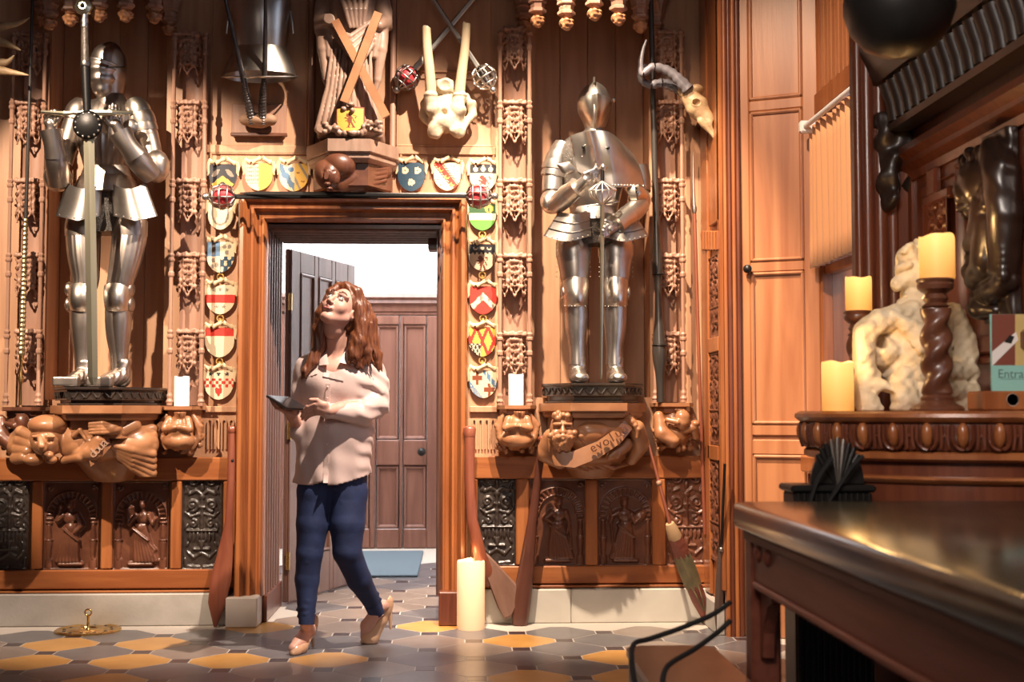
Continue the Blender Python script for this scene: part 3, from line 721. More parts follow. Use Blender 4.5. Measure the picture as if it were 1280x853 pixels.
def folds(x, y0, y1, z0, z1, amp, n, m_, name):
    def f(u, v): return (x+amp*math.sin(u*n*2*PI)+amp*.4*math.sin(u*n*5.1+1+v), y0+(y1-y0)*u, z1+(z0-z1)*v)
    return obj(name, MB().patch(f, 80, 6, .003, (1,0,0)), m_, None, 180)
rz = WX(1042, 138, XN-.10).z
cur = thing('curtain', 'pale orange curtain hanging in the tall window from a white rod', 'curtain', (XN-.1, 5.5, rz))
cm = mat('curtain_cloth', (.72,.36,.17), .8, sheen=.3)
def toparent(o, p): o.parent = p; o.location = -origin(p); return o
toparent(folds(XN-.10, 5.45, B2.y-.04, sz1-.02, rz, .018, 9, cm, 'cloth'), cur)
rod = obj('curtain_rod', MB().tube([(XN-.14, Y2+.05, rz), (XN-.14, B2.y-.07, rz)], .013), plaster, cur, 60)
obj('bracket', MB().cbox((XN-.165, B2.y-.10, rz-.03), (XN-.05, B2.y-.06, rz+.03), .008), plaster, cur)
ub = thing('window_blind', 'orange-lit slatted wooden blind panel in the upper window light', 'blind', (XN, 5.5, 2.8))
for k in range(9):
    y = B2.y-.05-k*.06; obj('slat', MB().cbox((XN-.045, y-.052, tz1+.01), (XN-.025-.012*(k % 2), y, 4.5), .006), wood_pan, ub)
# overmantel wall
X2 = W(1130, 300, YP).x
pan = struct('wall_overmantel', MB().box((X2, 1.5, 0), (X2+.15, YP+.12, Z_TOP)).box((W(1066,300,YP).x+.04, YP+.02, 0), (X2, YP+.12, Z_TOP)), wood_dkred)
def PX(px, py, d=0): return WX(px, py, X2-d)
def fixedz(px, py, d=0): return PX(px, py, d).z
# pilaster
pz0, pz1 = .2, W(1090, 160, YP).z
xa = W(1066, 300, YP).x
pil = struct('trim_8', MB().cbox((xa, YP-.03, 0), (X2, YP+.02, 3.4), .008), wood_dkred)
for k, (u, r) in enumerate(((.08,.018),(.26,.026),(.50,.030),(.74,.026))):
    x = xa+(X2-xa)*u; obj('reed', MB().loft([(x, YP-.03, .1), (x, YP-.03, 3.3)], r, r, 12), wood_dkred, pil, 50)
cz = W(1100, 205, YP).z; sd = SD((xa+.06, YP-.16, cz-.22), (X2+.02, YP, cz+.22), .008); xc = (xa+X2)/2+.05
sd.box((xc, YP-.03, cz+.15), (.08,.06,.03), .01).ell((xc, YP-.05, cz+.04), (.07,.07,.10), .02).ell((xc-.03, YP-.07, cz-.08), (.04,.05,.10), .02).ell((xc+.05, YP-.05, cz-.05), (.03,.05,.12), .02)
sd.noise(.012, 60, 3); obj('carved_capital', sd.mesh(), wood_blk2, pil, 180)
# cornice with flutes
lz = sum(WX(x, y, X2-.09).z for x, y in ((1280,62),(1190,112),(1110,157)))/3
corn = struct('trim_9', MB().sweep([(0,0),(.0,.085),(-.02,.095),(-.025,.07),(-.17,.09),(-.18,.12),(-.22,.14),(-.30,.17),(-.36,.18),(-.90,.19),(-.90,0)], [(X2, YP-.01, lz), (X2, 1.6, lz)], 1, (-1,0,0)), wood_blk2)
for k in range(34):
    y = YP-.14-k*.076
    obj('flute', MB().loft([(X2-.072, y, lz+.03), (X2-.080, y, lz+.09), (X2-.105, y, lz+.165)], [.027,.03,.03], [.027,.03,.03], 8), wood_blk2, corn, 60)
obj('shelf_moulding', MB().cbox((X2-.21, 1.6, lz+.44), (X2-.1, YP+.02, lz+.5), .02), wood_blk2, corn)
# big panel moulding, T strips, square carving
mz = sum(fixedz(x, y) for x, y in ((1280,104),(1200,150),(1130,193)))/3
y_l = PX(1129, 300).y
obj('panel_moulding', MB().sweep([(0,0),(0,.05),(.03,.06),(.05,.035),(.07,.04),(.09,.012),(.12,.01),(.12,0)], [(X2,y_l,.9),(X2,y_l,mz),(X2,2.2,mz)], 1, (-1,0,0)), wood_dkred, pan, 40)
def pxb(name, x0, x1, z0, z1, d, m_=wood_dkred, ch=.008):
    a, b = PX(x0, 250).y, PX(x1, 250).y; return obj(name, MB().cbox((X2-d, min(a,b), z0), (X2, max(a,b), z1), ch), m_, pan)
zq0, zq1 = fixedz(1172, 300), fixedz(1172, 246)
pxb('strip', 1168, 1179, zq1, mz-.12, .03); pxb('strip', 1161, 1196, zq1-.03, zq1+.01, .03)
pxb('panel', 1150, 1166, zq0-.3, mz-.16, .012); pxb('panel', 1181, 1194, zq1+.05, mz-.17, .012)
a, b = PX(1163, 270).y, PX(1194, 270).y; q = Relief(a-b, zq1-zq0, 40, 50); w_, h_ = a-b, zq1-zq0
for s in (-1,1): q.spiral(w_/2+s*w_*.2, h_*.35, w_*.2, 1.3, PI/2, s, .010, .014); q.spiral(w_/2+s*w_*.2, h_*.75, w_*.16, 1.2, -PI/2, s, .010, .014)
for x0, z0, x1, z1 in ((0,0,.012,h_),(w_-.012,0,w_,h_),(0,h_-.012,w_,h_)): q.rect(x0,z0,x1,z1,.016)
obj('carved_panel', q.mesh((X2-.012, a, zq0), (0,-1,0), (-1,0,0)), wood_dkred, pan, 180)
yA, yB = PX(1205, 250).y, PX(1272, 250).y; zl0 = fixedz(1238, 455); zl1 = mz-.15
obj('panel_moulding', MB().sweep([(0,0),(0,.03),(.014,.034),(.03,.012),(.03,0)], [(X2,yA,zl0),(X2,yA,zl1),(X2,yB,zl1),(X2,yB,zl0)], 1, (-1,0,0), True), wood_dkred, pan, 40)
pxb('rail', 1131, 1290, fixedz(1200,440)-.02, fixedz(1200,425), .03)
# ================================================================== CANOPIES, NICHE SHAFTS, BRACKETS
def carved_block():                            # little three-sided gabled canopy, carved through with leaf work; top at z=0, wall at y=0
    sd = SD((-.085, -.13, -.25), (.085, .01, .03), .0034)
    for k, (a, x) in enumerate(((0, 0), (55, .042), (-55, -.042))):
        R = rotm('Z', a); c = Vector((x*.9, -.075 if k == 0 else -.055, -.08))
        sd.box(c, (.026, .012, .075), .004, .003, rot=R)
        ex = R@Vector((1,0,0)); fr = R@Vector((0,-1,0))
        for s in (-1, 1):
            sd.cap(c+ex*.024*s+fr*.012+Vector((0,0,.08)), c+ex*.024*s+fr*.012+Vector((0,0,-.085)), .0065, .0045, .002)
            sd.cap(c+ex*.024*s+fr*.014+Vector((0,0,-.08)), c+fr*.016+Vector((0,0,-.125)), .006, .005, .003)
            for q in range(5): sd.ell(c+ex*(.012+.005*(q % 2))*s+fr*.016+Vector((0,0,.06-.032*q)), (.009,.009,.012), .003)
        sd.cap(c+fr*.018+Vector((0,0,.07)), c+fr*.018+Vector((0,0,-.10)), .004, .004, .002)
        for q in range(4): sd.ell(c+fr*.012+Vector((0,0,.045-.035*q)), (.008,.02,.010), .002, 'sub')
    sd.box((0, -.04, -.06), (.045, .045, .08), .01, .004).box((0, -.045, .012), (.06, .055, .012), .004, .003)
    sd.ell((0, -.04, -.17), (.035, .035, .04), .01, 'sub'); sd.noise(.0022, 190, 3)
    o = obj('carved_canopy', sd.mesh(), wood_pale, None, 180); me = o.data; bpy.data.objects.remove(o); return me
CANOPY = carved_block()
def niche(label, xl_, xr_, y0, y1, cys, group=None, m_=wood_pale, spread=0):
    yf = YW-.12; base = W((xl_+xr_)/2, y1, yf)
    t = thing('niche_shafts', label, 'niche', (base.x, yf, base.z), group)
    zt_ = W(xl_, y0, yf).z; xs = []
    bw = W(xr_-4, y1, YW-.02).x-W(xl_+4, y1, YW-.02).x; cx = base.x
    obj('back_board', MB().patch(lambda u, v: (cx+bw*(u-.5), YW-.016-.03*(abs(2*u-1))**2, base.z+(zt_-base.z)*v), 10, 1, .01), m_, t, 60)
    for q in (xl_, xr_):
        x = W(q, (y0+y1)/2, yf).x
        pr = [(.016, base.z), (.016, base.z+.012), (.020, base.z+.02), (.013, base.z+.035), (.0155, base.z+.05), (.0105, base.z+.065)]
        for cy in sorted(cys, reverse=True):
            z = W(q, cy-14, yf).z
            pr += [(.0105, z-.085), (.0165, z-.075), (.0165, z-.06), (.0115, z-.05), (.0125, z-.005), (.018, z+.004), (.018, z+.014), (.013, z+.02), (.017, z+.034), (.0105, z+.045)]
        pr += [(.0105, zt_), (.004, zt_+.03)]
        pr = [p for p in pr if p[1] <= zt_+.03]
        obj('shaft', MB().lathe(pr, (x, yf, 0), 8), m_, t)
    for cy in cys:
        p = W((xl_+xr_)/2, cy-20, yf); o = bpy.data.objects.new('carved_canopy', CANOPY); o.location = Vector((p.x, YW-.02, p.z))-base+Vector((0, yf-base.y, 0))
        o.location = Vector((p.x-base.x, YW-.02-yf, p.z-base.z)); place(o, t)
    return t
niche('pale oak niche shafts with five carved canopies, left of the doorway above a white candle', 215, 254, 48, 507, (64,150,248,341,437))
niche('pale oak niche shafts with five carved canopies, right of the doorway above a white candle', 625, 662, 44, 507, (58,150,248,342,440))
niche('pale oak niche shafts in shadow behind the long dark lance', 818, 853, 40, 503, (62,150,248,342,440))
niche('dark oak niche shafts at the far left wall behind the slender studded staff', 12, 52, 48, 507, (64,150,248,341,437))

# --- projecting hoods with hanging pendants above the two armours
def pendant_mesh(big):
    sd = SD((-.07, -.07, -.18), (.07, .07, .04), .0034)
    for q in range(6):
        a = q*PI/3+.5; sd.ell((.030*math.cos(a), .030*math.sin(a), -.055), (.024,.024,.035), .006); sd.ell((.024*math.cos(a+.5), .024*math.sin(a+.5), -.085), (.02,.02,.02), .006)
    sd.ell((0, 0, -.10), (.024,.024,.022), .008).cap((0,0,-.002), (0,0,.0), .036, .04, .004); sd.noise(.004, 120, 5)
    o = obj('pendant', sd.mesh(), wood_corb, None, 180); me = o.data; bpy.data.objects.remove(o); return me
PEND = pendant_mesh(0)
def hood(label, pts, side):
    # pts: pendants as (px, py, depth before the wall); ribs and pointed arches join them, under a solid vault
    c = W(sum(p[0] for p in pts)/len(pts), 0, YW)
    t = thing('canopy_hood', label, 'canopy', (c.x, YW, c.z))
    P = [W(x, y, YW-d) for x, y, d in pts]; zt_ = max(p.z for p in P)+.50
    for p in P:
        o = bpy.data.objects.new('pendant', PEND); o.location = p-c; o.scale = (.72,.72,.62); place(o, t)
        obj('pendant_rib', MB().lathe([(.034, 0), (.046, .006), (.046, .018), (.036, .026), (.038, .05), (.048, .056), (.048, .064), (.045, .07), (.06, .12), (.09, .20), (.11, .30), (.11, zt_-p.z)], (p.x, p.y, p.z), 6), wood_pale, t)
    for a, b in zip(P[:-1], P[1:]):               # pointed arch web between neighbours
        n = 14; top = zt_; L = []
        for i in range(n+1):
            u = i/n; h = (1-abs(2*u-1)**1.8)**.75*.09+.03+(1-abs(2*u-1))*.05; q = a.lerp(b, u); q.z = a.z+(b.z-a.z)*u+h; L.append(q)
        ax = (b-a); ax.z = 0; nrm = Vector((ax.y, -ax.x, 0)).normalized(); nrm = nrm if nrm.y < 0 else -nrm
        v = []; f = []
        for d in (.022, -.022):
            for q in L: v.append(q+nrm*d)
            for q in L: v.append(Vector((q.x, q.y, top))+nrm*d)
        m_ = n+1
        for i in range(n):
            f += [(i, i+1, m_+i+1, m_+i), (2*m_+i, 3*m_+i, 3*m_+i+1, 2*m_+i+1), (i, 2*m_+i, 2*m_+i+1, i+1)]
        obj('arch_web', MB().add(v, f), wood_pale, t)
        obj('arch_moulding', MB().tube([q+nrm*.025+Vector((0,0,.006)) for q in L], .010, 6), wood_pale, t, 60)
    poly = [(p.x, p.y) for p in P]
    if P[0].y < YW-.05: poly = [(P[0].x, YW)]+poly
    if P[-1].y < YW-.05: poly = poly+[(P[-1].x, YW)]
    obj('vault', MB().prism(poly, zt_-.15, zt_+.4, 'XY'), wood_pale, t)
hood('projecting carved oak canopy with hanging pendants above the left armour', [(48,16,.05),(62,20,.30),(88,15,.44),(124,10,.46),(157,10,.46),(193,12,.30),(212,28,.06)], -1)
hood('projecting carved oak canopy with hanging pendants above the right armour', [(655,22,.06),(672,17,.34),(708,20,.54),(743,8,.58),(773,14,.54),(800,24,.34),(820,34,.06)], 1)

SD.kk = .4
# --- small grotesque corbels under the candles
def small_corbel(label, x, y, w, m_, seed, pose):
    yc = YW-.11; c = W(x, y+28, yc); px = w/239
    t = thing('candle_corbel', label, 'corbel', (c.x, YW, W(x, y, YW).z))
    zt_ = W(x, y, YW-.16).z
    obj('shelf', MB().prism([(c.x-px*.5, YW), (c.x-px*.5, YW-.10), (c.x-px*.32, YW-.20), (c.x+px*.32, YW-.20), (c.x+px*.5, YW-.10), (c.x+px*.5, YW)], zt_-.022, zt_, 'XY', .004)
        .prism([(c.x-px*.42, YW), (c.x-px*.42, YW-.09), (c.x-px*.27, YW-.17), (c.x+px*.27, YW-.17), (c.x+px*.42, YW-.09), (c.x+px*.42, YW)], zt_-.055, zt_-.022, 'XY', .01), m_, t)
    sd = SD((c.x-.17, YW-.26, c.z-.17), (c.x+.17, YW-.002, zt_-.03), .0042); X = c.x; Z = c.z; Yf = YW-.15
    sd.ell((X, YW-.07, Z-.0), (.105,.11,.12), .02).ell((X, YW-.10, Z-.05), (.085,.10,.07), .02)
    rng = random.Random(seed)
    if pose == 0:      # little crowned head over folded wings
        sd.ell((X+.01, Yf-.05, Z+.085), (.030,.032,.040), .01).ell((X+.01, Yf-.08, Z+.08), (.010,.014,.012), .006)
        sd.ell((X, Yf-.03, Z+.0), (.055,.05,.075), .02)
        for s in (-1,1):
            sd.ell((X+.01+s*.011, Yf-.076, Z+.092), (.006,.006,.005), .003, 'sub')
            sd.chain([(X+s*.048, Yf-.04, Z+.045), (X+s*.062, Yf-.06, Z+.0), (X+s*.012, Yf-.085, Z+.008)], [.022,.020,.013], .01)
            for q in range(4): sd.chain([(X+s*(.065+.010*q), Yf+.0, Z+.065-.012*q), (X+s*(.105-.004*q), Yf+.0, Z+.01-.02*q), (X+s*(.085-.006*q), Yf-.01, Z-.06-.014*q)], [.014,.017,.010], .008)
        sd.cap((X+.01, Yf-.05, Z+.12), (X+.01, Yf-.05, Z+.135), .024, .02, .004)
        sd.ell((X, Yf-.02, Z-.06), (.085,.06,.05), .02)
    else:              # seated figure wrestling a beast
        sd.ell((X+.015, Yf-.05, Z+.10), (.027,.03,.034), .008); sd.ell((X+.03, Yf-.06, Z+.03), (.04,.035,.055), .015)
        sd.chain([(X+.04, Yf-.05, Z+.06), (X+.0, Yf-.08, Z+.02), (X-.05, Yf-.06, Z+.03)], [.018,.017,.013], .008); sd.chain([(X-.09, Yf-.02, Z+.05), (X-.075, Yf-.04, Z-.04), (X-.02, Yf-.05, Z-.08)], [.026,.04,.035], .015)
        sd.chain([(X+.05, Yf-.04, Z-.02), (X+.09, Yf-.04, Z-.01), (X+.105, Yf-.02, Z-.06)], [.026,.025,.018], .01); sd.ell((X+.1, Yf-.04, Z+.01), (.025,.03,.02), .008)
    for k in range(44):
        a = rng.uniform(-.105, .105); b = rng.uniform(-.125, .05); sd.ell((X+a, Yf-.045+abs(a)*.8+abs(b+.03)*.3+rng.uniform(-.015,.015), Z+b), (rng.uniform(.010,.020),.026,rng.uniform(.010,.022)), .006)
    sd.noise(.0035, 90, seed)
    obj('carving', sd.mesh(), m_, t, 180)
    return t
small_corbel('small carved figure corbel under the white candle left of the doorway', 227, 508, 52, wood_corb, 3, 0)
small_corbel('small carved figure corbel under the white candle right of the doorway', 646, 507, 50, wood_corb, 8, 0)
small_corbel('small carved figure corbel below the tall dark lance, right of the bearded man', 842, 504, 52, wood_corb, 5, 1)
small_corbel('dark carved figure corbel below the slender studded staff at far left', 28, 509, 54, wood_carve, 9, 1)

# --- letters for carved scrolls and signs
def letters(txt, size, extrude):
    cu = bpy.data.curves.new('lettering', 'FONT'); cu.body = txt; cu.size = size; cu.extrude = extrude; cu.align_x = 'CENTER'; cu.align_y = 'CENTER'; cu.resolution_u = 2
    o = bpy.data.objects.new('lettering', cu); COL.objects.link(o); dg = bpy.context.evaluated_depsgraph_get(); dg.update()
    me = bpy.data.meshes.new_from_object(o.evaluated_get(dg)); bpy.data.objects.remove(o)
    v = [tuple(p.co) for p in me.vertices]; f = [tuple(p.vertices) for p in me.polygons]; bpy.data.meshes.remove(me); return v, f

# --- the great brackets carrying the armours
def octa(cx, hw, dp, s=1.0): return [(cx-hw, YW), (cx-hw, YW-dp*.45), (cx-hw*.52, YW-dp), (cx+hw*.52, YW-dp), (cx+hw, YW-dp*.45), (cx+hw, YW)]
def bracket(label, x0, x1, ytop, m_):
    dp = .44; c = W((x0+x1)/2, ytop, YW-dp*.6); hw = (W(x1, ytop, YW-dp*.5).x-W(x0, ytop, YW-dp*.5).x)/2
    zt_ = W((x0+x1)/2, ytop, YW-dp).z
    t = thing('armour_bracket', label, 'bracket', (c.x, YW, zt_))
    obj('shelf', MB().prism(octa(c.x, hw, dp), zt_-.045, zt_, 'XY', .006).prism(octa(c.x, hw*.93, dp*.94), zt_-.075, zt_-.045, 'XY', .012), m_, t)
    obj('neck', MB().prism(octa(c.x, hw*.84, dp*.82), zt_-.165, zt_-.075, 'XY'), m_, t)
    obj('core', MB().loft([(c.x, YW-.10, zt_-.15), (c.x, YW-.09, zt_-.26), (c.x, YW-.05, zt_-.38)], [hw*.82, hw*.7, hw*.4], [.16, .14, .06], 20), m_, t, 60)
    return t, c.x, hw, zt_
def plinth(label, cx, zt_, hw, dp, h):
    z1 = zt_+h; t = thing('armour_plinth', label, 'plinth', (cx, YW-.2, zt_))
    obj('top_slab', MB().prism(octa(cx, hw, dp), z1-.014, z1, 'XY', .004), wood_black, t)
    obj('carved_band', MB().prism(octa(cx, hw*.96, dp*.96), z1-.065, z1-.014, 'XY', .002), wood_black, t)
    O = octa(cx, hw*.965, dp*.965); b = MB()
    for (a, q) in zip(O[:-1], O[1:]):
        a, q = Vector(a), Vector(q); n = max(2, int((q-a).length/.028))
        for k in range(n):
            u, v = a.lerp(q, (k+.15)/n), a.lerp(q, (k+.85)/n); s = 1 if k % 2 else -1
            b.tube([(u.x, u.y, z1-.04-.014*s), (v.x, v.y, z1-.04+.014*s)], .006, 5)
    obj('interlace', b, wood_black, t, 60)
    obj('base_step', MB().prism(octa(cx, hw*.88, dp*.88), zt_+.012, z1-.065, 'XY', .003).prism(octa(cx, hw*.93, dp*.92), zt_, zt_+.012, 'XY', .004), wood_black, t)
    return t, z1
br1, bx1, bh1, bz1 = bracket('carved oak bracket with a reclining winged monk below the left armour', 58, 197, 507, wood_corb)
br2, bx2, bh2, bz2 = bracket('carved oak bracket with a bearded man holding a lettered scroll below right armour', 678, 810, 504, wood_corb)
PL1, pz1_ = plinth('black carved octagonal plinth under the left armour with sword', bx1, bz1, bh1*.97, .42, W(130, 484, YW-.40).z-bz1)
PL2, pz2_ = plinth('black carved octagonal plinth under the right armour with pointed helmet', bx2, bz2, bh2*.95, .42, W(745, 479, YW-.40).z-bz2)
# left carving: monk lying on his side, face outward to the left, hands joined, pleated gown
def Q(px, py, d): return W(px, py, YW-d)
sd = SD(Q(0, 596, .05)-Vector((0,.42,0)), Q(212, 512, 0)+Vector((0,-.002,0)), .0044)
sd.ell(Q(60, 549, .32), (.088,.085,.088), .02)                                    # head
sd.ell(Q(60, 532, .32), (.098,.095,.055), .012)                                   # cap of hair
sd.ell(Q(53, 561, .40), (.02,.022,.018), .01); sd.cap(Q(50, 548, .405), Q(52, 558, .425), .014, .016, .008)
sd.ell(Q(60, 569, .37), (.026,.028,.018), .01).ell(Q(64, 575, .345), (.03,.03,.022), .012)
for dx in (-9, 9): sd.ell(Q(54+dx, 552, .402), (.017,.016,.012), .006, 'sub'); sd.cap(Q(54+dx-4, 546, .40), Q(54+dx+4, 546, .40), .008, .008, .006)
sd.ell(Q(77, 552, .34), (.016,.02,.026), .006)
sd.ell(Q(98, 553, .27), (.105,.10,.098), .03)                                     # shoulders with hood
sd.chain([Q(80, 575, .30), Q(100, 572, .36), Q(113, 552, .36), Q(108, 536, .30)], [.020,.022,.022,.016], .008)
sd.chain([Q(92, 545, .37), Q(100, 538, .38), Q(108, 550, .375)], [.014,.012,.010], .006)
sd.ell(Q(130, 556, .22), (.12,.12,.09), .03)
sd.chain([Q(100, 566, .32), Q(118, 566, .36), Q(124, 550, .37)], [.045,.042,.034], .012)      # lower arm sleeve
for k in range(4): sd.chain([Q(146, 530+3.2*k, .36), Q(128, 529+4*k, .40), Q(112, 530+4*k, .395)], [.014,.012,.008], .004)   # fingers
sd.ell(Q(140, 536, .36), (.05,.035,.036), .012); sd.chain([Q(150, 540, .33), Q(165, 532, .28)], [.034,.045], .012)
for k in range(9):                                                                # pleats fanning to the right
    a = -18+k*7.5; sd.chain([Q(140, 548+k*2, .33-.012*abs(k-4)), Q(166, 546+a*.75+8, .31-.012*abs(k-4)), Q(190, 549+a*1.05+6, .24-.012*abs(k-4))], [.014,.019,.026], .007)
sd.ell(Q(166, 556, .2), (.13,.13,.11), .03)
for k in range(4): sd.chain([Q(44-k*5, 548+k*8, .28), Q(26-k*2, 540+k*11, .24), Q(12+k*3, 552+k*8, .16)], [.028,.03,.018], .010)   # wing feathers at left
sd.ell(Q(34, 556, .16), (.11,.10,.08), .03).ell(Q(42, 575, .28), (.05,.05,.03), .012)
sd.noise(.0022, 55, 4)
obj('reclining_monk', sd.mesh(), wood_corb, br1, 180)
def scroll_text(t, txt, A, B, bow, size, m_):
    for k, ch in enumerate(txt):
        u = (k+.5)/len(txt); p = A.lerp(B, u)+Vector((0, -.004-bow*math.sin(PI*u)*.2, -bow*math.sin(PI*u)))
        v, f = letters(ch, size, .006); d = (B-A); ang = math.atan2(d.z, d.x)+bow*(u-.5)*-6*0
        c, s_ = math.cos(ang), math.sin(ang)
        q = MB().add([(p.x+x*c-y*s_, p.y-z, p.z+x*s_+y*c) for x, y, z in v], f); obj('carved_letter', q, m_, t)
scr = obj('scroll', MB().patch(lambda u, v: Q(113+26*u-4*v, 576-26*u+2*math.sin(u*PI)-22*v*(1-.4*u)+8, .375-.03*u), 10, 6, .014), wood_corb, br1, 60)
scroll_text(br1, 'doua', Q(114, 570, .40), Q(133, 551, .385), 0, .066, wood_grey)
# right carving: bearded man with a scroll
sd = SD(Q(668, 592, .05)-Vector((0,.42,0)), Q(818, 508, 0)+Vector((0,-.002,0)), .0044)
hd = Q(702, 537, .36); hx, hy, hz = hd
sd.ell(hd, (.062,.072,.082), .02)
sd.cap((hx,hy-.062,hz+.022),(hx,hy-.080,hz-.008),.008,.011,.008).ell((hx,hy-.078,hz-.012), (.017,.014,.010), .006)
for s in (-1, 1): sd.ell((hx+s*.027, hy-.070, hz+.010), (.018,.020,.012), .008, 'sub'); sd.cap((hx+s*.042, hy-.058, hz+.026), (hx+s*.012, hy-.072, hz+.028), .009, .009, .006); sd.ell((hx+s*.036, hy-.048, hz-.02), (.022,.022,.02), .012)
rng = random.Random(4)
for k in range(40):
    a = rng.uniform(0, 2*PI); r_ = rng.uniform(.75, 1.05)
    x, z = hx+.064*math.cos(a)*r_, hz+.085*math.sin(a)*r_
    if z-hz < .045 and abs(x-hx) < .056: continue
    sd.ell((x, hy-.045+rng.uniform(-.015,.02), z), (.017,.018,.017), .005)
sd.ell((hx, hy-.045, hz-.062), (.050,.045,.048), .012)
for k in range(60):                                                              # curls of the beard
    u, v = rng.uniform(-1,1), rng.uniform(0,1); sd.ell((hx+u*.054*(1-.35*v), hy-.088+.036*u*u+.02*v*v, hz-.040-.064*v), (.011,.014,.013), .003)
for s in (-1, 1): sd.chain([(hx+s*.004, hy-.092, hz-.030), (hx+s*.026, hy-.088, hz-.040), (hx+s*.040, hy-.072, hz-.060)], [.009,.010,.006], .004)
sd.cap((hx-.012, hy-.092, hz-.043), (hx+.012, hy-.092, hz-.043), .0045, .0045, .002)
sd.ell(Q(738, 541, .24), (.16,.15,.10), .03).ell(Q(760, 550, .18), (.14,.13,.10), .03)
for k in range(6): sd.chain([Q(722+k*9, 524+k, .32), Q(726+k*9, 545, .375-.01*k), Q(738+k*7, 562, .33)], [.012,.016,.010], .010)
for k in range(4): sd.chain([Q(776+k*5, 527-k*.0, .35), Q(786+k*4, 522+k*5, .38), Q(795+k*.5, 529+k*6, .37)], [.014,.013,.010], .004)   # fingers over the scroll
sd.ell(Q(781, 524, .34), (.05,.035,.03), .012).chain([Q(796, 535, .32), Q(801, 556, .25), Q(790, 575, .18)], [.04,.045,.03], .014)
sd.chain([Q(782, 556, .30), Q(770, 566, .33), Q(763, 571, .34)], [.036,.028,.02], .01)
for k in range(3): sd.cap(Q(770+k*2, 568, .345), Q(762+k*5, 573, .35), .012, .007, .004)
sd.chain([Q(690, 548, .30), Q(682, 566, .26), Q(700, 577, .26)], [.05,.05,.04], .02).ell(Q(735, 570, .16), (.20,.15,.06), .03)
for k in range(6): sd.chain([Q(690+k*9,574-k*.5,.27), Q(712+k*11,584+k*.3,.22), Q(735+k*10,588-k*1.5,.15)], [.008,.011,.008], .008)
sd.noise(.0022, 55, 6)
obj('bearded_man', sd.mesh(), wood_corb, br2, 180)
def ribbon(u, v):
    xs = [(686,555),(693,573),(718,576),(750,563),(776,545),(790,528)]; k = min(int(u*5), 4); f = u*5-k
    a, b = xs[k], xs[k+1]; x, y = a[0]+(b[0]-a[0])*f, a[1]+(b[1]-a[1])*f
    return Q(x-3*v, y-20*v+9, .37+.05*math.sin(u*PI)-.01*v)
obj('scroll', MB().patch(ribbon, 20, 5, .014), wood_corb, br2, 60)
scroll_text(br2, 'evolun', Q(737, 562, .44), Q(784, 532, .405), .012, .068, wood_carve)

# --- the saint's corbel above the door with a hooded head
dp = .34; cz_ = W(440, 183, YW-dp).z; c = W(439, 190, YW-dp*.6); hw = (W(497, 185, YW-.2).x-W(381, 185, YW-.2).x)/2
cb = thing('statue_corbel', 'dark oak corbel with a hooded head carved below, over the doorway', 'corbel', (c.x, YW, cz_))
oc = lambda h_, d_: [(c.x-h_, YW), (c.x-h_, YW-d_*.35), (c.x-h_*.45, YW-d_), (c.x+h_*.45, YW-d_), (c.x+h_, YW-d_*.35), (c.x+h_, YW)]
obj('shelf', MB().prism(oc(hw, dp), cz_-.03, cz_+.04, 'XY', .006).prism(oc(hw*.95, dp*.95), cz_-.075, cz_-.03, 'XY', .02), wood_grey, cb)
obj('neck', MB().prism(oc(hw*.86, dp*.82), cz_-.20, cz_-.075, 'XY', .01), wood_carve, cb)
sd = SD(Q(385, 250, .02)-Vector((0,.36,0)), Q(497, 186, 0)+Vector((0,-.002,0)), .0042)
sd.ell(Q(424, 207, .27), (.09,.085,.075), .02)                                  # cowl
sd.ell(Q(408, 218, .30), (.065,.06,.078), .015, rot=rotm('Y', -18))
sd.ell(Q(413, 219, .37), (.045,.04,.060), .008, 'sub', rotm('Y', -18))
sd.ell(Q(413, 218, .315), (.048,.05,.066), .008, rot=rotm('Y', -18))
sd.cap(Q(409, 214, .365), Q(407, 222, .385), .011, .015, .006).ell(Q(409, 230, .355), (.018,.018,.010), .006).ell(Q(411, 237, .335), (.022,.022,.016), .008)
for dx in (-6, 8): sd.ell(Q(410+dx, 214, .365), (.012,.012,.009), .004, 'sub')
sd.chain([Q(425, 228, .22), Q(450, 222, .20), Q(478, 214, .12)], [.075,.075,.05], .03)
for k in range(5): sd.chain([Q(440, 208+k*6, .25), Q(462, 207+k*6, .24), Q(482, 206+k*5, .16)], [.013,.013,.01], .008)
sd.ell(Q(440, 236, .12), (.14,.10,.05), .03); sd.noise(.0018, 60, 2)
obj('hooded_head', sd.mesh(), wood_carve, cb, 180)
# ================================================================== ARMOURS
U = 1/248.0
def lerp_list(xs, n):                          # smooth resampling of a list of tuples (Catmull-Rom)
    xs = [np.array(x, dtype=float) for x in xs]; out = []
    m = len(xs)-1
    for k in range(n+1):
        u = m*k/n; i = min(int(u), m-1); t = u-i
        p0, p1, p2, p3 = xs[max(i-1,0)], xs[i], xs[i+1], xs[min(i+2,m)]
        out.append(.5*((2*p1)+(-p0+p2)*t+(2*p0-5*p1+4*p2-p3)*t*t+(-p0+3*p1-3*p2+p3)*t**3))
    return out
def plate(t, name, rows, m_, mod=None, n=26, seg=None, arc=None, cap=True, sub=True, ang=50):
    # rows: (px, py, depth before the wall, half width px, half depth px)
    R = lerp_list(rows, seg or max(4, 4*(len(rows)-1))) if sub else rows
    P = [Q(r[0], r[1], r[2]) for r in R]
    return obj(name, MB().loft(P, [r[3]*U for r in R], [r[4]*U for r in R], n, mod, cap, arc), m_, t, ang)
def wing(t, name, c, r, m_): return obj(name, MB().sphere(c, r, 14, 8), m_, t, 180)
def rivets(t, pts, m_, r=.0035):
    for p in pts: obj('rivet', MB().sphere(p, r, 6, 4), m_, t, 180)
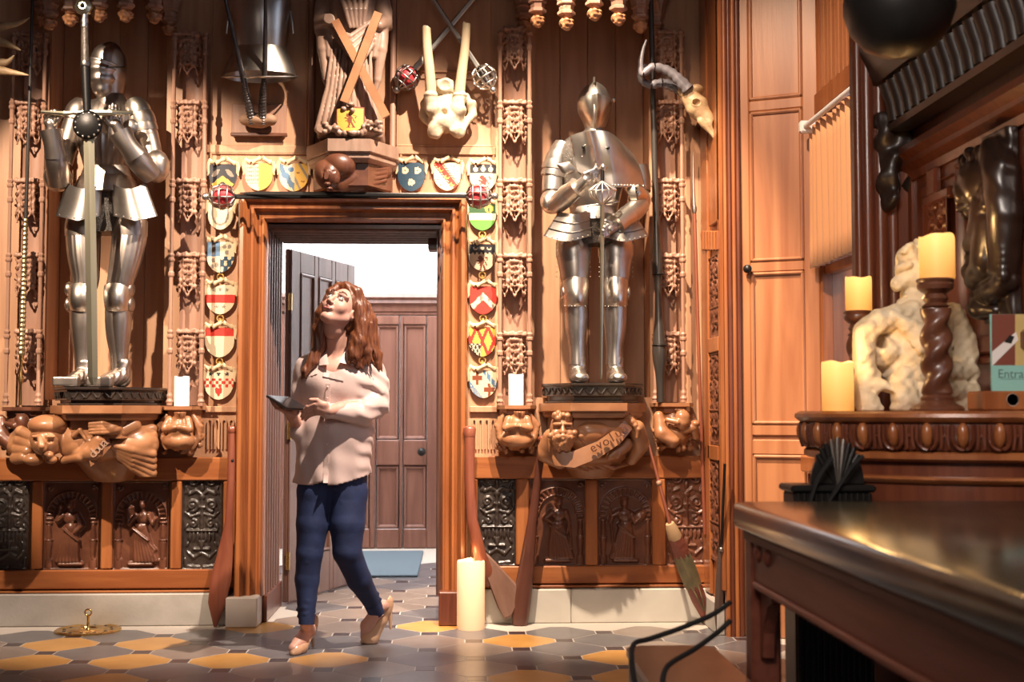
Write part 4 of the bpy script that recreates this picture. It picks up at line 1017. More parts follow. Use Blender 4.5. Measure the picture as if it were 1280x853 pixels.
def gauntlet(t, name, wrist, palm, dirs, m_, thumb, spread=.016, fl=.034, curl=None, part='gauntlet'):
    # palm block plus five fingers of jointed plates; dirs: three successive finger directions, side: across the palm
    d0, d1, d2 = [Vector(d).normalized() for d in dirs]; side = Vector(thumb[0]).normalized()
    lo = Vector(palm)-Vector((.14,.14,.14)); hi = Vector(palm)+Vector((.14,.14,.14)); sd = SD(lo, hi, .0036)
    sd.cap(wrist, palm, .030, .026, .006)
    for k in range(4):
        L = fl*(.86,1,.96,.78)[k]; b = Vector(palm)+side*spread*(1.5-k)*.95+d0*.012
        p1 = b+d0*L*.9; p2 = p1+d1*L; p3 = p2+d2*L*.8
        sd.cap(Vector(palm)+side*spread*(1.5-k)*.6, b, .018, .013, .006); sd.cap(b, p1, .0125, .0115, .002); sd.cap(p1, p2, .0118, .0105, .002); sd.cap(p2, p3, .0108, .009, .002)
        for q in (b, p1, p2): sd.ell(q, .0135, .002)
    b = Vector(palm)+side*.030; q1 = b+Vector(thumb[1])*.032; q2 = q1+Vector(thumb[2])*.028
    sd.cap(Vector(palm)+side*.012, b, .018, .014, .004).cap(b, q1, .0135, .0125, .003).cap(q1, q2, .0122, .010, .002)
    return obj(part, sd.mesh(), m_, t, 180)
keel = lambda amt, w=.22: (lambda a, t: 1+amt*math.exp(-((math.atan2(math.sin(a+PI/2), math.cos(a+PI/2)))/w)**2))
def flutes(n, amt, a0=-PI/2, w=1.2): return lambda a, t: 1+amt*(abs(math.sin(n*(a-a0)))-.5)*(1 if abs(math.atan2(math.sin(a-a0), math.cos(a-a0))) < w else 0)

# ---------------------------------------------------------------- right armour: pointed helmet, great shoulder guard
c = Q(745, 478, .24)
A = thing('suit_of_armour', 'grey steel suit of armour with pointed comb helmet and a sword hilt at its chest', 'armour', (c.x, c.y, pz2_), 'suits of armour')
D = .25
plate(A, 'helmet', [(743,103,D,3,4),(743,108,D,11,14),(743,116,D,18,22),(743,127,D,22,27),(743,137,D,22,27),(744,150,D,17,22),(744,162,D,13,17),(744,170,D,15,18)], steel, keel(.10))
plate(A, 'visor', [(743,126.5,D+.01,22.6,27.5),(743,133,D+.012,22.5,29),(743,143,D+.014,18.5,28),(743,152,D+.012,13,24),(743,160,D+.006,8,18)], steel_b, keel(.17,.16), arc=(PI*1.02, PI*1.98))
obj('comb', MB().patch(lambda u, v: Q(743, 0, 0)*0+Q(743+(u-.5)*2.2, 96+7*v+58*v*v*.0, D+.035+v*.06), 2, 6, .03), steel_b, A)
obj('comb_ridge', MB().tube([Q(743,97,D+.0), Q(743,101,D+.06), Q(743,112,D+.095), Q(743,126,D+.125), Q(743,140,D+.138), Q(743,152,D+.12), Q(743,160,D+.09)], .006, 6), steel_b, A, 60)
obj('visor_pivot', MB().lathe([(.014,-.006),(.014,.004),(.006,.010)], Q(767,125,D+.01), 10, None, 'X'), steel_b, A, 60)
plate(A, 'gorget', [(744,160,D,13,16),(744,166,D,16,18),(743,173,D,24,22),(742,181,D,32,25)], steel, keel(.06))
plate(A, 'breastplate', [(742,172,D-.01,24,18),(741,184,D,42,28),(741,200,D,45,36),(741,222,D,42,38),(742,245,D,36,32),(743,264,D-.01,31,26)], steel, keel(.08))
def guard(u, v):
    xl_, xr_ = 712+10*v, 806-8*(1-v)-10*(1-v)**3
    yt = 170-14*math.sin(PI*min(1,u*1.1))*.5+36*max(0,u-.62)**1.5*2.2; yb = 214+20*min(1,u*2.4)
    y = yt+(yb-yt)*v; x = xl_+(xr_-xl_)*u
    d = D+.165+.035*math.sin(PI*u)*math.sin(PI*min(1,.25+v))-.20*max(0,u-.55)**1.3*1.6-.10*max(0,.25-u)+.03*math.exp(-((u-.33)/.05)**2)*(1-v*.4)
    return Q(x, y, d)
obj('shoulder_guard', MB().patch(guard, 40, 22, .006), steel, A, 60)
rivets(A, [Vector(guard(u, .965))+Vector((0,-.003,0)) for u in np.linspace(.34, .98, 15)]+[Vector(guard(.2,.28)), Vector(guard(.52,.30)), Vector(guard(.12,.55))], steel_b, .0045)
obj('guard_bolt', MB().sphere(Q(729,184,D+.185), .009, 10, 6), iron, A, 180); obj('guard_bolt', MB().sphere(Q(760,185,D+.205), .009, 10, 6), iron, A, 180)
# viewer's-left arm, bent up to the hilt
for k, (x, y, rx) in enumerate(((702,188,15),(698,197,16),(695,206,16.5),(693,214,15.5))):
    plate(A, 'shoulder_lame', [(x+3,y-8,D+.02,rx-3,rx),(x,y,D+.02,rx,rx+1),(x-1.5,y+7,D+.02,rx+1,rx+1)], steel, None, 20)
obj('armhole_mail', MB().sphere(Q(712,196,D+.06), (.05,.06,.09), 14, 8), mail_m, A, 180)
plate(A, 'upper_cannon', [(693,212,D+.02,13,13),(691,226,D+.03,13.5,13),(690,240,D+.04,13,13)], steel, None, 20)
obj('couter', MB().sphere(Q(690,252,D+.05), (.062,.07,.066), 16, 10), steel, A, 180)
wing(A, 'couter_wing', Q(684,253,D+.09), (.030,.035,.045), steel_b)
plate(A, 'vambrace', [(694,257,D+.09,12.5,12.5),(706,247,D+.16,13,13),(717,238,D+.21,10.5,10.5)], steel, None, 20)
plate(A, 'cuff', [(709,244,D+.17,13.5,13.5),(718,237,D+.215,12,12),(722,234,D+.23,13.5,13.5)], steel_b, None, 20)
plate(A, 'rondel_plate', [(700,208,D+.15,2,8),(708,210,D+.17,9,3),(718,213,D+.16,3,3)], steel_d, None, 12)
gauntlet(A, 'gauntlet', Q(720,236,D+.22), Q(732,225,D+.25), [(.75,-.1,.35),(.7,.0,.75),(.1,.35,.5)], steel, [(-.2,-.35,.9),Vector((.7,-.25,.3)),Vector((.8,.1,.35))])
# viewer's-right arm: hand on the hip plates
plate(A, 'upper_cannon', [(797,208,D-.02,14,14),(800,224,D-.02,14,14),(801,240,D-.01,13,13)], steel_d, None, 20)
obj('couter', MB().sphere(Q(799,250,D+.01), (.062,.07,.066), 16, 10), steel, A, 180)
plate(A, 'couter_wing', [(786,243,D+.09,8,3),(797,240,D+.10,11,4),(806,246,D+.06,5,4)], steel_b, None, 14)
plate(A, 'vambrace', [(800,256,D+.03,13,13),(790,266,D+.10,13.5,13.5),(778,275,D+.16,11.5,11.5)], steel, None, 20)
plate(A, 'cuff', [(785,270,D+.13,14,14),(775,278,D+.18,12.5,12.5),(771,281,D+.19,14,14)], steel_b, None, 20)
gauntlet(A, 'gauntlet', Q(774,279,D+.18), Q(762,286,D+.22), [(-.6,-.25,-.35),(-.25,.3,-.8),(.3,.6,-.3)], steel, [(.15,-.3,.9),Vector((-.8,-.2,.3)),Vector((-.7,.1,-.3))])
# waist, hip plates, mail
plate(A, 'waist_lame', [(743,262,D-.01,31,27),(743,269,D,33,29),(743,276,D,37,31)], steel, keel(.05))
plate(A, 'mail_skirt', [(744,272,D,32,26),(745,290,D,34,27),(746,306,D,30,24)], mail_m, None)
def hip(sg, cx):
    def f(u, v):
        w0, w1 = 20, 30; x = cx+(u-.5)*2*(w0+(w1-w0)*v)+sg*(-9*v); y = 268+30*v-6*abs(u-.5)+4*math.sin(PI*u)*v
        return Q(x, y, D+.12+.05*math.sin(PI*u)+.022*v)
    return f
hl, hr = hip(1, 718), hip(-1, 772)
obj('hip_plate', MB().patch(hl, 20, 12, .005), steel_d, A, 60); obj('hip_plate', MB().patch(hr, 20, 12, .005), steel_d, A, 60)
for h in (hl, hr):
    rivets(A, [Vector(h(u, .95))+Vector((0,-.002,0)) for u in np.linspace(.06,.94,9)], steel_b)
    for v in (.35, .68): obj('hip_lame_edge', MB().tube([Vector(h(u, v))+Vector((0,-.003,0)) for u in np.linspace(0,1,14)], .003, 5), steel_d, A, 60)
# legs
for sx, xs in ((-1, (717,718,719,720,721,722)), (1, (770,770,769,769,768,769))):
    plate(A, 'cuisse', [(xs[0],300,D-.01,22,20),(xs[0],318,D,22.5,22),(xs[1],338,D+.01,19.5,20),(xs[1],354,D+.015,17,17.5)], steel, keel(.05,.3))
    plate(A, 'cuisse_top', [(xs[0],304,D-.01,23,21.5),(xs[0],313,D,23.3,22.7),(xs[0],322,D,22.9,22.8)], steel, keel(.05,.3), cap=False)
    plate(A, 'poleyn', [(xs[2],350,D+.015,17.6,18.2),(xs[2],360,D+.02,18,20),(xs[2],372,D+.025,16.5,22),(xs[2],382,D+.02,16,17)], steel_b, keel(.07,.4))
    wing(A, 'poleyn_wing', Q(xs[2]+sx*15.5,366,D+.01), (.016,.055,.040), steel)
    plate(A, 'greave', [(xs[2],380,D+.01,15,15),(xs[3],396,D,15.2,16),(xs[3],414,D-.005,13.8,15),(xs[4],436,D-.005,10.8,11.5),(xs[4],456,D-.005,11,12)], steel, keel(.05,.25))
    q = [Q(xs[0]+g*22.2*math.cos(.35), y, D+.045) for g in (-1,1) for y in range(304, 350, 6)]; rivets(A, q, steel_b, .003)
    rivets(A, [Q(xs[2]+g*4.2, 383, D+.105-abs(g)*.012) for g in range(-3, 4)], steel_b, .003)
    z0 = pz2_; b = Q(xs[5], 460, D); sd = SD((b.x-.08, b.y-.20, z0-.01), (b.x+.08, b.y+.09, z0+.15), .0042)
    sd.cap((b.x, b.y, z0+.045), (b.x, b.y, z0+.12), .044, .042, .01).ell((b.x, b.y+.02, z0+.03), (.042,.05,.034), .01)
    sd.cap((b.x, b.y-.03, z0+.045), (b.x, b.y-.12, z0+.030), .043, .032, .014).ell((b.x, b.y-.125, z0+.028), (.046,.045,.028), .01)
    sd.box((b.x, b.y-.04, z0-.03), (.2,.3,.031), 0, .001, 'sub')
    sd.warp(lambda X, Y, Z: .0016*np.sin((Y-Z*.5)*230)); obj('sabaton', sd.mesh(), steel, A, 180)
# the sword: cage hilt under the guard, slim blade down between the feet
s0 = Q(752, 235, D+.27)
SW = thing('cage_hilt_sword', 'slim sword with a diamond cage hilt held upright before the right armour', 'sword', Q(750,476,D+.10))
top, tip = Q(753,212,D+.27), Q(751,474,D+.12)
obj('pommel', MB().lathe([(.003,-.02),(.014,-.012),(.019,0),(.014,.012),(.005,.018)], Q(754,209,D+.27), 14), steel_b, SW, 180)
obj('grip', MB().tube([top, Q(753,236,D+.265)], .010, 10), iron, SW, 60)
for k in range(7):
    a = -PI+PI*k/6; x = 753+17*math.cos(a)
    obj('cage_bar', MB().tube([Q(753,226,D+.27), Q(x,237,D+.27-.05*math.sin(a)), Q(753+(x-753)*.9,246,D+.27-.05*math.sin(a)), Q(753,256,D+.262)], .0045, 6), steel_b, SW, 60)
obj('cage_ring', MB().tube([Q(753+17*math.cos(a),238,D+.27-.05*math.sin(a)) for a in np.linspace(0, 2*PI, 21)], .0045, 6), steel_b, SW, 60)
obj('crossguard', MB().tube([Q(733,258,D+.25), Q(753,255,D+.265), Q(772,252,D+.25)], .006, 8), steel_b, SW, 60)
obj('blade', MB().loft([Q(753,256,D+.262), tip], [.011,.006], [.003,.002], 6), blade_m, SW)

# ---------------------------------------------------------------- left armour: round helmet, fluted, holding the great sword
c = Q(125, 483, .24); D = .22
B = thing('suit_of_armour', 'brownish fluted suit of armour with round visored helmet, hands at a great sword', 'armour', (c.x, c.y, pz1_), 'suits of armour')
st = mat('armour_steel_warm', (.46,.39,.335), .38, 1, col2=(.54,.47,.41), scale=9, bump=.03, bscale=18)
plate(B, 'helmet', [(135,54,D,4,5),(136,58,D,13,15),(136,68,D,20,25),(136,82,D,23,28),(137,95,D,22,28),(138,108,D,18,22),(139,122,D,15,18)], st, keel(.03,.1))
obj('helmet_ridge', MB().tube([Q(133,54,D), Q(130,60,D+.06), Q(128,70,D+.10), Q(127,80,D+.115)], .005, 6), st, B, 60)
plate(B, 'visor', [(133,82,D+.012,23.4,29),(131,90,D+.014,23,31),(131,102,D+.014,20,30),(132,113,D+.01,15,26),(134,121,D,11,20)], st, lambda a, t: 1+.035*math.sin(t*26), arc=(PI*1.0, PI*2.0), seg=26)
obj('visor_slit', MB().tube([Q(133+23*math.cos(a), 83.5, D+.012-29.6*U*math.sin(a)) for a in np.linspace(PI*1.1, PI*1.9, 16)], .004, 5), black, B)
for k in range(4): plate(B, 'gorget_lame', [(139,117+5*k,D,15+2.6*k,17+2*k),(139,123+5*k,D,18+2.6*k,19+2*k)], st, None, 24, sub=False, cap=False)
plate(B, 'breastplate', [(137,130,D-.01,28,18),(136,143,D,38,27),(134,160,D,38,34),(133,180,D+.01,35,36),(133,200,D,30,30),(133,212,D-.01,27,25)], st, flutes(15, .045), n=90, seg=20, ang=35)
# viewer's-left arm: raised fist
plate(B, 'shoulder', [(104,132,D,14,14),(98,140,D+.02,16,16),(93,152,D+.03,15,15)], st)
plate(B, 'upper_cannon', [(95,145,D+.02,13,14),(86,175,D+.03,13,14),(78,205,D+.05,12,13)], st)
obj('couter', MB().sphere(Q(72,222,D+.07), (.07,.075,.075), 18, 10), st, B, 180)
plate(B, 'vambrace', [(74,228,D+.10,14,14),(71,205,D+.17,14,14),(66,182,D+.21,11,11)], st)
plate(B, 'cuff', [(70,196,D+.19,14,14),(67,180,D+.215,12,12),(64,163,D+.225,14.5,14)], st)
gauntlet(B, 'gauntlet', Q(65,166,D+.22), Q(63,155,D+.235), [(.05,-.3,.9),(.45,-.4,.3),(.3,.6,-.4)], st, [(.95,-.2,.0),Vector((.5,-.5,.6)),Vector((.5,-.2,.5))])
# viewer's-right arm: forearm across, open hand on the sword
for k, (x, y, r_) in enumerate(((172,137,16),(177,147,16.5),(180,157,16),(182,166,15))):
    plate(B, 'shoulder_lame', [(x-4,y-8,D+.01,r_-4,r_-2),(x,y,D+.02,r_,r_),(x+2,y+8,D+.02,r_+.6,r_)], steel_b if k == 0 else st, None, 20)
obj('armpit_disc', MB().lathe([(.003,-.014),(.026,-.010),(.040,.002),(.036,.006)], Q(163,158,D+.16), 16, None, 'Y'), steel_b, B, 60)
plate(B, 'upper_cannon', [(183,166,D+.02,14,14),(187,182,D+.03,14,14),(190,197,D+.05,13.5,13.5)], st)
obj('couter', MB().sphere(Q(196,208,D+.07), (.066,.075,.085), 18, 10), st, B, 180)
wing(B, 'couter_wing', Q(203,205,D+.07), (.034,.06,.055), st)
plate(B, 'vambrace', [(190,218,D+.10,14,13),(176,204,D+.16,15,14),(162,186,D+.21,12,12)], st)
plate(B, 'cuff', [(170,196,D+.19,15,14),(160,182,D+.215,12.5,12.5),(150,166,D+.225,15,14)], st)
gauntlet(B, 'gauntlet', Q(151,167,D+.22), Q(145,156,D+.235), [(-.12,-.1,1),(-.1,.05,1),(-.05,.2,1)], st, [(-.9,-.35,.1),Vector((-.5,-.4,.7)),Vector((.0,-.1,.9))])
plate(B, 'waist_lame', [(133,210,D-.01,28,25),(133,218,D,31,28),(133,225,D,34,30)], st)
plate(B, 'skirt_lame', [(133,222,D,34,30),(133,232,D,39,33),(133,243,D,43,35)], st)
plate(B, 'mail_skirt', [(133,238,D-.02,36,28),(134,262,D-.02,38,28),(135,292,D-.02,30,22)], mail_m)
def hipB(sg, cx):
    def f(u, v):
        w0, w1 = 22, 28; x = cx+(u-.5)*2*(w0+(w1-w0)*v)+sg*9*v; y = 236+40*v-8*(abs(u-.5)*2)**2*(1-v)-6*abs(u-.5)*2*v
        return Q(x, y, D+.11+.055*math.sin(PI*u)+.02*v)
    return f
for g, cx in ((1, 160), (-1, 106)):
    h = hipB(g, cx); obj('hip_plate', MB().patch(h, 20, 14, .005), steel_d, B, 60); rivets(B, [Vector(h(u, .94))+Vector((0,-.002,0)) for u in np.linspace(.08,.92,6)], steel_b)
for sx, X in ((-1, (104,105,103,103,104,105)), (1, (162,158,147,147,149,152))):
    plate(B, 'cuisse', [(X[0],274,D-.01,21,19),(X[0],292,D,21.5,21),(X[1],320,D+.01,20,21),(X[2]+4,350,D+.015,16.5,17),(X[2],364,D+.015,15.5,16)], st, lambda a, t: 1+.035*(abs(math.sin(10*a))-.5)*min(1, 4*t), n=80, ang=35)
    plate(B, 'cuisse_top', [(X[0]+1,276,D-.01,22,20.5),(X[0],284,D,22.6,22),(X[0],296,D,22.3,22.2)], st, cap=False)
    plate(B, 'poleyn', [(X[2],358,D+.015,16.5,17.5),(X[2],366,D+.02,17,21),(X[2],376,D+.025,16.5,22),(X[2],386,D+.015,15.5,17)], steel_b)
    for dy in (-9, 10): wing(B, 'poleyn_wing', Q(X[2]+sx*16.5,371+dy,D), (.020,.050,.040), st)
    plate(B, 'greave', [(X[2],383,D+.01,15.5,15),(X[3]+1,400,D,16.5,17),(X[3]+1,420,D-.005,15,16),(X[4],446,D-.005,11,12),(X[4]+1,462,D-.005,11.5,12)], st)
    z0 = pz1_; b = Q(X[5], 466, D); fx = b.x-(.055 if sx > 0 else .03); sd = SD((b.x-.19, b.y-.22, z0-.01), (b.x+.09, b.y+.09, z0+.15), .0042)
    sd.cap((b.x, b.y, z0+.045), (b.x, b.y, z0+.12), .046, .044, .01)
    sd.cap((b.x, b.y-.02, z0+.06), (fx, b.y-.12, z0+.03), .045, .032, .014); sd.box((fx-.015, b.y-.145, z0+.027), (.062,.045,.026), .010, .006, rot=rotm('Z', 8))
    sd.box((b.x, b.y-.04, z0-.03), (.3,.4,.031), 0, .001, 'sub'); sd.warp(lambda X_, Y_, Z_: .0016*np.sin((Y_-Z_*.5)*230)*(Y_ > b.y-.12)); obj('sabaton', sd.mesh(), st, B, 180)
# great sword
dS_ = D+.29
G_ = thing('great_sword', 'tall two-handed sword with octagonal pommel and studded round guard standing before left armour', 'sword', Q(116,478,dS_))
pc = Q(105, 9, dS_); q = MB().lathe([(.020,-.030),(.042,-.018),(.046,0),(.042,.018),(.020,.030)], pc, 8, None, 'Y'); obj('pommel', q, blade_m, G_, 30)
obj('pommel_boss', MB().sphere(pc+Vector((0,-.03,0)), (.012,.01,.012), 10, 6), iron, G_, 180)
obj('grip_collar', MB().lathe([(.017,-.02),(.020,-.012),(.016,0),(.021,.012),(.016,.03),(.018,.05)], Q(106,30,dS_), 12), steel, G_, 60)
obj('grip', MB().loft([Q(106,28,dS_), Q(107,80,dS_)], [.017,.023], [.015,.019], 12), mat('dark_leather', (.055,.042,.032), .42, col2=(.09,.07,.055), scale=30, bump=.3, bscale=80), G_, 60)
obj('grip_band', MB().lathe([(.024,-.012),(.027,0),(.024,.012)], Q(107,80,dS_), 12), steel_d, G_, 60)
obj('lower_grip', MB().loft([Q(107,82,dS_), Q(109,140,dS_)], [.023,.020], [.019,.017], 12), iron, G_, 60)
obj('crossguard', MB().loft([Q(52,140,dS_-.03), Q(80,142,dS_), Q(110,141,dS_), Q(140,141,dS_), Q(166,141,dS_-.03)], [.010,.014,.017,.014,.010], [.008,.010,.012,.010,.008], 8), blade_m, G_)
ring = MB().lathe([(.002,-.018),(.055,-.016),(.070,-.006),(.073,.004),(.060,.012),(.002,.013)], Q(109,156,dS_+.015), 26, None, 'Y'); obj('round_guard', ring, iron, G_, 60)
cg = Q(109,156,dS_+.034)
for k in range(13): a = 2*PI*k/13; obj('guard_stud', MB().sphere(cg+Vector((.060*math.cos(a), .004, .060*math.sin(a))), .0062, 7, 5), steel_b, G_, 180)
obj('blade', MB().loft([Q(111,160,dS_), Q(114,350,dS_), Q(116,472,dS_), Q(117,481,dS_)], [.026,.028,.024,.012], [.006,.006,.005,.003], 4), blade_m, G_)

# ---------------------------------------------------------------- hanging breast plate, horns on a board, statue with the saltire
D = .145
t = thing('breastplate', 'bright polished steel cuirass hanging above the doorway behind a pair of horns', 'armour', Q(325, 60, .05))
plate(t, 'chest', [(325,-40,D,34,18),(325,-10,D,40,28),(325,20,D,40,32),(325,45,D,37,29),(325,62,D,34,24)], steel_b, keel(.05,.3), n=36)
plate(t, 'waist_flange', [(325,60,D,34,24),(325,72,D,39,27),(325,84,D,44,30),(325,96,D,47.5,33)], steel_b, None, n=36, cap=False)
obj('edge_roll', MB().tube([Q(325+47.5*math.cos(a), 96, D-33*U*math.sin(a)) for a in np.linspace(0, 2*PI, 41)], .005, 6), steel_b, t, 60)
for g in (-1, 1): obj('side_strap', MB().tube([Q(325+g*38,14,D+.02), Q(325+g*40.5,28,D+.03), Q(325+g*42,42,D+.02)], .007, 6), steel, t, 60)
obj('hook', MB().tube([Q(325,-42,0), Q(325,-45,.06), Q(325,-38,.10)], .008, 6), iron, t)
t = thing('mounted_horns', 'pair of long straight ringed black horns on a pale board over the doorway', 'horns', Q(327, 140, .0))
a, b = W(289, 169, YW-.03), W(358, 130, YW-.03)
obj('board', MB().cbox((a.x, YW-.03, a.z), (b.x, YW, b.z), .005), wood_pale, t); a, b = W(288, 170, YW-.05), W(359, 166, YW-.05); obj('ledge', MB().cbox((a.x, YW-.05, a.z), (b.x, YW-.03, b.z), .004), wood_carve, t)
sd = SD(Q(322,150,.09)-Vector((.10,.09,.06)), Q(322,150,.09)+Vector((.10,.10,.07)), .005); sd.ell(Q(322,151,.08), (.075,.06,.04), .02).ell(Q(308,150,.09), (.04,.04,.03), .02).ell(Q(337,150,.09), (.04,.04,.03), .02).box(Q(322,153,.03), (.05,.03,.03), .01).noise(.003, 70)
obj('skull_cap', sd.mesh(), mat('hide', (.30,.17,.10), .7, bump=.3), t, 180)
for xa_, xb_, x2 in ((316, 301, 279), (328, 331, 332)):
    pts = lerp_list([(xa_,154,.10),(xa_*.55+xb_*.45-1,120,.19),(xb_,85,.28),(x2,-12,.42)], 90); P = [Q(*p) for p in pts]
    rr = [(.024-.016*(k/90))*(1+(.13*math.sin(k*2.1) if k < 52 else 0)) for k in range(91)]
    obj('horn', MB().loft(P, rr, rr, 10), horn, t, 60)
# saint's statue
t = thing('saint_statue', 'carved oak statue of a robed saint holding a saltire cross above the doorway', 'statue', Vector((W(440,170,YW-.15).x, YW-.16, cz_+.04)))
zb = cz_+.04; D = .15
sd = SD(Q(388, 182, .32)+Vector((0,0,0)), Q(494, -75, 0)+Vector((0,-.036,0)), .0050)
xm = W(440, 0, YW-D).x; V3 = lambda px, py, d: Q(px, py, d)
sd.chain([V3(440,165,D),V3(440,110,D),V3(440,60,D+.02),V3(440,5,D+.01)], [.13,.12,.125,.13], .03, flat=(1,1.35,1))
sd.ell(V3(440,-8,D), (.15,.10,.10), .03); sd.ell(V3(440,-42,D+.02), (.062,.072,.085), .02).ell(V3(438,-30,D+.07), (.045,.04,.06), .02)
sd.chain([V3(404,2,D),V3(396,30,D+.06),V3(412,24,D+.15)], [.05,.048,.03], .015); sd.chain([V3(476,2,D),V3(482,28,D+.05),V3(474,32,D+.12)], [.05,.048,.028], .015)
for k in range(4): sd.chain([V3(408+k*2.5,20+2*k,D+.16),V3(414+k*2.5,22+2*k,D+.185),V3(418+k*1.5,26+2*k,D+.17)], [.013,.012,.010], .004)
for g, x0 in ((-1, 402), (1, 478)):                                   # hanging sleeves and mantle edges
    sd.chain([V3(x0,30,D+.07),V3(x0-2*g,62,D+.08),V3(x0-6*g,100,D+.07),V3(x0-10*g,118,D+.06)], [.036,.034,.020,.010], .012)
    sd.chain([V3(x0-7*g,36,D+.10),V3(x0-10*g,70,D+.10)], [.022,.018], .010)
rf = random.Random(21)
for k in range(11):                                                   # folds of the robe
    q = k-5; j = rf.uniform(-1.5,1.5); sd.chain([V3(439+q*4.6+j,62,D+.115),V3(436+q*5.6-j,112,D+.125-.006*abs(q)),V3(434+q*7.4+j,162,D+.13-.008*abs(q))], [rf.uniform(.006,.010),rf.uniform(.010,.015),rf.uniform(.013,.018)], .007)
for k in range(6): sd.chain([V3(410+k*4,34+k*5,D+.12),V3(438+k*2,46+k*7,D+.15),V3(466,26+k*6,D+.12)], [.012,.015,.012], .008)
for k in range(5): sd.chain([V3(424+k*9,-10,D+.10),V3(432+k*6,12,D+.135),V3(438+k*4,34,D+.13)], [.012,.014,.010], .008)
sd.ell(V3(405,163,D+.13), (.045,.06,.028), .015).ell(V3(460,165,D+.10), (.05,.06,.03), .015)
sd.box(V3(440,172,D-.02), (.17,.13,.03), .01, .01); sd.box((xm, YW-D, zb-.06), (.4,.3,.061), 0, .001, 'sub'); sd.noise(.0018, 60, 8)
obj('robed_figure', sd.mesh(), wood_grey, t, 180)
for (x0, y0), (x1, y1) in (((419,26),(483,146)), ((473,16),(430,128))):
    a, b = Q(x0, y0, D+.165 if x0 < 440 else D+.205), Q(x1, y1, D+.175 if x0 < 440 else D+.215); d = (b-a).normalized(); s_ = d.cross(Vector((0,1,0))).normalized()*.021
    o_ = Vector((0,.012,0)); obj('saltire_beam', MB().add([a-s_-o_,a+s_-o_,b+s_-o_,b-s_-o_,a-s_+o_,a+s_+o_,b+s_+o_,b-s_+o_], [(0,1,2,3),(7,6,5,4),(0,4,5,1),(1,5,6,2),(2,6,7,3),(3,7,4,0)]), wood_corb, t)
sd = SD(Q(394,178,.40), Q(490,126,.1), .0042); rng = random.Random(12)
for k in range(46):
    x = rng.uniform(402,478); y = 165-abs(x-438)*-.06-rng.uniform(0,14)
    if abs(x-438) < 16: y = rng.uniform(128,138) if k % 2 else 166
    sd.ell(Q(x, y, .345-abs(x-438)*.0008+rng.uniform(-.01,.02)), (rng.uniform(.012,.022),.018,rng.uniform(.010,.02)), .004)
sd.ell(Q(438,152,.26), (.085,.05,.07), .02); sd.noise(.003,100); sd.box((xm, YW-D, zb-.06), (.4,.3,.062), 0, .001, 'sub'); obj('leaf_carving', sd.mesh(), wood_grey, t, 180)
for x in (389, 491):
    p = W(x, 90, YW-.05); zt_ = W(x, -60, YW-.05).z; s2 = thing('statue_shaft', 'slim pale oak shaft %s the saint statue' % ('left of' if x < 440 else 'right of'), 'shaft', (p.x, YW-.05, zb-.03))
    pr = [(.022,zb-.03),(.022,zb+.0),(.016,zb+.02),(.016,zt_)] ; obj('column', MB().lathe(pr, (p.x, YW-.05, 0), 14), wood_pale, s2, 40); obj('wall_strip', MB().cbox((p.x-.02,YW-.034,zb-.03),(p.x+.02,YW,zt_)), wood_carve, s2)
# ================================================================== SHIELDS
HC = {k: mat('paint_'+k, c, .5, bump=.12, bscale=45) for k, c in dict(cream=(.70,.56,.36), red=(.55,.035,.022), blue=(.10,.19,.30), black=(.025,.025,.03), gold=(.68,.40,.07), green=(.10,.27,.045), navy=(.022,.055,.085), brown=(.20,.05,.02), grey=(.25,.20,.15), pink=(.62,.22,.17), dgreen=(.03,.08,.03)).items()}
HK = list(HC)
gilt = mat('gilt', (.66,.42,.13), .4, .7)
ribbon_m = mat('parchment', (.66,.50,.30), .6, bump=.25, bscale=50)
def inell(x, y, cx, cy, rx, ry, a=0):
    c, s = math.cos(a), math.sin(a); dx, dy = x-cx, y-cy; return ((dx*c+dy*s)/rx)**2+((-dx*s+dy*c)/ry)**2 < 1
def lion(x, y, cx, cy, s):
    x, y = (x-cx)*.52/s, (y-cy)/s
    return any(inell(x, y, *e) for e in ((0,.05,.22,.5,.35),(-.22,-.48,.26,.24),(-.02,-.30,.25,.26),(-.36,-.12,.30,.09,.35),(-.30,.12,.28,.08,-.3),(-.12,.62,.10,.34,.2),(.26,.58,.12,.36,-.4),(-.2,.92,.2,.08),(.38,.9,.2,.08),(.42,.10,.07,.38,-.5),(.60,-.28,.07,.2,.4),(.52,-.50,.16,.08)))
def star(x, y, cx, cy, r, n=5):
    d = math.hypot(x-cx, 2*(y-cy)); a = math.atan2(2*(y-cy), x-cx)+PI/2; return d < r*(.45+.55*abs(((a*n/(2*PI)) % 1)-.5)*2)
def cres(x, y, cx, cy, r, dx=0, dy=-.4): return math.hypot(x-cx, 2*(y-cy)) < r and math.hypot(x-cx-dx*r, 2*(y-cy)-dy*r) > r*.74
def d1(x, y):
    v = y-abs(x)*.42
    if .42 < v < .64: return 'gold'
    return 'grey' if inell(x,y,-.5,.33,.3,.1,-.4) or inell(x,y,.5,.33,.3,.1,.4) else 'black'
def d2(x, y):
    if x > .02: return 'gold' if (x+y) % 9 < 8 else 'cream'
    return 'pink' if ((x+y) % .3 < .15) == ((x-y) % .3 < .15) and y < .75 else 'cream'
def d3(x, y):
    if x < .05: return 'blue' if abs((y-.1)-(x+1)*.75) < .17+.05*math.sin(14*x) or inell(x,y,-.2,.22,.2,.09) else 'cream'
    return 'grey' if abs((y-.55)-(x-.1)*1.1) < .09 or abs((y-.1)-(x-.5)*.9) < .09 else ('brown' if cres(x,y,.3,.3,.12) or cres(x,y,.62,.62,.12) else 'gold')
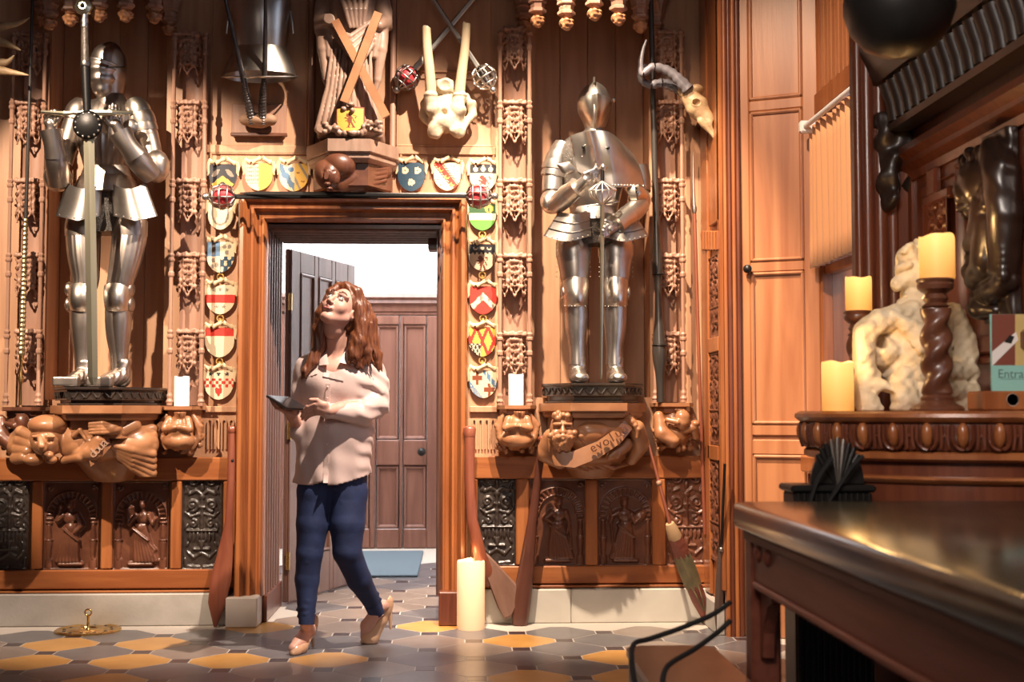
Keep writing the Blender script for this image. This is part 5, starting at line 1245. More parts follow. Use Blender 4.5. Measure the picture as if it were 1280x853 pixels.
def d4(x, y):
    for cx, cy in ((-.45,.27),(.45,.27),(0,.68)):
        d = math.hypot(x-cx, (y-cy)*2)
        if d < .24+.03*math.cos(5*math.atan2(y-cy, x-cx)): return 'brown' if d < .06 else 'cream'
    return 'navy'
def d5(x, y):
    v = y-(x+.75)*.62
    if abs(v) < .24:
        return 'gold' if any(cres(x,y,cx,cy,.17,.3,-.35) for cx,cy in ((-.45,.24),(0,.50),(.40,.76))) else ('cream' if .155 < abs(v) < .185 else 'red')
    return 'black' if any(math.hypot(x-cx, 2*(y-cy)) < .05 for cx, cy in ((.5,.15),(.75,.3),(.3,.1),(-.7,.6),(-.5,.8))) else 'cream'
def d6(x, y):
    if y < .32: return 'cream' if any(math.hypot(x-c, (y-.19)*2) < .17 or (abs(x-c) < .05 and .02 < y < .1) for c in (-.55, 0, .55)) else 'black'
    return 'red' if lion(x, y, .08, .66, .36) else 'cream'
def d7(x, y):
    r = max(abs(x), 1.25*abs(y-.45)-.02 if y < .5 else math.hypot(x, (y-.5)*1.8)); return 'grey' if .5 < r < .64 or r > .9 else 'cream'
def d8(x, y):
    if x < 0 and y < .48: return 'blue' if not inell(x,y,-.5,.25,.14,.2) else 'grey'
    if x > 0 and y > .48: return 'cream' if (math.sin(12*x)*math.sin(16*y) > .25) else 'navy'
    return 'grey' if any(math.hypot(x-c, 2*(y-q)) < .15 for c, q in ((.3,.16),(.65,.16),(.48,.35),(-.5,.6),(-.25,.75),(-.6,.8))) else 'cream'
def d9(x, y):
    if .34 < y < .60: return 'red'
    return 'grey' if any(star(x,y,c,q,.15) for c,q in ((-.45,.17),(.0,.17),(.45,.17),(-.25,.74),(.25,.74))) else 'cream'
def d10(x, y): return 'red' if y < .28 else 'cream'
def d11(x, y):
    if y < .27: return 'black' if any(star(x,y,c,.13,.16) for c in (-.55,0,.55)) else 'cream'
    if y < .57: return 'red' if (int((x+2)*4.5)+int((y-.27)/.10)) % 2 else 'cream'
    h = (y-.72)/.17; return 'red' if abs(x) < .24 and h < 1 and h > -.55-.35*math.sin(min(1,abs(x)/.24)*PI) and abs(x)/.24 < 1.05-max(0,h) else 'cream'
def d12(x, y):
    if y < .36: return ('gold' if inell(x,y,.5,.2,.35,.14) and math.sin(16*x)*math.cos(13*y) > -.4 else 'dgreen')
    return 'cream' if y < .60 else 'green'
def d13(x, y):
    if y < .34+.04*math.sin(x*20): return 'cream' if cres(x,y,-.5,.15,.16) or cres(x,y,.5,.15,.16) or star(x,y,0,.16,.17,6) else 'black'
    return 'brown' if lion(x, y, -.02, .66, .32) else 'cream'
def d14(x, y):
    v = y-abs(x)*.48; return ('grey' if math.sin(11*x)*math.sin(9*y+1) > .35 else 'cream') if .22 < v < .48 else 'red'
def d15(x, y):
    if x < -.1 and y > .55-.2*x*0 and y-.55 > (x+.1)*.4: return 'black' if (int((x+2)*7)+int(y*8)) % 2 else 'cream'
    a = abs((x+y*.9) % .85-.42) < .12 or abs((x-y*.9) % .85-.42) < .12; return 'red' if a else 'gold'
def d16(x, y):
    if abs((y-.05)-(x-.1)*.62) < .13 and x > 0: return 'cream' if (x*9) % 1 < .22 else 'blue'
    if abs((y-.72)-(x+.65)*.62) < .13 and x < .25: return 'cream' if (x*9) % 1 < .22 else 'blue'
    for cx, cy in ((-.45,.28),(.45,.70)):
        if abs(x-cx) < .10 and abs(y-cy) < .24 or abs(y-cy) < .085 and abs(x-cx) < .38: return 'brown'
    return 'cream'
SHAPE = lambda t, r=.42: 1.0 if t < r else max(0.0, 1-((t-r)/(1-r))**2.2)**.62
def shield(label, cx, y0, y1, hw, fn, ring=True, ribbon=True, d=.012):
    A, B = W(cx, y0, YW-.04), W(cx, y1, YW-.04); h = A.z-B.z; w = hw/240; nu, nv = 30, 36
    t = thing('heraldic_shield', label, 'shield', (A.x, YW, B.z), 'painted shields around the doorway')
    def pt(u, v, k=0):
        q = SHAPE(v)*(1 if v < .999 else 0); x = (2*u-1)*q; return (A.x+x*w, YW-d-.022*(1-.45*x*x)*(1-.25*v)*1-k, A.z-v*h)
    m = MB(); vs = []; fs = []; idx = []
    for j in range(nv+1):
        for i in range(nu+1): vs.append(pt(i/nu, j/nv*.9995))
    for j in range(nv):
        for i in range(nu):
            fs.append((j*(nu+1)+i, j*(nu+1)+i+1, (j+1)*(nu+1)+i+1, (j+1)*(nu+1)+i))
            u, v = (i+.5)/nu, (j+.5)/nv; idx.append(HK.index(fn((2*u-1)*SHAPE(v), v)))
    m.add(vs, fs); obj('face', m, None, t, 180, [HC[k] for k in HK], idx)
    e = [pt(0, j/nv*.9995) for j in range(nv+1)]+[pt(1, j/nv*.9995) for j in range(nv, -1, -1)]
    obj('rim', MB().prism([(p[0], p[2]) for p in e], YW-d-.008, YW, 'XZ'), HC['grey'], t)
    if ribbon:
        R = [(A.x+w*x, YW-d-.022-.010*math.cos(3*x), A.z+.012+.010*math.sin(4.4*x+.6)+.004) for x in np.linspace(-1.02, 1.02, 15)]
        obj('ribbon', MB().loft(R, [.013+.004*math.sin(5*k) for k in range(15)], .008, 8), ribbon_m, t, 70)
        for s in (-1, 1): obj('ribbon_end', MB().loft([(A.x+s*w*1.0,YW-d-.02,A.z+.012),(A.x+s*w*1.12,YW-d-.014,A.z-.01),(A.x+s*w*1.06,YW-d-.012,A.z-.045),(A.x+s*w*1.12,YW-d-.010,A.z-.06)], [.010,.011,.008,.004], .005, 6), ribbon_m, t, 70)
    if ring:
        obj('ring', MB().torus((A.x, YW-.018, B.z-.020), .017, .0045, 16, 6), gilt, t, 60); obj('ring_stem', MB().cbox((A.x-.006, YW-.02, B.z-.045), (A.x+.006, YW-.006, B.z-.02), .002), gilt, t)
for a in (
    ('shield with a gold chevron on black, leftmost above the doorway', 278, 205, 238, 17.5, d1, False),
    ('shield split into red lattice and plain yellow halves', 323, 204, 238, 17.5, d2, False),
    ('shield split into blue birds on cream and grey bends on yellow', 367, 204, 239, 18.5, d3, True),
    ('dark blue shield with three pale roses, right of the hooded head corbel', 514, 203, 239, 17.5, d4, False),
    ('cream shield with a broad red diagonal band of yellow crescents', 559, 203, 238, 17.5, d5, False),
    ('cream shield with red lion under a black band of three pots', 604, 205, 239, 17.5, d6, False),
    ('bare weathered grey shield with an inner outline, under the left red-lined hilt', 275, 252, 287, 16.5, d7, False),
    ('quartered shield of blue and cream with dotted navy quarter', 275, 302, 341, 17.5, d8, True),
    ('cream shield with a red middle band and grey stars', 275, 356, 393, 18.5, d9, True),
    ('cream shield with a plain red top band', 274, 410, 447, 18.5, d10, True),
    ('cream shield with red checks, three black stars and a red heart', 273, 463, 500, 18.5, d11, False),
    ('green shield with cream middle band and gilt beasts, below the right red-lined hilt', 603, 254, 288, 17.5, d12, True),
    ('cream shield with brown lion under a black band of crescents and star', 603, 305, 339, 17.5, d13, True),
    ('bright red shield with a cream chevron', 604, 358, 393, 17.5, d14, True),
    ('yellow shield crossed by a red lattice with a checked quarter', 603, 409, 446, 17.5, d15, True),
    ('cream shield with red-brown crosses and blue diagonal bands', 604, 463, 498, 17.5, d16, False)): shield(*a)
# the saint's own gold shield stands out from the corbel, so it belongs to it
_n = len(bpy.data.objects)
A_, B_ = Q(438,134,.345), Q(438,166,.345); w_ = 18/252; nu, nv = 30, 34; vs = []; fs = []; idx = []
for j in range(nv+1):
    for i in range(nu+1):
        v = j/nv*.9995; q = SHAPE(v, .55); vs.append((A_.x+(2*i/nu-1)*q*w_, A_.y-.012*(1-((2*i/nu-1)*q)**2), A_.z+(B_.z-A_.z)*v))
for j in range(nv):
    for i in range(nu):
        fs.append((j*(nu+1)+i, j*(nu+1)+i+1, (j+1)*(nu+1)+i+1, (j+1)*(nu+1)+i)); v = (j+.5)/nv; x = (2*(i+.5)/nu-1)*SHAPE(v,.55)
        idx.append(HK.index('brown' if abs((2*(i+.5)/nu-1)) > .92 or v < .05 or v > .95 or lion(x, v, 0, .5, .33) else 'gold'))
o = obj('gold_lion_shield', MB().add(vs, fs), None, bpy.data.objects['saint_statue'], 180, [HC[k] for k in HK], idx); o['label'] = 'gold shield with a dark red rearing lion'
e_ = [vs[j*(nu+1)] for j in range(nv+1)]+[vs[j*(nu+1)+nu] for j in range(nv,-1,-1)]
obj('shield_back', MB().prism([(p[0], p[2]) for p in e_], A_.y, A_.y+.03, 'XZ'), HC['brown'], bpy.data.objects['saint_statue'])

# ================================================================== WEAPONS AND TROPHIES
def basket(t, c, ax, liner, r=.062, m_=steel_d):
    # c: centre; ax: direction of the pommel
    ax = Vector(ax).normalized(); a1 = ax.cross(Vector((0,1,0))).normalized(); a2 = ax.cross(a1)
    for k in range(9):
        th = 2*PI*k/9; q = a1*math.cos(th)+a2*math.sin(th)
        obj('basket_bar', MB().tube([c-ax*r*1.05+q*r*.25, c-ax*r*.8+q*r*.85, c-ax*.1*r+q*r*1.06, c+ax*r*.65+q*r*.8, c+ax*r*1.05+q*r*.2], .0052, 6), m_, t, 60)
    for f, s in ((-.55, .95), (.1, 1.06), (.7, .78)):
        obj('basket_ring', MB().tube([c+ax*r*f+(a1*math.cos(2*PI*k/20)+a2*math.sin(2*PI*k/20))*r*s for k in range(21)], .0048, 6), m_, t, 60)
    obj('grip', MB().tube([c-ax*r, c+ax*r*1.05], .014, 10), horn, t, 60)
    obj('pommel', MB().sphere(c+ax*(r*1.05+.016), .020, 12, 8), m_, t, 180)
    if liner: obj('liner', MB().sphere(c-ax*.008, (r*.9,r*.9,r*.9), 18, 12), velvet, t, 180)
def sword(label, hilt, tip, d0, d1, liner, bw=.017, m_=steel_b, group=None, bm=steel_b, r=.062):
    h, e = Q(*hilt, d0), Q(*tip, d1); ax = (h-e).normalized()
    t = thing('basket_hilt_sword', label, 'sword', h, group); basket(t, h, ax, liner, r, m_)
    obj('blade', MB().loft([h-ax*r, e+ax*.1, e], [bw,bw*.8,.003], [.0035,.003,.002], 6), bm, t); return t
CR = 'crossed swords above the ivory tusks'
sword('crossed sword with dark red-lined basket hilt, left of the ivory tusks', (508,98), (610,-24), .10, .07, True, .016, steel_d, CR)
sword('crossed sword with open bright basket hilt, right of the ivory tusks', (606,97), (524,-28), .13, .10, False, .014, steel_b, CR)
sword('basket-hilted sword with bright red lining at the doorway\'s upper left corner', (277,246), (585,245.0), .23, .17, True, .013, steel, 'swords lying along the door head', iron)
sword('basket-hilted sword with bright red lining at the doorway\'s upper right corner', (599,245), (300,241.5), .25, .235, True, .013, steel, 'swords lying along the door head', iron)
# walrus-like skull with two upright tusks
t = thing('tusked_skull', 'pale animal skull with two upright ivory tusks right of the saint statue', 'skull', Q(560,172,0))
sd = SD(Q(512,186,.30), Q(612,84,0)+Vector((0,-.002,0)), .0044)
sd.ell(Q(558,140,.09), (.105,.075,.11), .03).ell(Q(556,109,.12), (.055,.055,.048), .012).ell(Q(556,105,.175), (.034,.022,.030), .008, 'sub')
for x, x2 in ((541,538),(573,575)): sd.chain([Q(x+2*(1 if x<555 else -1),150,.13),Q(x,136,.15),Q(x2,120,.16)], [.030,.038,.036], .03); sd.ell(Q(x2,119,.165), (.038,.038,.016), .008)
sd.ell(Q(557,150,.13), (.085,.05,.06), .03)
for g, x in ((-1,531),(1,588)):
    sd.chain([Q(x-6*g,120,.09), Q(x+1*g,130,.10), Q(x+2*g,144,.09), Q(x-9*g,157,.11)], [.022,.021,.022,.020], .02)
    sd.ell(Q(557+g*11,157,.125), (.050,.040,.074), .02, rot=rotm('Y', g*-24))
sd.ell(Q(555,139,.185), (.018,.05,.022), .008, 'sub')
sd.chain([Q(557,160,.18),Q(557,180,.15)], [.005,.006], .004, 'sub')
for g in (-1,1): sd.chain([Q(556+g*6,150,.19),Q(556+g*16,158,.175),Q(556+g*24,170,.15)], [.006,.008,.004], .006, 'sub')
SD.kk = 1.0
sd.noise(.004, 90, 11); SD.kk = .4; obj('skull_bone', sd.mesh(), bone, t, 180)
obj('tusk', MB().loft([Q(*p) for p in lerp_list([(539,121,.16),(537,90,.19),(534,60,.205),(533,37,.21),(533,35,.21)], 16)], [.030-.0006*k for k in range(16)]+[.012], [.026-.0006*k for k in range(16)]+[.01], 14), ivory, t, 60)
obj('tusk', MB().loft([Q(*p) for p in lerp_list([(574,121,.16),(577,92,.19),(581,60,.205),(583,32,.21),(583,30,.21)], 16)], [.029-.0006*k for k in range(16)]+[.012], [.026-.0006*k for k in range(16)]+[.01], 14), ivory, t, 60)
obj('wall_peg', MB().tube([Q(556,150,.0), Q(556,150,.06)], .02), wood_pale, t)
# antelope skull at the right
t = thing('antelope_skull', 'tan antelope skull with curled grey horns behind the tall lance', 'skull', Q(870,140,.28))
a, b = Q(856,112,.34), Q(899,172,.40); L = b-a
sd = SD((a.x-.06, a.y-.16, b.z-.06), (b.x+.06, a.y+.16, a.z+.09), .0044)
sd.chain([a, a.lerp(b,.35), a.lerp(b,.7), b], [.036,.058,.036,.016], .02); sd.ell(a.lerp(b,.15)+Vector((.03,0,.035)), (.04,.05,.03), .02)
ec = Q(870,129,.40); sd.ell(ec, (.030,.03,.028), .008); sd.ell(ec+Vector((0,-.02,0)), (.020,.035,.018), .004, 'sub'); sd.cap(a.lerp(b,.55)+Vector((-.02,-.02,-.03)), b+Vector((-.015,0,-.01)), .02, .008, .01); sd.ell(a.lerp(b,.8)+Vector((.03,-.02,0)), (.03,.03,.045), .01, 'sub', rotm('Y', -35))
sd.noise(.0035, 70, 3); obj('skull_bone', sd.mesh(), bone_t, t, 180)
for dd, P in ((.05, [(860,112),(848,99),(834,88),(816,84),(803,92),(801,78),(804,62),(808,50)]), (-.05, [(852,112),(842,108),(828,104),(812,106),(802,100),(800,90),(806,82),(812,84)])):
    pts = lerp_list([(x, y, .34+dd) for x, y in P], 60)
    obj('horn', MB().loft([Q(*p) for p in pts], [(.034-.029*(k/60))*(1+.10*math.sin(k*1.5)*(k < 45)) for k in range(61)], [(.03-.026*(k/60)) for k in range(61)], 10), horn_g, t, 60)
obj('wall_bracket', MB().tube([Q(880,140,.33), Vector((Q(880,140,.33).x+.04, YW, Q(880,140,.33).z))], .02), wood_carve, t)
# antler tines at the left edge
t = thing('antlers', 'pale brown horn tips reaching in from the left wall', 'antlers', Q(-22,60,.25))
obj('beam', MB().tube([Q(*p) for p in lerp_list([(-22,5,.25),(-26,50,.27),(-24,100,.25)], 8)], .035), bone_t, t, 60)
obj('wall_plate', MB().cbox(Q(-34,70,0)+Vector((0,-.03,0)), Q(-14,36,0)), wood_carve, t); obj('peg', MB().tube([Q(-25,52,.0), Q(-25,52,.26)], .02), wood_carve, t)
for P in ([(-22,36),(0,33),(22,29),(37,22)], [(-24,44),(0,52),(14,57),(26,63)], [(-24,84),(0,79),(10,77),(18,69)], [(-24,84),(0,88),(18,91),(36,94)]):
    pts = lerp_list([(x, y, .28+.012*k) for k, (x, y) in enumerate(P)], 18); obj('tine', MB().loft([Q(*p) for p in pts], [.026*(1-(k/18)**1.6)+.002 for k in range(19)], [.024*(1-(k/18)**1.6)+.002 for k in range(19)], 10), bone_t, t, 60)
# slender staff at left, tall lance and thin spear at right
t = thing('studded_staff', 'slender staff with a studded brass-coloured lower length at far left', 'staff', Q(25,507,.20))
ln = lambda u: Q(41+(25-41)*u, -12+(507+12)*u, .20)
obj('shaft', MB().loft([ln(0), ln(.55)], [.008,.010], [.008,.010], 10), pole_d, t, 60)
obj('ferrule', MB().loft([ln(.88), ln(.9), ln(.925), ln(.935), ln(.95), ln(1)], [.014,.008,.007,.016,.007,.009], [.014,.008,.007,.016,.007,.009], 10), brass, t, 60)
n = 60; obj('studded_sleeve', MB().loft([ln(.55+.33*k/n) for k in range(n+1)], [.0105+.0035*(k % 2)+.004*k/n for k in range(n+1)], [.0105+.0035*(k % 2)+.004*k/n for k in range(n+1)], 10), mat('studded_brass', (.33,.25,.14), .4, .8), t)
t = thing('tall_lance', 'tall dark lance with swollen grip standing before the right niche shafts', 'lance', Q(826,503,.17))
prof = [(0,3.5),(.35,4),(.58,4.4),(.66,6.5),(.685,7),(.70,5),(.74,4.2),(.80,5.4),(.845,8),(.875,9.8),(.90,9),(.93,6.4),(.96,5.2),(1,5.2)]
obj('shaft', MB().loft([Q(813+13*u, -14+517*u, .17) for u, r in prof], [r*U for u, r in prof], [r*U for u, r in prof], 14), pole_d, t, 60)
obj('groove_band', MB().lathe([(.030,-.006),(.034,0),(.030,.006)], Q(823.2,343,.17), 14), iron, t, 60); obj('groove_band', MB().lathe([(.040,-.006),(.044,0),(.040,.006)], Q(825,432,.17), 14), iron, t, 60)
t = thing('thin_spear', 'thin red-brown spear leaning in the corner right of the tall lance', 'spear', Q(881,656,.14))
obj('shaft', MB().loft([Q(868,262,.10), Q(874,460,.10), Q(881,668,.12)], .0095, .0095, 10), pole_m, t, 60); obj('head', MB().loft([Q(868,264,.10), Q(867,240,.10), Q(866.5,190,.10)], [.011,.007,.002], [.011,.006,.002], 8), steel, t, 60)
obj('socket', MB().lathe([(.011,-.02),(.014,0),(.011,.02)], Q(868,262,.10), 10), steel_d, t, 60)
# leaning poles
def floorpt(px, py, z=.0):
    p = WZ(px, py, z)
    if p.y > YW-.155: q = W(px, py, YW-.155); p = Vector((q.x, YW-.155, z))
    return p
t = thing('wooden_oar', 'dark red wooden paddle leaning on the wall left of the doorway', 'paddle', floorpt(268,779))
f0 = floorpt(269,779,.005); P = [(290,541,YW-.10),(289,600,YW-.13),(286,655,YW-.15)]
pts = [W(*p) for p in P]+[W(282,690,f0.y+.03), W(276,725,f0.y+.012), W(271,755,f0.y+.004), f0]
obj('blade_and_shaft', MB().loft(pts, [.022,.020,.022,.040,.054,.046,.008], [.020,.018,.018,.016,.013,.012,.010], 14), pole_m, t, 60)
obj('butt', MB().lathe([(.014,-.01),(.024,0),(.022,.03),(.010,.036)], pts[0], 12), pole_m, t, 60); obj('nail', MB().sphere(W(290.5,576,YW-.135), .008, 8, 5), iron, t, 180)
t = thing('flared_club', 'long wooden club with a broad flared axe-like end behind the lit candle', 'club', floorpt(640,775))
f1 = floorpt(638,774,.004)
pts = [W(587,541,YW-.15), W(587,600,YW-.17), W(590,650,YW-.19), W(600,695,YW-.21), W(613,730,f1.y+.02)]
obj('shaft', MB().loft(pts, [.028,.028,.029,.034,.04], [.024,.024,.024,.022,.02], 14), pole_m, t, 60)
obj('butt', MB().loft([W(587,533,YW-.15), W(587,536,YW-.15), W(587,546,YW-.15)], [.022,.034,.030], [.02,.03,.027], 14), pole_m, t, 60)
poly = [(596,683),(612,696),(652,738),(652,748),(640,772),(631,775),(622,760),(606,716)]
pp = [W(x, y, f1.y-.02) for x, y in poly]; pp = [(p.x, max(p.z, .003)) for p in pp]
obj('flared_end', MB().prism(pp, f1.y-.02, f1.y+.035, 'XZ', .012), mat('worn_wood', (.15,.075,.05), .5, col2=(.22,.12,.085), scale=3, stretch=(3,3,1), bump=.2, bscale=30), t)
t = thing('heavy_staff', 'dark staff thickening downwards, leaning beside the flared club', 'staff', floorpt(650,772))
f2 = floorpt(651,772,.004); pts = [W(678,551,YW-.22), W(672,600,YW-.20), W(665,655,YW-.18), W(658,710,YW-.165), W(652,752,YW-.155), Vector((W(650,770,YW-.15).x, YW-.15, .004))]
obj('shaft', MB().loft(pts, [.020,.020,.026,.040,.050,.040], [.018,.018,.022,.028,.032,.03], 14), mat('dark_staff', (.085,.028,.018), .35, col2=(.12,.04,.025), scale=4, coat=.2), t, 60); obj('butt', MB().lathe([(.012,-.01),(.024,.0),(.022,.02),(.010,.026)], pts[0], 12), pole_m, t, 60)
t = thing('bound_bundle', 'bundle of reeds with red-brown bindings on a thin rod, leaning under the right corbel', 'bundle', floorpt(884,771))
f3 = floorpt(885,771,.008); T0 = W(811,556,YW-.27); B0 = W(838,657,YW-.33)
obj('rod', MB().loft([T0, B0], [.007,.011], [.007,.011], 10), pole_m, t, 60); k0 = T0.lerp(B0, .48); obj('rod_knot', MB().sphere(k0, .016, 8, 6), wood_pale, t, 180)
lv = lambda u: B0.lerp(f3, u)
nf = lambda a, tt: 1+.07*math.sin(9*a)
obj('upper_binding', MB().loft([lv(-.02), lv(.02), lv(.10), lv(.13)], [.022,.030,.036,.036], [.022,.030,.036,.036], 18), mat('pale_binding', (.46,.29,.15), .7), t, 60)
obj('upper_wrap', MB().loft([lv(.12), lv(.25), lv(.30)], [.037,.043,.043], [.035,.04,.04], 18), mat('red_leather', (.20,.055,.035), .5, bump=.3), t, 60)
obj('reeds', MB().loft([lv(.28), lv(.42), lv(.55), lv(.62)], [.041,.046,.044,.042], [.038,.042,.04,.038], 36, nf), mat('dry_reeds', (.13,.11,.055), .6, col2=(.22,.18,.09), scale=10), t, 40)
obj('lower_wrap', MB().loft([lv(.60), lv(.75), lv(.92), lv(.95)], [.042,.040,.026,.022], [.038,.036,.024,.02], 18), MAT['red_leather'], t, 60)
obj('tip_binding', MB().loft([lv(.93), lv(.97), lv(1)], [.023,.022,.018], [.022,.02,.016], 14), MAT['pale_binding'], t, 60)
for s in (-1,1): obj('loose_reed', MB().tube([lv(.58)+Vector((.02*s,-.03,0)), lv(.72)+Vector((.012*s,-.046,0)), lv(.86)+Vector((.004*s,-.03,0))], .004, 5), MAT['dry_reeds'], t)
t = thing('long_blade', 'long rusty saw-like blade leaning in the corner by the shutter', 'blade', floorpt(897,793))
fb = floorpt(897,793,.004); tb = W(906,580,Y1+.06-.16); q0 = tb.lerp(fb, .5)
obj('pole', MB().tube([tb, q0], .007, 8), iron, t, 60)
obj('pivot', MB().sphere(q0, .014, 8, 6), steel_d, t, 180); obj('saw_blade', MB().loft([q0, q0.lerp(fb,.3), q0.lerp(fb,.75), fb], [.014,.020,.022,.006], [.003,.003,.003,.002], 4), mat('rusty_steel', (.16,.10,.075), .5, .6), t)

# ================================================================== CANDLES, FLOOR PLATE
def candle(label, px, y0, y1, hw, Y, m_, lit, group=None, z0=None):
    a, b = W(px, y1, Y), W(px, y0, Y); r = W(px+hw, y1, Y).x-a.x; z0 = a.z if z0 is None else z0; h = b.z-z0
    t = thing('candle', label, 'candle', (a.x, Y, z0), group); rr = random.Random(int(px)); ph = rr.uniform(0, 6)
    n = 28; vs = []; fs = []
    prof = [(r*.985,0),(r,.006),(r,h*.5),(r,h-.008),(r*.97,h),(r*.86,h-.004),(r*.70,h-.014),(0.001,h-.018)]
    for j, (q, z) in enumerate(prof):
        for i in range(n):
            an = 2*PI*i/n; wv = (.006*math.sin(2*an+ph)+.003*math.sin(5*an)) if 3 <= j <= 5 else 0; vs.append((a.x+q*math.cos(an), Y+q*math.sin(an), z0+z+wv*(r/.05)*.6))
    for j in range(len(prof)-1):
        for i in range(n): k = (i+1) % n; fs.append((j*n+i, j*n+k, (j+1)*n+k, (j+1)*n+i))
    fs.append(tuple(range(n))[::-1]); obj('wax', MB().add(vs, fs), m_, t, 50)
    obj('wick', MB().tube([(a.x, Y, z0+h-.02), (a.x+.002, Y, z0+h+.004)], .0025, 6), black, t)
    if lit:
        l = bpy.data.lights.new('candle_light', 'POINT'); l.energy = .35 if 'floor' in label else 1.8; l.specular_factor = .15; l.color = (1,.58,.22); l.shadow_soft_size = .02; lo_ = bpy.data.objects.new('candle_light', l); lo_.location = (0,0,h+.035); place(lo_, t)
    if lit and 'floor' in label: obj('flame', MB().lathe([(.001,0),(.005,.005),(.006,.009),(.003,.016),(.0005,.022)], (a.x, Y, z0+h-.006), 10), flame, t, 180)
    return t
candle('white candle on the small corbel left of the doorway', 227, 471, 508, 9.5, YW-.10, wax_w, False, 'white candles on corbels')
candle('white candle on the small corbel right of the doorway', 645, 468, 507, 9.5, YW-.10, wax_w, False, 'white candles on corbels')
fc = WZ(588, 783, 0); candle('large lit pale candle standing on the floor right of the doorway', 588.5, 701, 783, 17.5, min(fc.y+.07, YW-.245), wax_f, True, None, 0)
bp_ = WZ(110, 789, 0); t = thing('brass_floor_plate', 'round brass plate with an upright ring handle set in the floor', 'plate', (bp_.x, bp_.y, 0))
R_ = W(151, 789, bp_.y).x-bp_.x
obj('disc', MB().lathe([(R_,.0),(R_,.006),(R_*.95,.012),(R_*.88,.012),(R_*.85,.008),(R_*.6,.009),(R_*.55,.014),(R_*.3,.015),(R_*.28,.010),(.001,.010)], (bp_.x,bp_.y,0), 40), brass, t, 40)
for k in range(12): an = 2*PI*k/12; obj('slot', MB().cbox((bp_.x+R_*.72*math.cos(an)-.008, bp_.y+R_*.72*math.sin(an)-.008, .006), (bp_.x+R_*.72*math.cos(an)+.008, bp_.y+R_*.72*math.sin(an)+.008, .0105), .002), iron, t)
obj('stem', MB().lathe([(.014,.01),(.008,.02),(.006,.07),(.009,.075)], (bp_.x,bp_.y,0), 12), brass, t, 60); obj('ring_handle', MB().torus((bp_.x,bp_.y,.092), .016, .0045, 18, 8), brass, t, 60)
# ================================================================== RIGHT FOREGROUND: SIDEBOARD, TABLE, BENCH
SYc = 3.95; sa = X2-W(1003, 515, SYc).x; sb = .50; ST = 1.112
side = thing('sideboard', 'half-round dark mahogany sideboard with a carved egg and dart frieze under candles', 'sideboard', (X2, SYc, 0))
def ellring(profile, n=64, m_=None, name='part', smooth=40):
    vs = []; fs = []; k = len(profile)
    for j in range(n+1):
        th = -PI/2+PI*j/n
        for o_, z in profile: vs.append((X2-.004-(sa+o_)*math.cos(th), SYc+(sb+o_)*math.sin(th), z))
    for j in range(n):
        for i in range(k-1): fs.append((j*k+i, j*k+i+1, (j+1)*k+i+1, (j+1)*k+i))
    fs += [tuple(range(k)), tuple(range(n*k, n*k+k))[::-1]]
    return obj(name, MB().add(vs, fs), m_ or wood_red, side, smooth)
def elltop(o_, z0, z1, name, m_):
    P = [(X2-.004-(sa+o_)*math.cos(-PI/2+PI*j/64), SYc+(sb+o_)*math.sin(-PI/2+PI*j/64)) for j in range(65)]
    return obj(name, MB().prism(P, z0, z1, 'XY'), m_, side)
elltop(-.01, ST-.028, ST, 'top', wood_red)
ellring([(-.03,ST-.002),(-.008,ST-.001),(.004,ST-.008),(.006,ST-.018),(-.004,ST-.028),(-.012,ST-.034),(-.03,ST-.034)], 64, wood_red, 'top_moulding')
ellring([(-.02,ST-.032),(-.018,ST-.045),(-.022,ST-.08),(-.035,ST-.112),(-.05,ST-.118)], 64, wood_dkred, 'frieze')
ellring([(-.05,ST-.114),(-.030,ST-.116),(-.022,ST-.122),(-.022,ST-.136),(-.034,ST-.144),(-.06,ST-.146)], 64, wood_red, 'lower_bead')
elltop(-.055, .12, ST-.14, 'carcass', wood_dkred)
elltop(-.03, 0, .12, 'base', wood_dkred)
ellring([(-.055,ST-.185),(-.04,ST-.188),(-.036,ST-.194),(-.046,ST-.206),(-.055,ST-.208)], 64, wood_red, 'panel_moulding')
L = 0; th = -PI/2; pts = []; prev = None
for j in range(2001):
    th = -PI/2+PI*j/2000; p = (X2-.004-(sa-.014)*math.cos(th), SYc+(sb-.014)*math.sin(th))
    if prev: L += math.hypot(p[0]-prev[0], p[1]-prev[1])
    prev = p; pts.append((L, th, p))
n_e = 17; sp = L/n_e
for k in range(2*n_e-1):
    s_ = (k+1)*sp/2; _, th, p = min(pts, key=lambda q: abs(q[0]-s_))
    nrm = Vector((-math.cos(th)/sa, math.sin(th)/sb, 0)).normalized(); tg = Vector((-nrm.y, nrm.x, 0)); c0_ = Vector((p[0], p[1], 0))
    f = lambda u, z, o_=0: tuple(c0_+tg*u+nrm*(o_-.012*max(0, (ST-.06-z)/.06)**1.5)+Vector((0,0,z)))
    if k % 2 == 0:
        w = sp*.29
        loop = [f(-w, ST-.038, .002)]+[f(-w*math.cos(a)*(1 if a < PI/2 else 1), ST-.078-.030*math.sin(a), .004) for a in np.linspace(0, PI, 11)]+[f(w, ST-.038, .002)]
        obj('egg_border', MB().tube(loop, .0062, 6), wood_dkred, side, 60)
        q = MB().sphere((0,0,0), (1,1,1), 10, 7); q.v = [f(x*w*.60, ST-.068+z*.036, y*.016+.0) for x, y, z in q.v]; obj('egg', q, wood_red, side, 180)
    else:
        for u in (-sp*.085, sp*.085): obj('dart', MB().tube([f(u, ST-.040, .002), f(u*.9, ST-.075, .004), f(u*1.2, ST-.106, .001)], .0058, 6), wood_dkred, side, 60)
        obj('dart_bar', MB().tube([f(-sp*.085, ST-.07, .003), f(sp*.085, ST-.07, .003)], .005, 6), wood_dkred, side, 60)
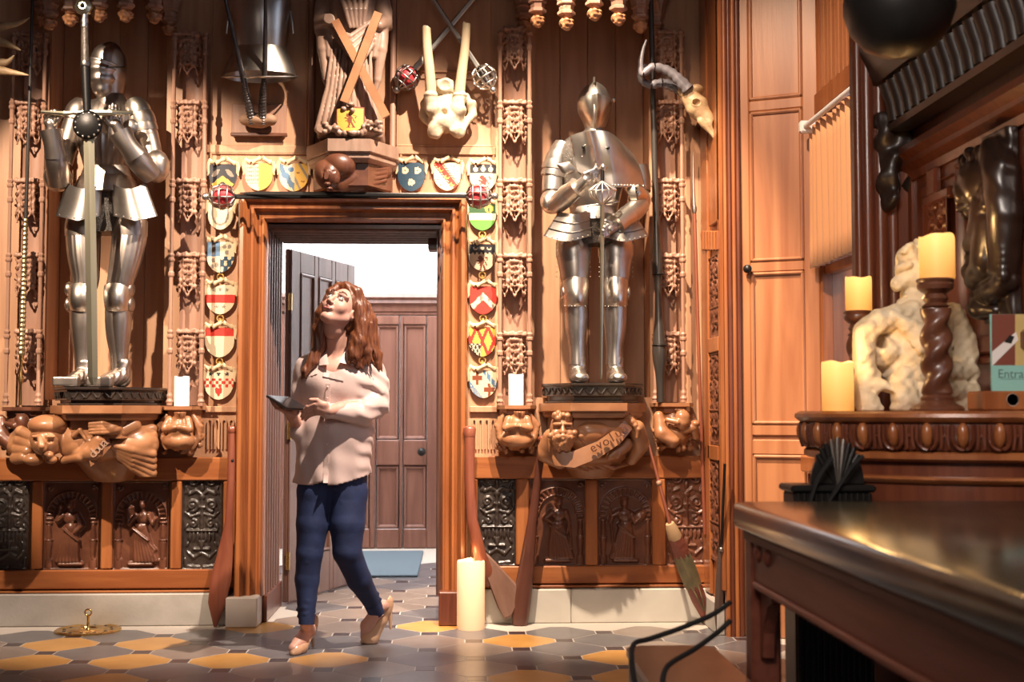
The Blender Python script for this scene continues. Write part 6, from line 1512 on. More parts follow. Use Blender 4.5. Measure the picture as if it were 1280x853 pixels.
# candles and twisted holders
candle('lit amber candle standing low at the left end of the sideboard', 1047.5, 453, 513, 19.5, 3.80, wax_a, True, None, ST)
def twist(label, px, y_top, hw, Y):
    b = W(px, 500, Y); zt_ = W(px, y_top, Y).z; r = W(px+hw, 500, Y).x-b.x; H = zt_-ST
    t = thing('twisted_candlestick', label, 'candlestick', (b.x, Y, ST))
    obj('base', MB().lathe([(r*1.55,0),(r*1.6,.006),(r*1.5,.014),(r*1.1,.022),(r*.95,.03),(r*1.0,.038),(r*.85,.046),(r*.9,.052)], b.xy.to_3d()+Vector((0,0,ST)), 28), wood_carve, t, 40)
    z0, z1 = .05, H-.085; n = 60; pr = [(r*.80*(1+.06*math.sin(PI*k/n)), z0+(z1-z0)*k/n) for k in range(n+1)]
    obj('twisted_stem', MB().lathe(pr, (b.x, Y, ST), 28, lambda a, z: 1+.17*math.sin(2*a-z*78)), wood_carve, t, 180)
    obj('knop', MB().lathe([(r*.62,H-.088),(r*.85,H-.080),(r*.6,H-.070),(r*.78,H-.058),(r*.62,H-.044),(r*.9,H-.036)], (b.x, Y, ST), 24), wood_carve, t, 50)
    obj('drip_pan', MB().lathe([(r*.8,H-.038),(r*1.05,H-.030),(r*1.12,H-.018),(r*1.05,H-.012),(r*1.15,H-.004),(r*1.1,H),(.001,H)], (b.x, Y, ST), 28), wood_carve, t, 40); return zt_
z_b = twist('dark twisted wooden candlestick by the window, behind the pale statue', 1073.5, 389, 15, 4.16)
candle('lit amber candle on the candlestick nearest the window', 1073.5, 347, 389, 16, 4.16, wax_a, True, None, z_b)
z_c = twist('tall dark twisted wooden candlestick in front of the pale statue', 1171.5, 349, 20, 3.64)
candle('lit amber candle highest of three, on the tall candlestick before the statue', 1171.5, 295, 349, 21.5, 3.64, wax_a, True, None, z_c)
# pale stone beast
def T(px, py, d=0): return W(px, py, 3.96-d)
t = thing('stone_beast', 'pale limestone statue of a seated heraldic beast with open mouth on the sideboard', 'statue', (T(1145,513).x, 3.98, ST))
sd = SD((T(1060,513).x, 3.70, ST-.03), (min(T(1228,513).x, X2-.012), 4.20, T(1140,295).z), .0046)
sd.ell(T(1146,440), (.125,.10,.16), .03).ell(T(1150,405), (.115,.095,.08), .03)
sd.ell(T(1143,340), (.052,.062,.080), .02).ell(T(1136,322,.01), (.038,.05,.040), .015).cap(T(1146,370), T(1150,392), .05, .06, .02)
sd.cap(T(1124,334,.035), T(1137,330,.055), .010, .012, .008)                        # brow
sd.cap(T(1134,350,.02), T(1121,357,.03), .026, .019, .010).ell(T(1119,355,.03), (.012,.020,.012), .006)   # snout and nose
sd.cap(T(1138,374,.02), T(1124,381,.035), .020, .014, .008).cap(T(1124,384,.03), T(1126,394,.03), .012, .006, .006)   # lower jaw and beard
sd.ell(T(1121,368,.03), (.030,.06,.0095), .004, 'sub').ell(T(1126,342,.055), (.011,.025,.009), .004, 'sub').ell(T(1136,342,.075), (.011,.025,.009), .004, 'sub').ell(T(1117,358,.055), (.006,.012,.004), .002, 'sub')
rng = random.Random(5)
for k in range(60):
    a = rng.uniform(-.9, 2.5); r_ = rng.uniform(.9,1.12); p = T(1146+19*math.cos(a)*r_, 342-35*math.sin(a)*r_, rng.uniform(-.05,.055)); sd.ell(p, (.013,.016,.014), .004)
sd.chain([T(1140,390,.05),T(1100,402,.06),T(1084,415,.05),T(1078,450,.06)], [.035,.040,.042,.034], .012)      # arm akimbo
sd.chain([T(1078,448,.06),T(1088,480,.08),T(1108,488,.10)], [.034,.028,.022], .01)
sd.chain([T(1187,395,.04),T(1205,430,.05),T(1207,468,.06)], [.045,.042,.036], .014)
for k in range(5): sd.chain([T(1196+k*4,432,.08),T(1192+k*5,470,.085),T(1190+k*6,478,.08)], [.010,.012,.006], .005)
for k in range(6): sd.chain([T(1116+k*3,392+k*5,.09-k*.002),T(1150,412+k*5,.115),T(1188,396+k*4,.08)], [.010,.013,.010], .006)
sd.chain([T(1085,470,.06),T(1076,495,.07),T(1088,508,.10)], [.038,.036,.040], .014); sd.chain([T(1130,480,.08),T(1130,500,.12),T(1150,507,.10)], [.045,.045,.04], .016)
for y in (468, 492): sd.chain([T(1130,y,.10),T(1170,y-3,.12),T(1213,y-4,.07)], [.026,.032,.030], .008)
sd.box(T(1172,500,.0), (.095,.10,.045), .02, .015); sd.ell(T(1105,440,.02), (.05,.07,.05), .01)
sd.ell(T(1098,428,.02), (.014,.2,.022), .004, 'sub'); sd.ell(T(1107,500,.1), (.022,.2,.028), .006, 'sub')
SD.kk = 1.0; sd.noise(.0022, 60, 8).noise(.0022, 170, 2); SD.kk = .4; sd.box((T(1145,513).x, 3.95, ST-.10), (.5,.5,.1), 0, .001, 'sub'); obj('carved_body', sd.mesh(), stone_w, t, 180)
# leaflet stand and little box
bx = W(1254, 500, 3.60); t = thing('speaker_box', 'small red-brown wooden box with a black silver-ringed knob on the sideboard', 'box', (bx.x+.02, 3.62, ST))
a = W(1229.5, 514, 3.58); b = W(1296, 489, 3.58)
obj('case', MB().cbox((a.x, 3.58, ST), (b.x, 3.70, b.z), .006), wood_red, t); k_ = W(1266, 500, 3.58)
q = MB().torus((k_.x, 3.577, k_.z), .0175, .0035, 26, 8); obj('silver_ring', q, steel_b, t, 60); obj('black_knob', MB().lathe([(.017,0),(.0165,.006),(.001,.010)], (k_.x, 3.58, k_.z), 20, None, 'Y'), iron, t, 40)
for m in (t.children[-1].data,): 
    for v in m.vertices: v.co.y = 2*(3.58-t.location.y)-v.co.y
bz = b.z
t = thing('entrance_leaflet', 'teal and brown printed leaflet reading Entrance, standing on the small box', 'leaflet', (W(1262,488,3.60).x, 3.62, bz))
a = W(1240, 487, 3.60); b2 = W(1306, 393, 3.60); zm = W(1250, 457, 3.60).z; a.z = bz
teal = mat('teal_card', (.26,.52,.46), .6)
obj('card', MB().box((a.x, 3.602, a.z), (b2.x, 3.608, b2.z)), teal, t)
obj('teal_field', MB().box((a.x, 3.6, a.z), (b2.x, 3.602, zm)), teal, t)
def flat(poly, y, m_, nm): return obj(nm, MB().prism([(W(x, yy, 3.60).x, W(x, yy, 3.60).z) for x, yy in poly], y, y+.0012, 'XZ'), m_, t)
flat([(1240,393),(1306,393),(1306,457),(1240,457)], 3.6005, mat('print_brown', (.19,.05,.03), .6), 'photo_print')
flat([(1240,440),(1270,415),(1273,425),(1241,457),(1240,457)], 3.5995, mat('print_white', (.75,.70,.66), .6), 'printed_hand')
flat([(1255,428),(1262,419),(1268,421),(1264,430)], 3.599, black, 'printed_shape')
flat([(1269,393),(1306,393),(1306,457),(1269,457)], 3.5998, mat('print_ochre', (.55,.40,.15), .6), 'printed_band')
v, f_ = letters('Entrance', .036, .0004); cxl = W(1274, 468, 3.60)
obj('lettering', MB().add([(x*.98+cxl.x, 3.5995-z, y+cxl.z) for x, y, z in v], f_), mat('dark_ink', (.10,.17,.15), .6), t)
obj('underline', MB().box((W(1251,474,3.6).x, 3.5992, W(1251,474,3.6).z-.001), (b2.x-.01, 3.6, W(1251,474,3.6).z)), MAT['dark_ink'], t)
# carved lion on the panelling
def Lw(px, py, d=0): return PX(px, py, d)
t = thing('carved_lion', 'glossy black carved lion bracket on the dark red panelling above the sideboard', 'carving', PX(1235, 390))
y0_, y1_ = PX(1205, 300, .05).y, PX(1272, 300, .05).y; yc_ = (y0_+y1_)/2
zt_, zb_ = PX(1235, 193).z, PX(1235, 397).z; Hh = zt_-zb_
sd = SD((X2-.24, min(y0_,y1_)-.08, zb_-.03), (X2-.003, max(y0_,y1_)+.08, zt_+.04), .0046)
P_ = lambda u, h, d: (X2-.5*d, yc_+.14*u, zb_+Hh*h)     # u: + away from the camera (left in the picture)
sd.ell(P_(.15,.80,.09), (.085,.10,.085), .02)
rng = random.Random(3)
for k in range(70):
    h = rng.uniform(.62, .98); u = rng.uniform(-.45, .95); d = .10+.07*math.sqrt(max(0, 1-((u-.2)/.9)**2))*rng.uniform(.8,1.1); sd.ell(P_(u, h, d), (.020,.019,.021), .004)
sd.ell(P_(.35,.76,.17), (.05,.05,.052), .01).cap(P_(.40,.74,.20), P_(.45,.70,.215), .026, .022, .008); sd.ell(P_(.45,.655,.20), (.025,.03,.016), .006)
for g in (-.12,.18): sd.ell(P_(.4+g,.785,.215), (.018,.012,.010), .003, 'sub')
sd.chain([P_(-.35,.95,.10), P_(-.75,.80,.11), P_(-.80,.55,.10), P_(-.7,.25,.10)], [.045,.055,.05,.045], .012)     # back arching over
for k in range(9): sd.ell(P_(-.92,.52-.04*k,.13), (.020,.018,.022), .004)
sd.chain([P_(-.1,.62,.12), P_(.0,.48,.14), P_(.3,.42,.17)], [.05,.048,.03], .012); sd.chain([P_(-.2,.50,.10), P_(-.3,.30,.13), P_(.1,.22,.16), P_(.5,.27,.17)], [.06,.06,.042,.026], .014)
for k in range(10): sd.ell(P_(rng.uniform(-.1,.75), rng.uniform(.2,.5), .16), (.020,.022,.022), .005)
sd.chain([P_(-.7,.18,.09), P_(-.2,.13,.12), P_(.5,.12,.11)], [.04,.038,.03], .01); sd.chain([P_(.55,.12,.09), P_(.35,.05,.12), P_(-.1,.02,.08)], [.035,.04,.02], .01)
sd.box(P_(-.1,.5,.02), (.03,.10,.34), .02, .02); sd.noise(.0028, 90, 6); obj('lion_carving', sd.mesh(), mat('lion_black', (.022,.012,.009), .33, coat=.2), t, 180)
# hanging dark bowl
hb = W(1124, 20, 3.2); t = thing('hanging_bowl', 'dark rounded iron bowl hanging at the top right before the cornice', 'bowl', (hb.x, 3.2, W(1124,72,3.2).z))
z0 = W(1124, 72, 3.2).z; r = W(1191, 10, 3.2).x-hb.x
obj('bowl', MB().lathe([(.002,z0),(r*.35,z0+.008),(r*.65,z0+.03),(r*.88,z0+.07),(r,z0+.12),(r*1.0,z0+.15),(r*.96,z0+.155),(r*.93,z0+.12),(r*.6,z0+.045),(.002,z0+.02)], (hb.x,3.2,0), 36, None, 'Z', False), iron, t, 60)
for k in range(3): a = 2*PI*k/3+.6; obj('chain_rod', MB().tube([(hb.x+r*.97*math.cos(a),3.2+r*.97*math.sin(a),z0+.15),(hb.x,3.2,z0+.9)], .006, 6), iron, t)
obj('stem', MB().tube([(hb.x,3.2,z0+.9),(hb.x,3.2,Z_TOP)], .010, 8), iron, t)
# marble-topped table
YT = 3.30; TZ = W(914, 627, YT).z; tx0 = W(913, 627, YT).x; tx1 = 1.575; ty0 = 1.25
mb_ = mat('green_marble', (.014,.016,.013), .17, col2=(.040,.038,.028), scale=7, coat=.0, mixpos=(.45,.6), detail=6)
_nt = mb_.node_tree; _b = _nt.nodes['Principled BSDF']; _v = _nt.nodes.new('ShaderNodeTexVoronoi'); _v.inputs['Scale'].default_value = 24; _r = _nt.nodes.new('ShaderNodeValToRGB')
_r.color_ramp.elements[0].position = .04; _r.color_ramp.elements[0].color = (1,1,1,1); _r.color_ramp.elements[1].position = .20; _r.color_ramp.elements[1].color = (0,0,0,1)
_m = _nt.nodes.new('ShaderNodeMix'); _m.data_type = 'RGBA'; _src = _b.inputs['Base Color'].links[0].from_socket; _tc = _nt.nodes.new('ShaderNodeTexCoord')
_nt.links.new(_tc.outputs['Object'], _v.inputs['Vector']); _nt.links.new(_v.outputs['Distance'], _r.inputs[0]); _nt.links.new(_r.outputs[0], _m.inputs[0]); _nt.links.new(_src, _m.inputs[6]); _m.inputs[7].default_value = (.11,.085,.04,1); _nt.links.new(_m.outputs[2], _b.inputs['Base Color'])
tb_ = thing('marble_table', 'dark red wooden table with a thick polished black-green marble top, nearest the camera', 'table', ((tx0+tx1)/2, (ty0+YT)/2, 0))
def rrect(x0, y0, x1, y1, r, n=8):
    P = []
    for cx_, cy_, a0 in ((x1-r,y1-r,0),(x0+r,y1-r,PI/2),(x0+r,y0+r,PI),(x1-r,y0+r,1.5*PI)): P += [(cx_+r*math.cos(a0+PI/2*k/n), cy_+r*math.sin(a0+PI/2*k/n)) for k in range(n+1)]
    return P
vs = []; fs = []; pr = [(.012,-.066),(.003,-.061),(0,-.054),(0,-.016),(.002,-.008),(.006,-.002),(.013,0)]
for o_, z in pr: vs += [(x, y, TZ+z) for x, y in rrect(tx0+o_, ty0+o_, tx1-o_, YT-o_, .04-o_*.5)]
n = len(vs)//len(pr)
for j in range(len(pr)-1):
    for i in range(n): k = (i+1) % n; fs.append((j*n+i, j*n+k, (j+1)*n+k, (j+1)*n+i))
fs += [tuple(range(n))[::-1], tuple(range((len(pr)-1)*n, len(pr)*n))]
obj('marble_top', MB().add(vs, fs), mb_, tb_, 30)
wood_tbl = mat('table_mahogany', (.115,.030,.017), .5, col2=(.16,.046,.026), scale=3, stretch=(9,.7,9), spec=.3)
ai = .035; za, zb2 = TZ-.066, .672
for nm, lo, hi in (('apron',(tx0+ai,ty0+ai,zb2),(tx0+ai+.03,YT-ai,za)),('apron',(tx1-ai-.03,ty0+ai,zb2),(tx1-ai,YT-ai,za)),('apron',(tx0+ai+.03,YT-ai-.03,zb2),(tx1-ai-.03,YT-ai,za)),('apron',(tx0+ai+.03,ty0+ai,zb2),(tx1-ai-.03,ty0+ai+.03,za))): obj(nm, MB().cbox(lo, hi, .004), wood_tbl, tb_)
obj('apron_bead', MB().cbox((tx0+ai-.010, ty0+ai+.08, zb2), (tx0+ai+.002, YT-ai-.085, zb2+.018), .005), wood_tbl, tb_)
obj('apron_bead', MB().cbox((tx0+ai-.012, ty0+ai, za-.03), (tx0+ai+.002, YT-ai, za-.002), .006), wood_tbl, tb_)
for x in (tx0+ai-.006, tx1-ai-.069):
    for y in (ty0+ai-.006, YT-ai-.069):
        obj('leg', MB().cbox((x, y, 0), (x+.075, y+.075, za), .008).cbox((x-.010,y-.010,0),(x+.085,y+.085,.09),.012), wood_tbl, tb_)
        s_ = -1 if y > 2 else 1; yy = y if y > 2 else y+.075
        br = [(yy, zb2+.005), (yy+s_*.13, zb2+.005), (yy+s_*.125, zb2-.02), (yy+s_*.08, zb2-.035), (yy+s_*.05, zb2-.07), (yy+s_*.03, zb2-.11), (yy+s_*.022, zb2-.17), (yy, zb2-.18)]
        obj('leg_bracket', MB().prism(br, x+.02, x+.05, 'YZ', .004), wood_tbl, tb_)
for y in (YT-ai-.13, YT-ai-.22):
    obj('carved_boss', MB().sphere((tx0+ai, y, (za+zb2)/2+.02), (.014,.022,.022), 12, 8), wood_tbl, tb_, 180)
# iron stove with fan crest behind the table
YI = 3.47; a, b = W(989, 600, YI), W(1096, 600, YI); zs_ = W(1040, 607, YI).z; xm_ = W(1051, 600, YI).x
t = thing('iron_stove', 'black iron stove with a shell fan crest between the table and sideboard', 'stove', ((a.x+b.x)/2, YI+.06, 0))
obj('body', MB().cbox((a.x+.01, YI+.008, .10), (b.x-.01, YI+.13, zs_-.02), .006), iron, t)
obj('top_plate', MB().cbox((a.x, YI, zs_-.02), (b.x, YI+.14, zs_), .006), iron, t)
for k in range(13): x = a.x+.012+(b.x-a.x-.024)*(k+.5)/13; obj('rib', MB().loft([(x, YI+.006, .12), (x, YI+.006, zs_-.022)], .006, .008, 8), iron, t, 60)
for x in (a.x+.025, b.x-.025):
    for y in (YI+.03, YI+.11): obj('leg', MB().lathe([(.018,0),(.010,.02),(.012,.08),(.018,.11)], (x, y, 0), 10), iron, t, 60)
zf = W(1051, 546, YI).z
for k in range(9):
    an = math.radians(-52+13*k); ln_ = (zf-zs_)*(.98-.05*abs(k-4)*.5)
    p0 = Vector((xm_+.010*math.sin(an), YI+.03, zs_+.0)); p1 = Vector((xm_+ln_*math.sin(an)*.62, YI+.025, zs_+ln_*math.cos(an*.85)))
    obj('fan_rib', MB().loft([p0, p0.lerp(p1,.6), p1], [.004,.009,.007], [.006,.010,.004], 8), steel_d if 2 < k < 6 else iron, t, 60)
for s_ in (-1, 1):
    pth = [Vector((xm_+s_*(.012+.062*math.sin(u*PI*.5)), YI+.03, zs_+(zf-zs_)*.74*math.cos(u*PI*.5)**.9)) for u in np.linspace(0, 1, 9)]
    obj('side_scroll', MB().prism([(p.x, p.z) for p in pth]+[(xm_, zs_)], YI+.025, YI+.04, 'XZ', .004), iron, t)
t = thing('black_cable', 'black cables looped over the iron stove with the fan crest', 'cable', (xm_, YI, zs_))
for P in ([(1013,627),(1022,600),(1036,578),(1041,574)], [(1036,627),(1050,606),(1066,582),(1079,570)]):
    obj('loop', MB().tube([W(*p) for p in lerp_list([(x, y, YI-.012) for x, y in P], 14)], .0062, 6), black, t, 60)
# low bench with bent rods at the table's corner
t = thing('low_bench', 'low brown-topped bench with two bent black metal rods beside the table leg', 'bench', (.6, 3.4, 0))
bz_ = .45; x0_ = W(797, 830, 3.36).x; x1_ = tx0+ai-.02; y1_ = WZ(850, 807, bz_).y
obj('seat', MB().prism(rrect(x0_, 2.95, x1_, y1_, .06), bz_-.022, bz_, 'XY', .006), mat('bench_brown', (.115,.048,.026), .32, col2=(.17,.075,.04), scale=3, coat=.3), t)
obj('seat_rim', MB().prism(rrect(x0_+.006, 2.956, x1_-.006, y1_-.006, .056), bz_-.09, bz_-.022, 'XY'), wood_blk2, t)
for x in (x0_+.03, x1_-.03):
    for y in (2.99, y1_-.04): obj('leg', MB().lathe([(.014,0),(.018,bz_-.09)], (x, y, 0), 10), wood_blk2, t, 60)
for P in ([(795,862,3.02),(790,830,3.10),(792,806,3.2),(812,799,3.24),(850,786,3.28),(890,769,3.32),(913,753,3.34)], [(828,870,2.98),(829,846,3.0),(838,830,3.04),(868,812,3.12),(897,791,3.2),(913,776,3.22)]):
    obj('rod', MB().tube([W(*p) for p in lerp_list(P, 24)], .0068, 8), black, t, 60)
# ================================================================== THE WOMAN
YB0 = 6.06; SD.kk = 1.0
def B_(px, py, d=0): return W(px, py, YB0-d)
skin = mat('skin', (.60,.325,.25), .5); 
_b = skin.node_tree.nodes['Principled BSDF']; _b.inputs['Subsurface Weight'].default_value = .12; _b.inputs['Subsurface Radius'].default_value = (.012,.005,.003); _b.inputs['Subsurface Scale'].default_value = .5
hair_m = mat('auburn_hair', (.10,.028,.012), .38, col2=(.21,.070,.028), scale=22, stretch=(6,6,.8), bump=.25, bscale=34)
silk = mat('blush_silk', (.60,.44,.40), .45, col2=(.64,.48,.44), scale=5, sheen=.2, bump=.04, bscale=120)
denim = mat('blue_denim', (.010,.019,.070), .75, col2=(.017,.032,.105), scale=14, bump=.15, bscale=260)
nude = mat('nude_patent', (.66,.40,.25), .22, coat=.5)
lip_m = mat('lips', (.42,.15,.13), .4); brow_m = mat('brows', (.07,.028,.018), .6); eye_w = mat('eye_white', (.8,.78,.75), .25); iris_m = mat('iris', (.07,.05,.035), .2)
heel_f = WZ(389, 811, 0); toe_f = WZ(366, 820, 0); toe_r = WZ(453, 805, 0)
pw = thing('person', 'woman in blush blouse, blue jeans and nude heels holding a tablet, gazing up', 'person', ((heel_f.x+toe_r.x)/2, 5.97, 0))
# --- head in its own frame (face towards -Y), then turned and tilted back
hs = SD((-.11,-.15,-.16), (.11,.14,.14), .0034)
hs.ell((0,.018,.030), (.070,.088,.082), .01).ell((0,-.018,-.028), (.058,.072,.086), .03)
for g in (-1, 1): hs.cap((g*.050,.0,-.050), (g*.014,-.056,-.098), .020, .018, .02); hs.ell((g*.036,-.056,-.030), (.024,.022,.026), .02); hs.cap((g*.050,-.066,.026), (g*.014,-.084,.026), .009, .009, .012)
hs.ell((0,-.062,-.098), (.024,.024,.020), .018)
for g in (-1, 1): hs.ell((g*.031,-.090,.006), (.017,.014,.009), .008, 'sub')
hs.cap((0,-.086,.010), (0,-.106,-.030), .0075, .0105, .010).ell((0,-.107,-.034), (.011,.010,.009), .006)
for g in (-1, 1): hs.ell((g*.0115,-.097,-.037), (.0085,.010,.008), .005); hs.ell((g*.007,-.102,-.045), (.0045,.006,.004), .002, 'sub')
hs.ell((0,-.083,-.060), (.024,.014,.014), .010).ell((0,-.098,-.0625), (.018,.008,.0022), .003, 'sub')
for g in (-1, 1): hs.ell((g*.070,.012,-.012), (.010,.022,.031), .004); hs.ell((g*.077,.006,-.010), (.004,.011,.018), .003, 'sub')
hs.cap((0,.03,-.05), (0,.030,-.10), .046, .050, .03)
HR = rotm('Z', -30)@rotm('Y', 13)@rotm('X', -34); HC_ = B_(427, 386, .05)
def tow(p): return HC_+HR@Vector(p)
hm = hs.mesh(); hm = (np.array([tow(p) for p in hm[0]], dtype=np.float32), hm[1])
# --- neck, chest, forearms, hands, ankles and feet
bs = SD(B_(340,830,.4), B_(500,395,-.25)+Vector((0,0,.02)), .0075) if False else None
s1 = SD(Vector((toe_f.x-.10, 5.72, -.01)), Vector((toe_r.x+.26, 6.42, B_(0,372).z)), .0058)
s1.chain([tow((0,.035,-.035)), B_(421,425,.02), B_(424,452,-.01)], [.056,.054,.062], .02)
s1.chain([B_(398,455,.02), B_(424,449,.0), B_(456,457,-.02)], [.045,.05,.045], .03).ell(B_(421,466,.03), (.13,.075,.07), .03)
s1.chain([B_(421,470,0), B_(418,540,0), B_(416,585,-.01)], [.085,.085,.08], .03)
s1.cap(tow((.045,.03,-.06)), B_(418,450,.06), .010, .009, .014)
def hand(palm, wrist, fdir, side, thumb, curl, scale=1.0):
    palm = Vector(palm); lo = palm-Vector((.13,.13,.13)); hi = palm+Vector((.13,.13,.13)); sd = SD(lo, hi, .003)
    fdir = Vector(fdir).normalized(); side = Vector(side).normalized(); dn = Vector(curl).normalized()
    sd.chain([wrist, Vector(wrist).lerp(palm,.5), palm], [.024,.024,.022], .01)
    for k in range(4): b = palm+side*(.0165*(1.5-k)); sd.cap(palm-fdir*.03+side*(.012*(1.5-k)), b+fdir*.012, .016, .0115, .010)
    for k in range(4):
        L_ = (.033,.038,.036,.028)[k]; b = palm+side*(.0175*(1.5-k))+fdir*.016; d1_ = (fdir+dn*.35).normalized(); d2_ = (fdir+dn*1.0).normalized(); d3_ = (fdir*.6+dn).normalized()
        p1 = b+d1_*L_; p2 = p1+d2_*L_*.72; p3 = p2+d3_*L_*.55; sd.cap(b, p1, .0098, .0090, .003).cap(p1, p2, .0088, .0080, .002).cap(p2, p3, .0079, .0066, .002); sd.ell(p1, .0095, .003)
    b = palm-fdir*.022+side*.020; q1 = b+Vector(thumb[0])*.036; q2 = q1+Vector(thumb[1])*.030; sd.cap(b-side*.006, q1, .0155, .0110, .008).cap(q1, q2, .0105, .0085, .002); return sd.mesh()
# tablet first, then the hands close on it
tl, tt, tr_ = B_(333,495,.30), B_(361,497,.10), B_(386,512,.17); tbq = tl+tr_-tt
nv_ = (tt-tl).cross(tr_-tt).normalized(); nv_ = nv_ if nv_.z > 0 else -nv_
tabl = thing('tablet', 'slim dark tablet in a brown-edged case held in the woman\'s hands', 'tablet', (tl+tr_)/2)
def slab(ins, z0, z1):
    c_ = (tl+tr_)/2; P = [c_+(p-c_)*ins for p in (tl,tt,tr_,tbq)]; return MB().add([p+nv_*z0 for p in P]+[p+nv_*z1 for p in P], [(0,3,2,1),(4,5,6,7),(0,1,5,4),(1,2,6,5),(2,3,7,6),(3,0,4,7)])
obj('case', slab(1, -.006, .004), mat('tablet_case', (.035,.022,.018), .6), tabl); obj('screen', slab(.93, .004, .0052), mat('tablet_screen', (.02,.02,.022), .15), tabl)
wr_r = B_(411,514,.20); pr_ = B_(398,511,.215)
h1 = hand(pr_, wr_r, (-1,-.12,-.10), (.0,-.55,.75), (Vector((-.75,-.25,.55)), Vector((-.95,-.1,.05))), (.1,.75,-.65))
wl_ = B_(368,524,.10); pl_ = B_(360,514,.20)
h2 = hand(pl_, wl_, (-.75,-.45,.1), (.45,-.6,-.1), (Vector((.1,-.75,.3)), Vector((-.3,-.5,.5))), (-.1,.1,.8))
s1.chain([B_(384,460,.0), B_(377,490,-.02), B_(374,538,.02), wl_], [.040,.036,.036,.026], .01).chain([B_(458,460,-.02), B_(468,505,.0), B_(425,512,.15), wr_r], [.040,.036,.033,.026], .01)
heel_r = B_(485,757,-.17); ank_l = B_(383,779,.07); ank_r = B_(469,762,-.13)
s1.chain([B_(402,600,.0), B_(388,692,.04), B_(384,725,.04), B_(383,772,.066), ank_l, Vector((heel_f.x-.005, heel_f.y-.03, .085))], [.055,.045,.042,.027,.029,.032], .01).chain([Vector((heel_f.x-.008, heel_f.y-.04, .10)), heel_f.lerp(toe_f,.6)+Vector((0,0,.052)), toe_f+Vector((0,.02,.028))], [.030,.033,.024], .012)
s1.chain([B_(430,600,-.01), B_(434,690,.035), B_(449,725,-.02), B_(467,757,-.122), ank_r, heel_r+Vector((-.02,-.02,.0))], [.055,.048,.042,.027,.029,.030], .01).chain([ank_r+Vector((0,-.01,-.02)), ank_r.lerp(toe_r,.6)+Vector((.0,0,.02)), toe_r+Vector((.012,.02,.03))], [.030,.033,.024], .012)
obj('body', join(s1.mesh(), hm, h1, h2), skin, pw, 180)
for g in (-1, 1):
    e_ = MB().sphere((g*.031,-.0765,.004), .0125, 14, 10); e_.v = [tuple(tow(p)) for p in e_.v]; eo = obj('eye', e_, eye_w, pw, 180)
    q = MB().sphere((g*.031-.001,-.0862,.0075), (.0056,.0032,.0056), 12, 8); q.v = [tuple(tow(p)) for p in q.v]; obj('iris', q, iris_m, eo, 180)
    q = MB().tube([tow((g*(.031+.0165*math.cos(a)), -.0865-.003*math.sin(a)-(.0 if True else 0), .006+.0085*math.sin(a))) for a in np.linspace(0, PI, 9)], .0024, 6); obj('upper_lid', q, brow_m, pw, 60)
    q = MB().loft([tow((g*x, y, z)) for x, y, z in ((.013,-.093,.029),(.026,-.092,.035),(.040,-.084,.036),(.050,-.074,.030))], [.0030,.0036,.003,.0015], [.003,.003,.003,.002], 8); obj('eyebrow', q, brow_m, pw, 60)
ls = SD((-.035,-.12,-.085), (.035,-.07,-.045), .0016); ls.cap((-.019,-.088,-.0615), (0,-.0955,-.0575), .0036, .0052, .003).cap((.019,-.088,-.0615), (0,-.0955,-.0575), .0036, .0052, .003).cap((-.012,-.0915,-.067), (.012,-.0915,-.067), .0062, .0062, .003)
lm_ = ls.mesh(); obj('lips', (np.array([tow(p) for p in lm_[0]], dtype=np.float32), lm_[1]), lip_m, pw, 180)
# --- hair
hh = SD(B_(358,485,.24), B_(492,348,-.22), .0048)
for p, r in (((0,.030,.042),(.082,.094,.084)), ((0,.060,-.02),(.078,.070,.10))): hh.ell(tow(p), r, .02, rot=HR)
hh.ell(tow((.0,-.085,-.02)), (.066,.085,.105), .012, 'sub', HR)
def lock(P, R, k=.012): hh.chain([B_(*p) for p in P], R, k)
lock([(452,385,.02),(459,402,.02),(462,425,.02),(468,445,.02),(474,462,.03)], [.045,.045,.040,.030,.008])
lock([(448,385,.06),(452,405,.07),(449,428,.09),(444,446,.10),(447,458,.10)], [.036,.036,.034,.026,.010])
lock([(455,420,.04),(458,440,.06),(456,455,.07)], [.036,.030,.010]); lock([(444,420,.08),(440,440,.10),(436,455,.11)], [.026,.022,.006])
lock([(462,430,.0),(472,444,.0),(477,464,.01)], [.030,.022,.006]); lock([(452,400,-.06),(455,440,-.09),(450,475,-.10)], [.06,.06,.03])
lock([(410,376,.07),(402,392,.07),(399,412,.06),(399,432,.06),(391,452,.08),(381,465,.10),(377,474,.10)], [.020,.030,.033,.032,.026,.016,.006])
lock([(404,400,.02),(402,430,.02),(392,455,.05)], [.035,.036,.015]); lock([(424,358,.02),(413,366,.06),(406,380,.07)], [.022,.020,.016]); lock([(432,358,.04),(446,366,.05),(453,384,.05)], [.024,.028,.030])
rng = random.Random(9)
for k in range(26):
    x = rng.uniform(448,464); lock([(x-4,380+rng.uniform(0,10),.055),(x,405,.065),(x+rng.uniform(-6,5),432,.07),(x+rng.uniform(-8,10),452+rng.uniform(0,10),.08)], [.006,.008,.008,.003], .005)
for k in range(10):
    x = rng.uniform(396,404); lock([(x+6,378,.085),(x,400,.085),(x-1,428,.085),(x-12,452,.10),(x-20,466+rng.uniform(0,8),.11)], [.004,.007,.007,.006,.003], .005)
hh.warp(lambda X, Y, Z: .0016*np.sin(X*260+Y*160+np.sin(Z*30)*2)); obj('hair', hh.mesh(), hair_m, pw, 180)
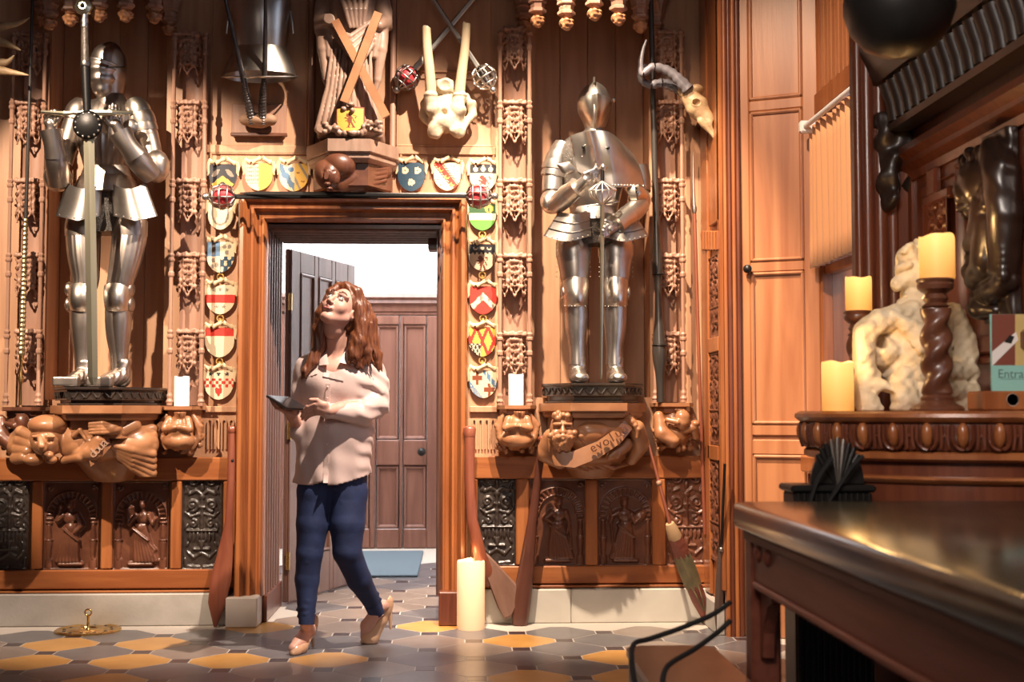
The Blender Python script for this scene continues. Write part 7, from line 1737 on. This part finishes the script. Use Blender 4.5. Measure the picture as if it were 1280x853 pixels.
# --- blouse
bl = SD(B_(352,618,.30), B_(490,425,-.24), .0058)
bl.chain([B_(399,455,.0), B_(424,450,-.02), B_(456,457,-.03)], [.060,.064,.062], .03)
bl.ell(B_(422,480,.0), (.178,.115,.125), .04).ell(B_(404,486,.05), (.070,.056,.075), .06).ell(B_(439,487,.035), (.070,.056,.075), .06)
bl.chain([B_(420,490,-.01), B_(418,540,.0), B_(416,600,.0)], [.165,.172,.183], .04, flat=(1,1.45,1))
bl.chain([B_(462,457,-.02), B_(470,480,-.02), B_(471,505,.0), B_(452,517,.08), B_(418,514,.165)], [.060,.062,.062,.054,.038], .02)
bl.chain([B_(384,458,.0), B_(377,490,-.02), B_(374,520,-.01), B_(372,538,.04)], [.055,.058,.055,.050], .02)
bl.cap(B_(414,514,.175), B_(409.5,514,.187), .036, .036, .004)
for k in range(4): bl.chain([B_(467-k*2,482+k*10,.045), B_(477-k*3,492+k*7,.045)], [.005,.006], .018)
bl.cap(B_(420,438,.10), B_(417,451,.13), .040, .026, .008, 'sub').cap(B_(417,451,.14), B_(411,474,.15), .017, .003, .008, 'sub')
zc_ = B_(0,530).z; xc_ = B_(420,0).x
bl.warp(lambda X, Y, Z: .0045*np.clip((zc_+.05-Z)/.22, 0, 1)*np.sin((X-xc_)*62+3*np.sin(Z*6+X*7))+.003*np.sin(X*40+Z*34)*np.sin(Z*24-X*15)+.004*np.clip((X-B_(448,0).x)/.04, 0, 1)*np.sin(X*60+Z*95+2*np.sin(Y*30)))
zh = lambda X: np.where(X < B_(416,0).x, B_(0,607).z+.02*((X-B_(388,0).x)/.1)**2, B_(0,607).z+.55*np.maximum(0, X-B_(424,0).x)**1.35)
bl.warp(lambda X, Y, Z: np.where(Z < zh(X)+.02, 9.0*(np.maximum(0, zh(X)-Z) > 0), 0)); obj('blouse', bl.mesh(), silk, pw, 180)
cam_o = Vector((0,0,EYE))
def onb(px, py, lift=.002):
    d = ray(px, py); p = bl.hit(cam_o, d)
    return (p if p is not None else B_(px, py, .15))-d.normalized()*lift
def ribbon_on(name, A_, C_, w, n, m_, lift=.003):
    vs = []; fs = []
    for k in range(n+1):
        u = k/n; x, y = A_[0]+(C_[0]-A_[0])*u, A_[1]+(C_[1]-A_[1])*u; dx, dy = C_[0]-A_[0], C_[1]-A_[1]; l_ = math.hypot(dx, dy); nx, ny = -dy/l_*w, dx/l_*w
        a, b = onb(x-nx, y-ny, lift), onb(x+nx, y+ny, lift); vs += [a, b, a+Vector((0,.004,0)), b+Vector((0,.004,0))]
    for k in range(n): i = 4*k; fs += [(i,i+1,i+5,i+4),(i+2,i,i+4,i+6),(i+1,i+3,i+7,i+5)]
    fs += [(0,2,3,1),(4*n,4*n+1,4*n+3,4*n+2)]
    return obj(name, MB().add(vs, fs), m_, pw, 60)
ribbon_on('placket', (410,480), (407,604), 3.0, 22, silk, .0045)
for y in (484, 498, 512, 534, 556, 578): p = onb(409.5-(y-480)*.02, y, .006); obj('button', MB().sphere(p, (.0048,.003,.0048), 10, 6), silk, pw, 180)
for q0, q1 in (((376,472),(396,465)), ((404,468),(430,474))): ribbon_on('pocket_flap', q0, q1, 2.6, 10, silk, .006)
for P in ([(433,436,.045),(447,444,.03),(443,458,.075),(424,453,.105)], [(408,440,.05),(398,446,.04),(399,457,.085),(411,456,.11)]):
    a, b, c_, d_ = [B_(x, y, d+.012) for x, y, d in P]
    obj('collar', MB().patch(lambda u, v: a.lerp(b,u).lerp(d_.lerp(c_,u), v)+Vector((0,-.006*math.sin(PI*u),0)), 6, 4, .005), silk, pw, 60)
# --- jeans
jn = SD(B_(358,785,.22), B_(492,585,-.26), .0058)
jn.chain([B_(402,600,.0), B_(396,615,.01), B_(391,655,.03), B_(387,692,.045), B_(384,725,.04), B_(383,772,.065)], [.10,.092,.076,.061,.056,.036], .012)
jn.chain([B_(430,600,-.01), B_(434,615,.0), B_(434,655,.03), B_(434,690,.045), B_(449,725,-.02), B_(468,758,-.115)], [.10,.096,.082,.066,.057,.038], .012)
jn.chain([B_(402,590,0), B_(430,590,0)], [.11,.11], .02)
rng = random.Random(6)
for (x, y, d) in ((384,696,.09),(384,703,.09),(388,688,.09),(434,692,.095),(436,700,.09),(381,760,.09),(382,768,.09),(384,752,.085),(466,752,-.07),(462,745,-.06),(398,625,.085),(428,628,.085)): jn.chain([B_(x-11,y+3,d-.03), B_(x,y,d+.001), B_(x+11,y-3,d-.03)], [.003,.0045,.003], .016)
obj('jeans', jn.mesh(), denim, pw, 180)
def hemring(c, r, ax):
    ax = Vector(ax).normalized(); a1 = ax.orthogonal().normalized(); a2 = ax.cross(a1); return MB().tube([c+a1*r*math.cos(2*PI*k/20)+a2*r*math.sin(2*PI*k/20) for k in range(21)], .0045, 6)
obj('hem', MB().loft([B_(383.5,768,.063), B_(383,781,.069)], [.0385,.036], [.0385,.036], 20), denim, pw, 60); obj('hem', MB().loft([B_(465,754,-.10), B_(471,767,-.135)], [.041,.039], [.041,.039], 20), denim, pw, 60)
# --- shoes
def shoe(heel, toe, lift, up):
    d = (toe-heel); d.z = 0; L_ = d.length; f = d.normalized(); hl_ = heel+Vector((0,0,lift))
    lo = Vector((min(heel.x,toe.x)-.09, min(heel.y,toe.y)-.09, -.012)); hi = Vector((max(heel.x,toe.x)+.09, max(heel.y,toe.y)+.09, lift+.10)); sd = SD(lo, hi, .0042)
    ball = heel.lerp(toe,.66)
    sd.chain([hl_+f*.010+Vector((0,0,.030)), hl_.lerp(ball,.45)+Vector((0,0,.028)), ball+Vector((0,0,.030)), toe-f*.022+Vector((0,0,.017)), toe+Vector((0,0,.010))], [.034,.033,.038,.027,.010], .012)
    sd.chain([hl_+f*.006+Vector((0,0,.05)), hl_+f*.01+Vector((0,0,.01))], [.032,.030], .01)
    s_ = Vector((-f.y, f.x, 0))
    sd.chain([hl_+f*.035+Vector((0,0,.085)), hl_.lerp(ball,.5)+Vector((0,0,.068)), ball-f*.012+Vector((0,0,.066))], [.042,.034,.026], .006, 'sub')
    sd.box((ball.x, ball.y, -.05), (.4,.4,.051), 0, .001, 'sub')
    o = obj('shoe', sd.mesh(), nude, pw, 180)
    hb_ = hl_+f*.0; gz = heel.z if lift < .12 else max(0, heel.z)
    obj('stiletto', MB().loft([hb_+Vector((0,0,.03))-f*.004, hb_+Vector((0,0,-.01))-f*.010, Vector((heel.x, heel.y, up))-f*.014], [.018,.011,.006], [.018,.011,.006], 10), nude, o, 60)
shoe(heel_f+Vector((0,.02,0)), toe_f, .085, .002)
hr0 = Vector((heel_r.x, heel_r.y, 0)); shoe(hr0, toe_r, heel_r.z-.03, heel_r.z-.115)
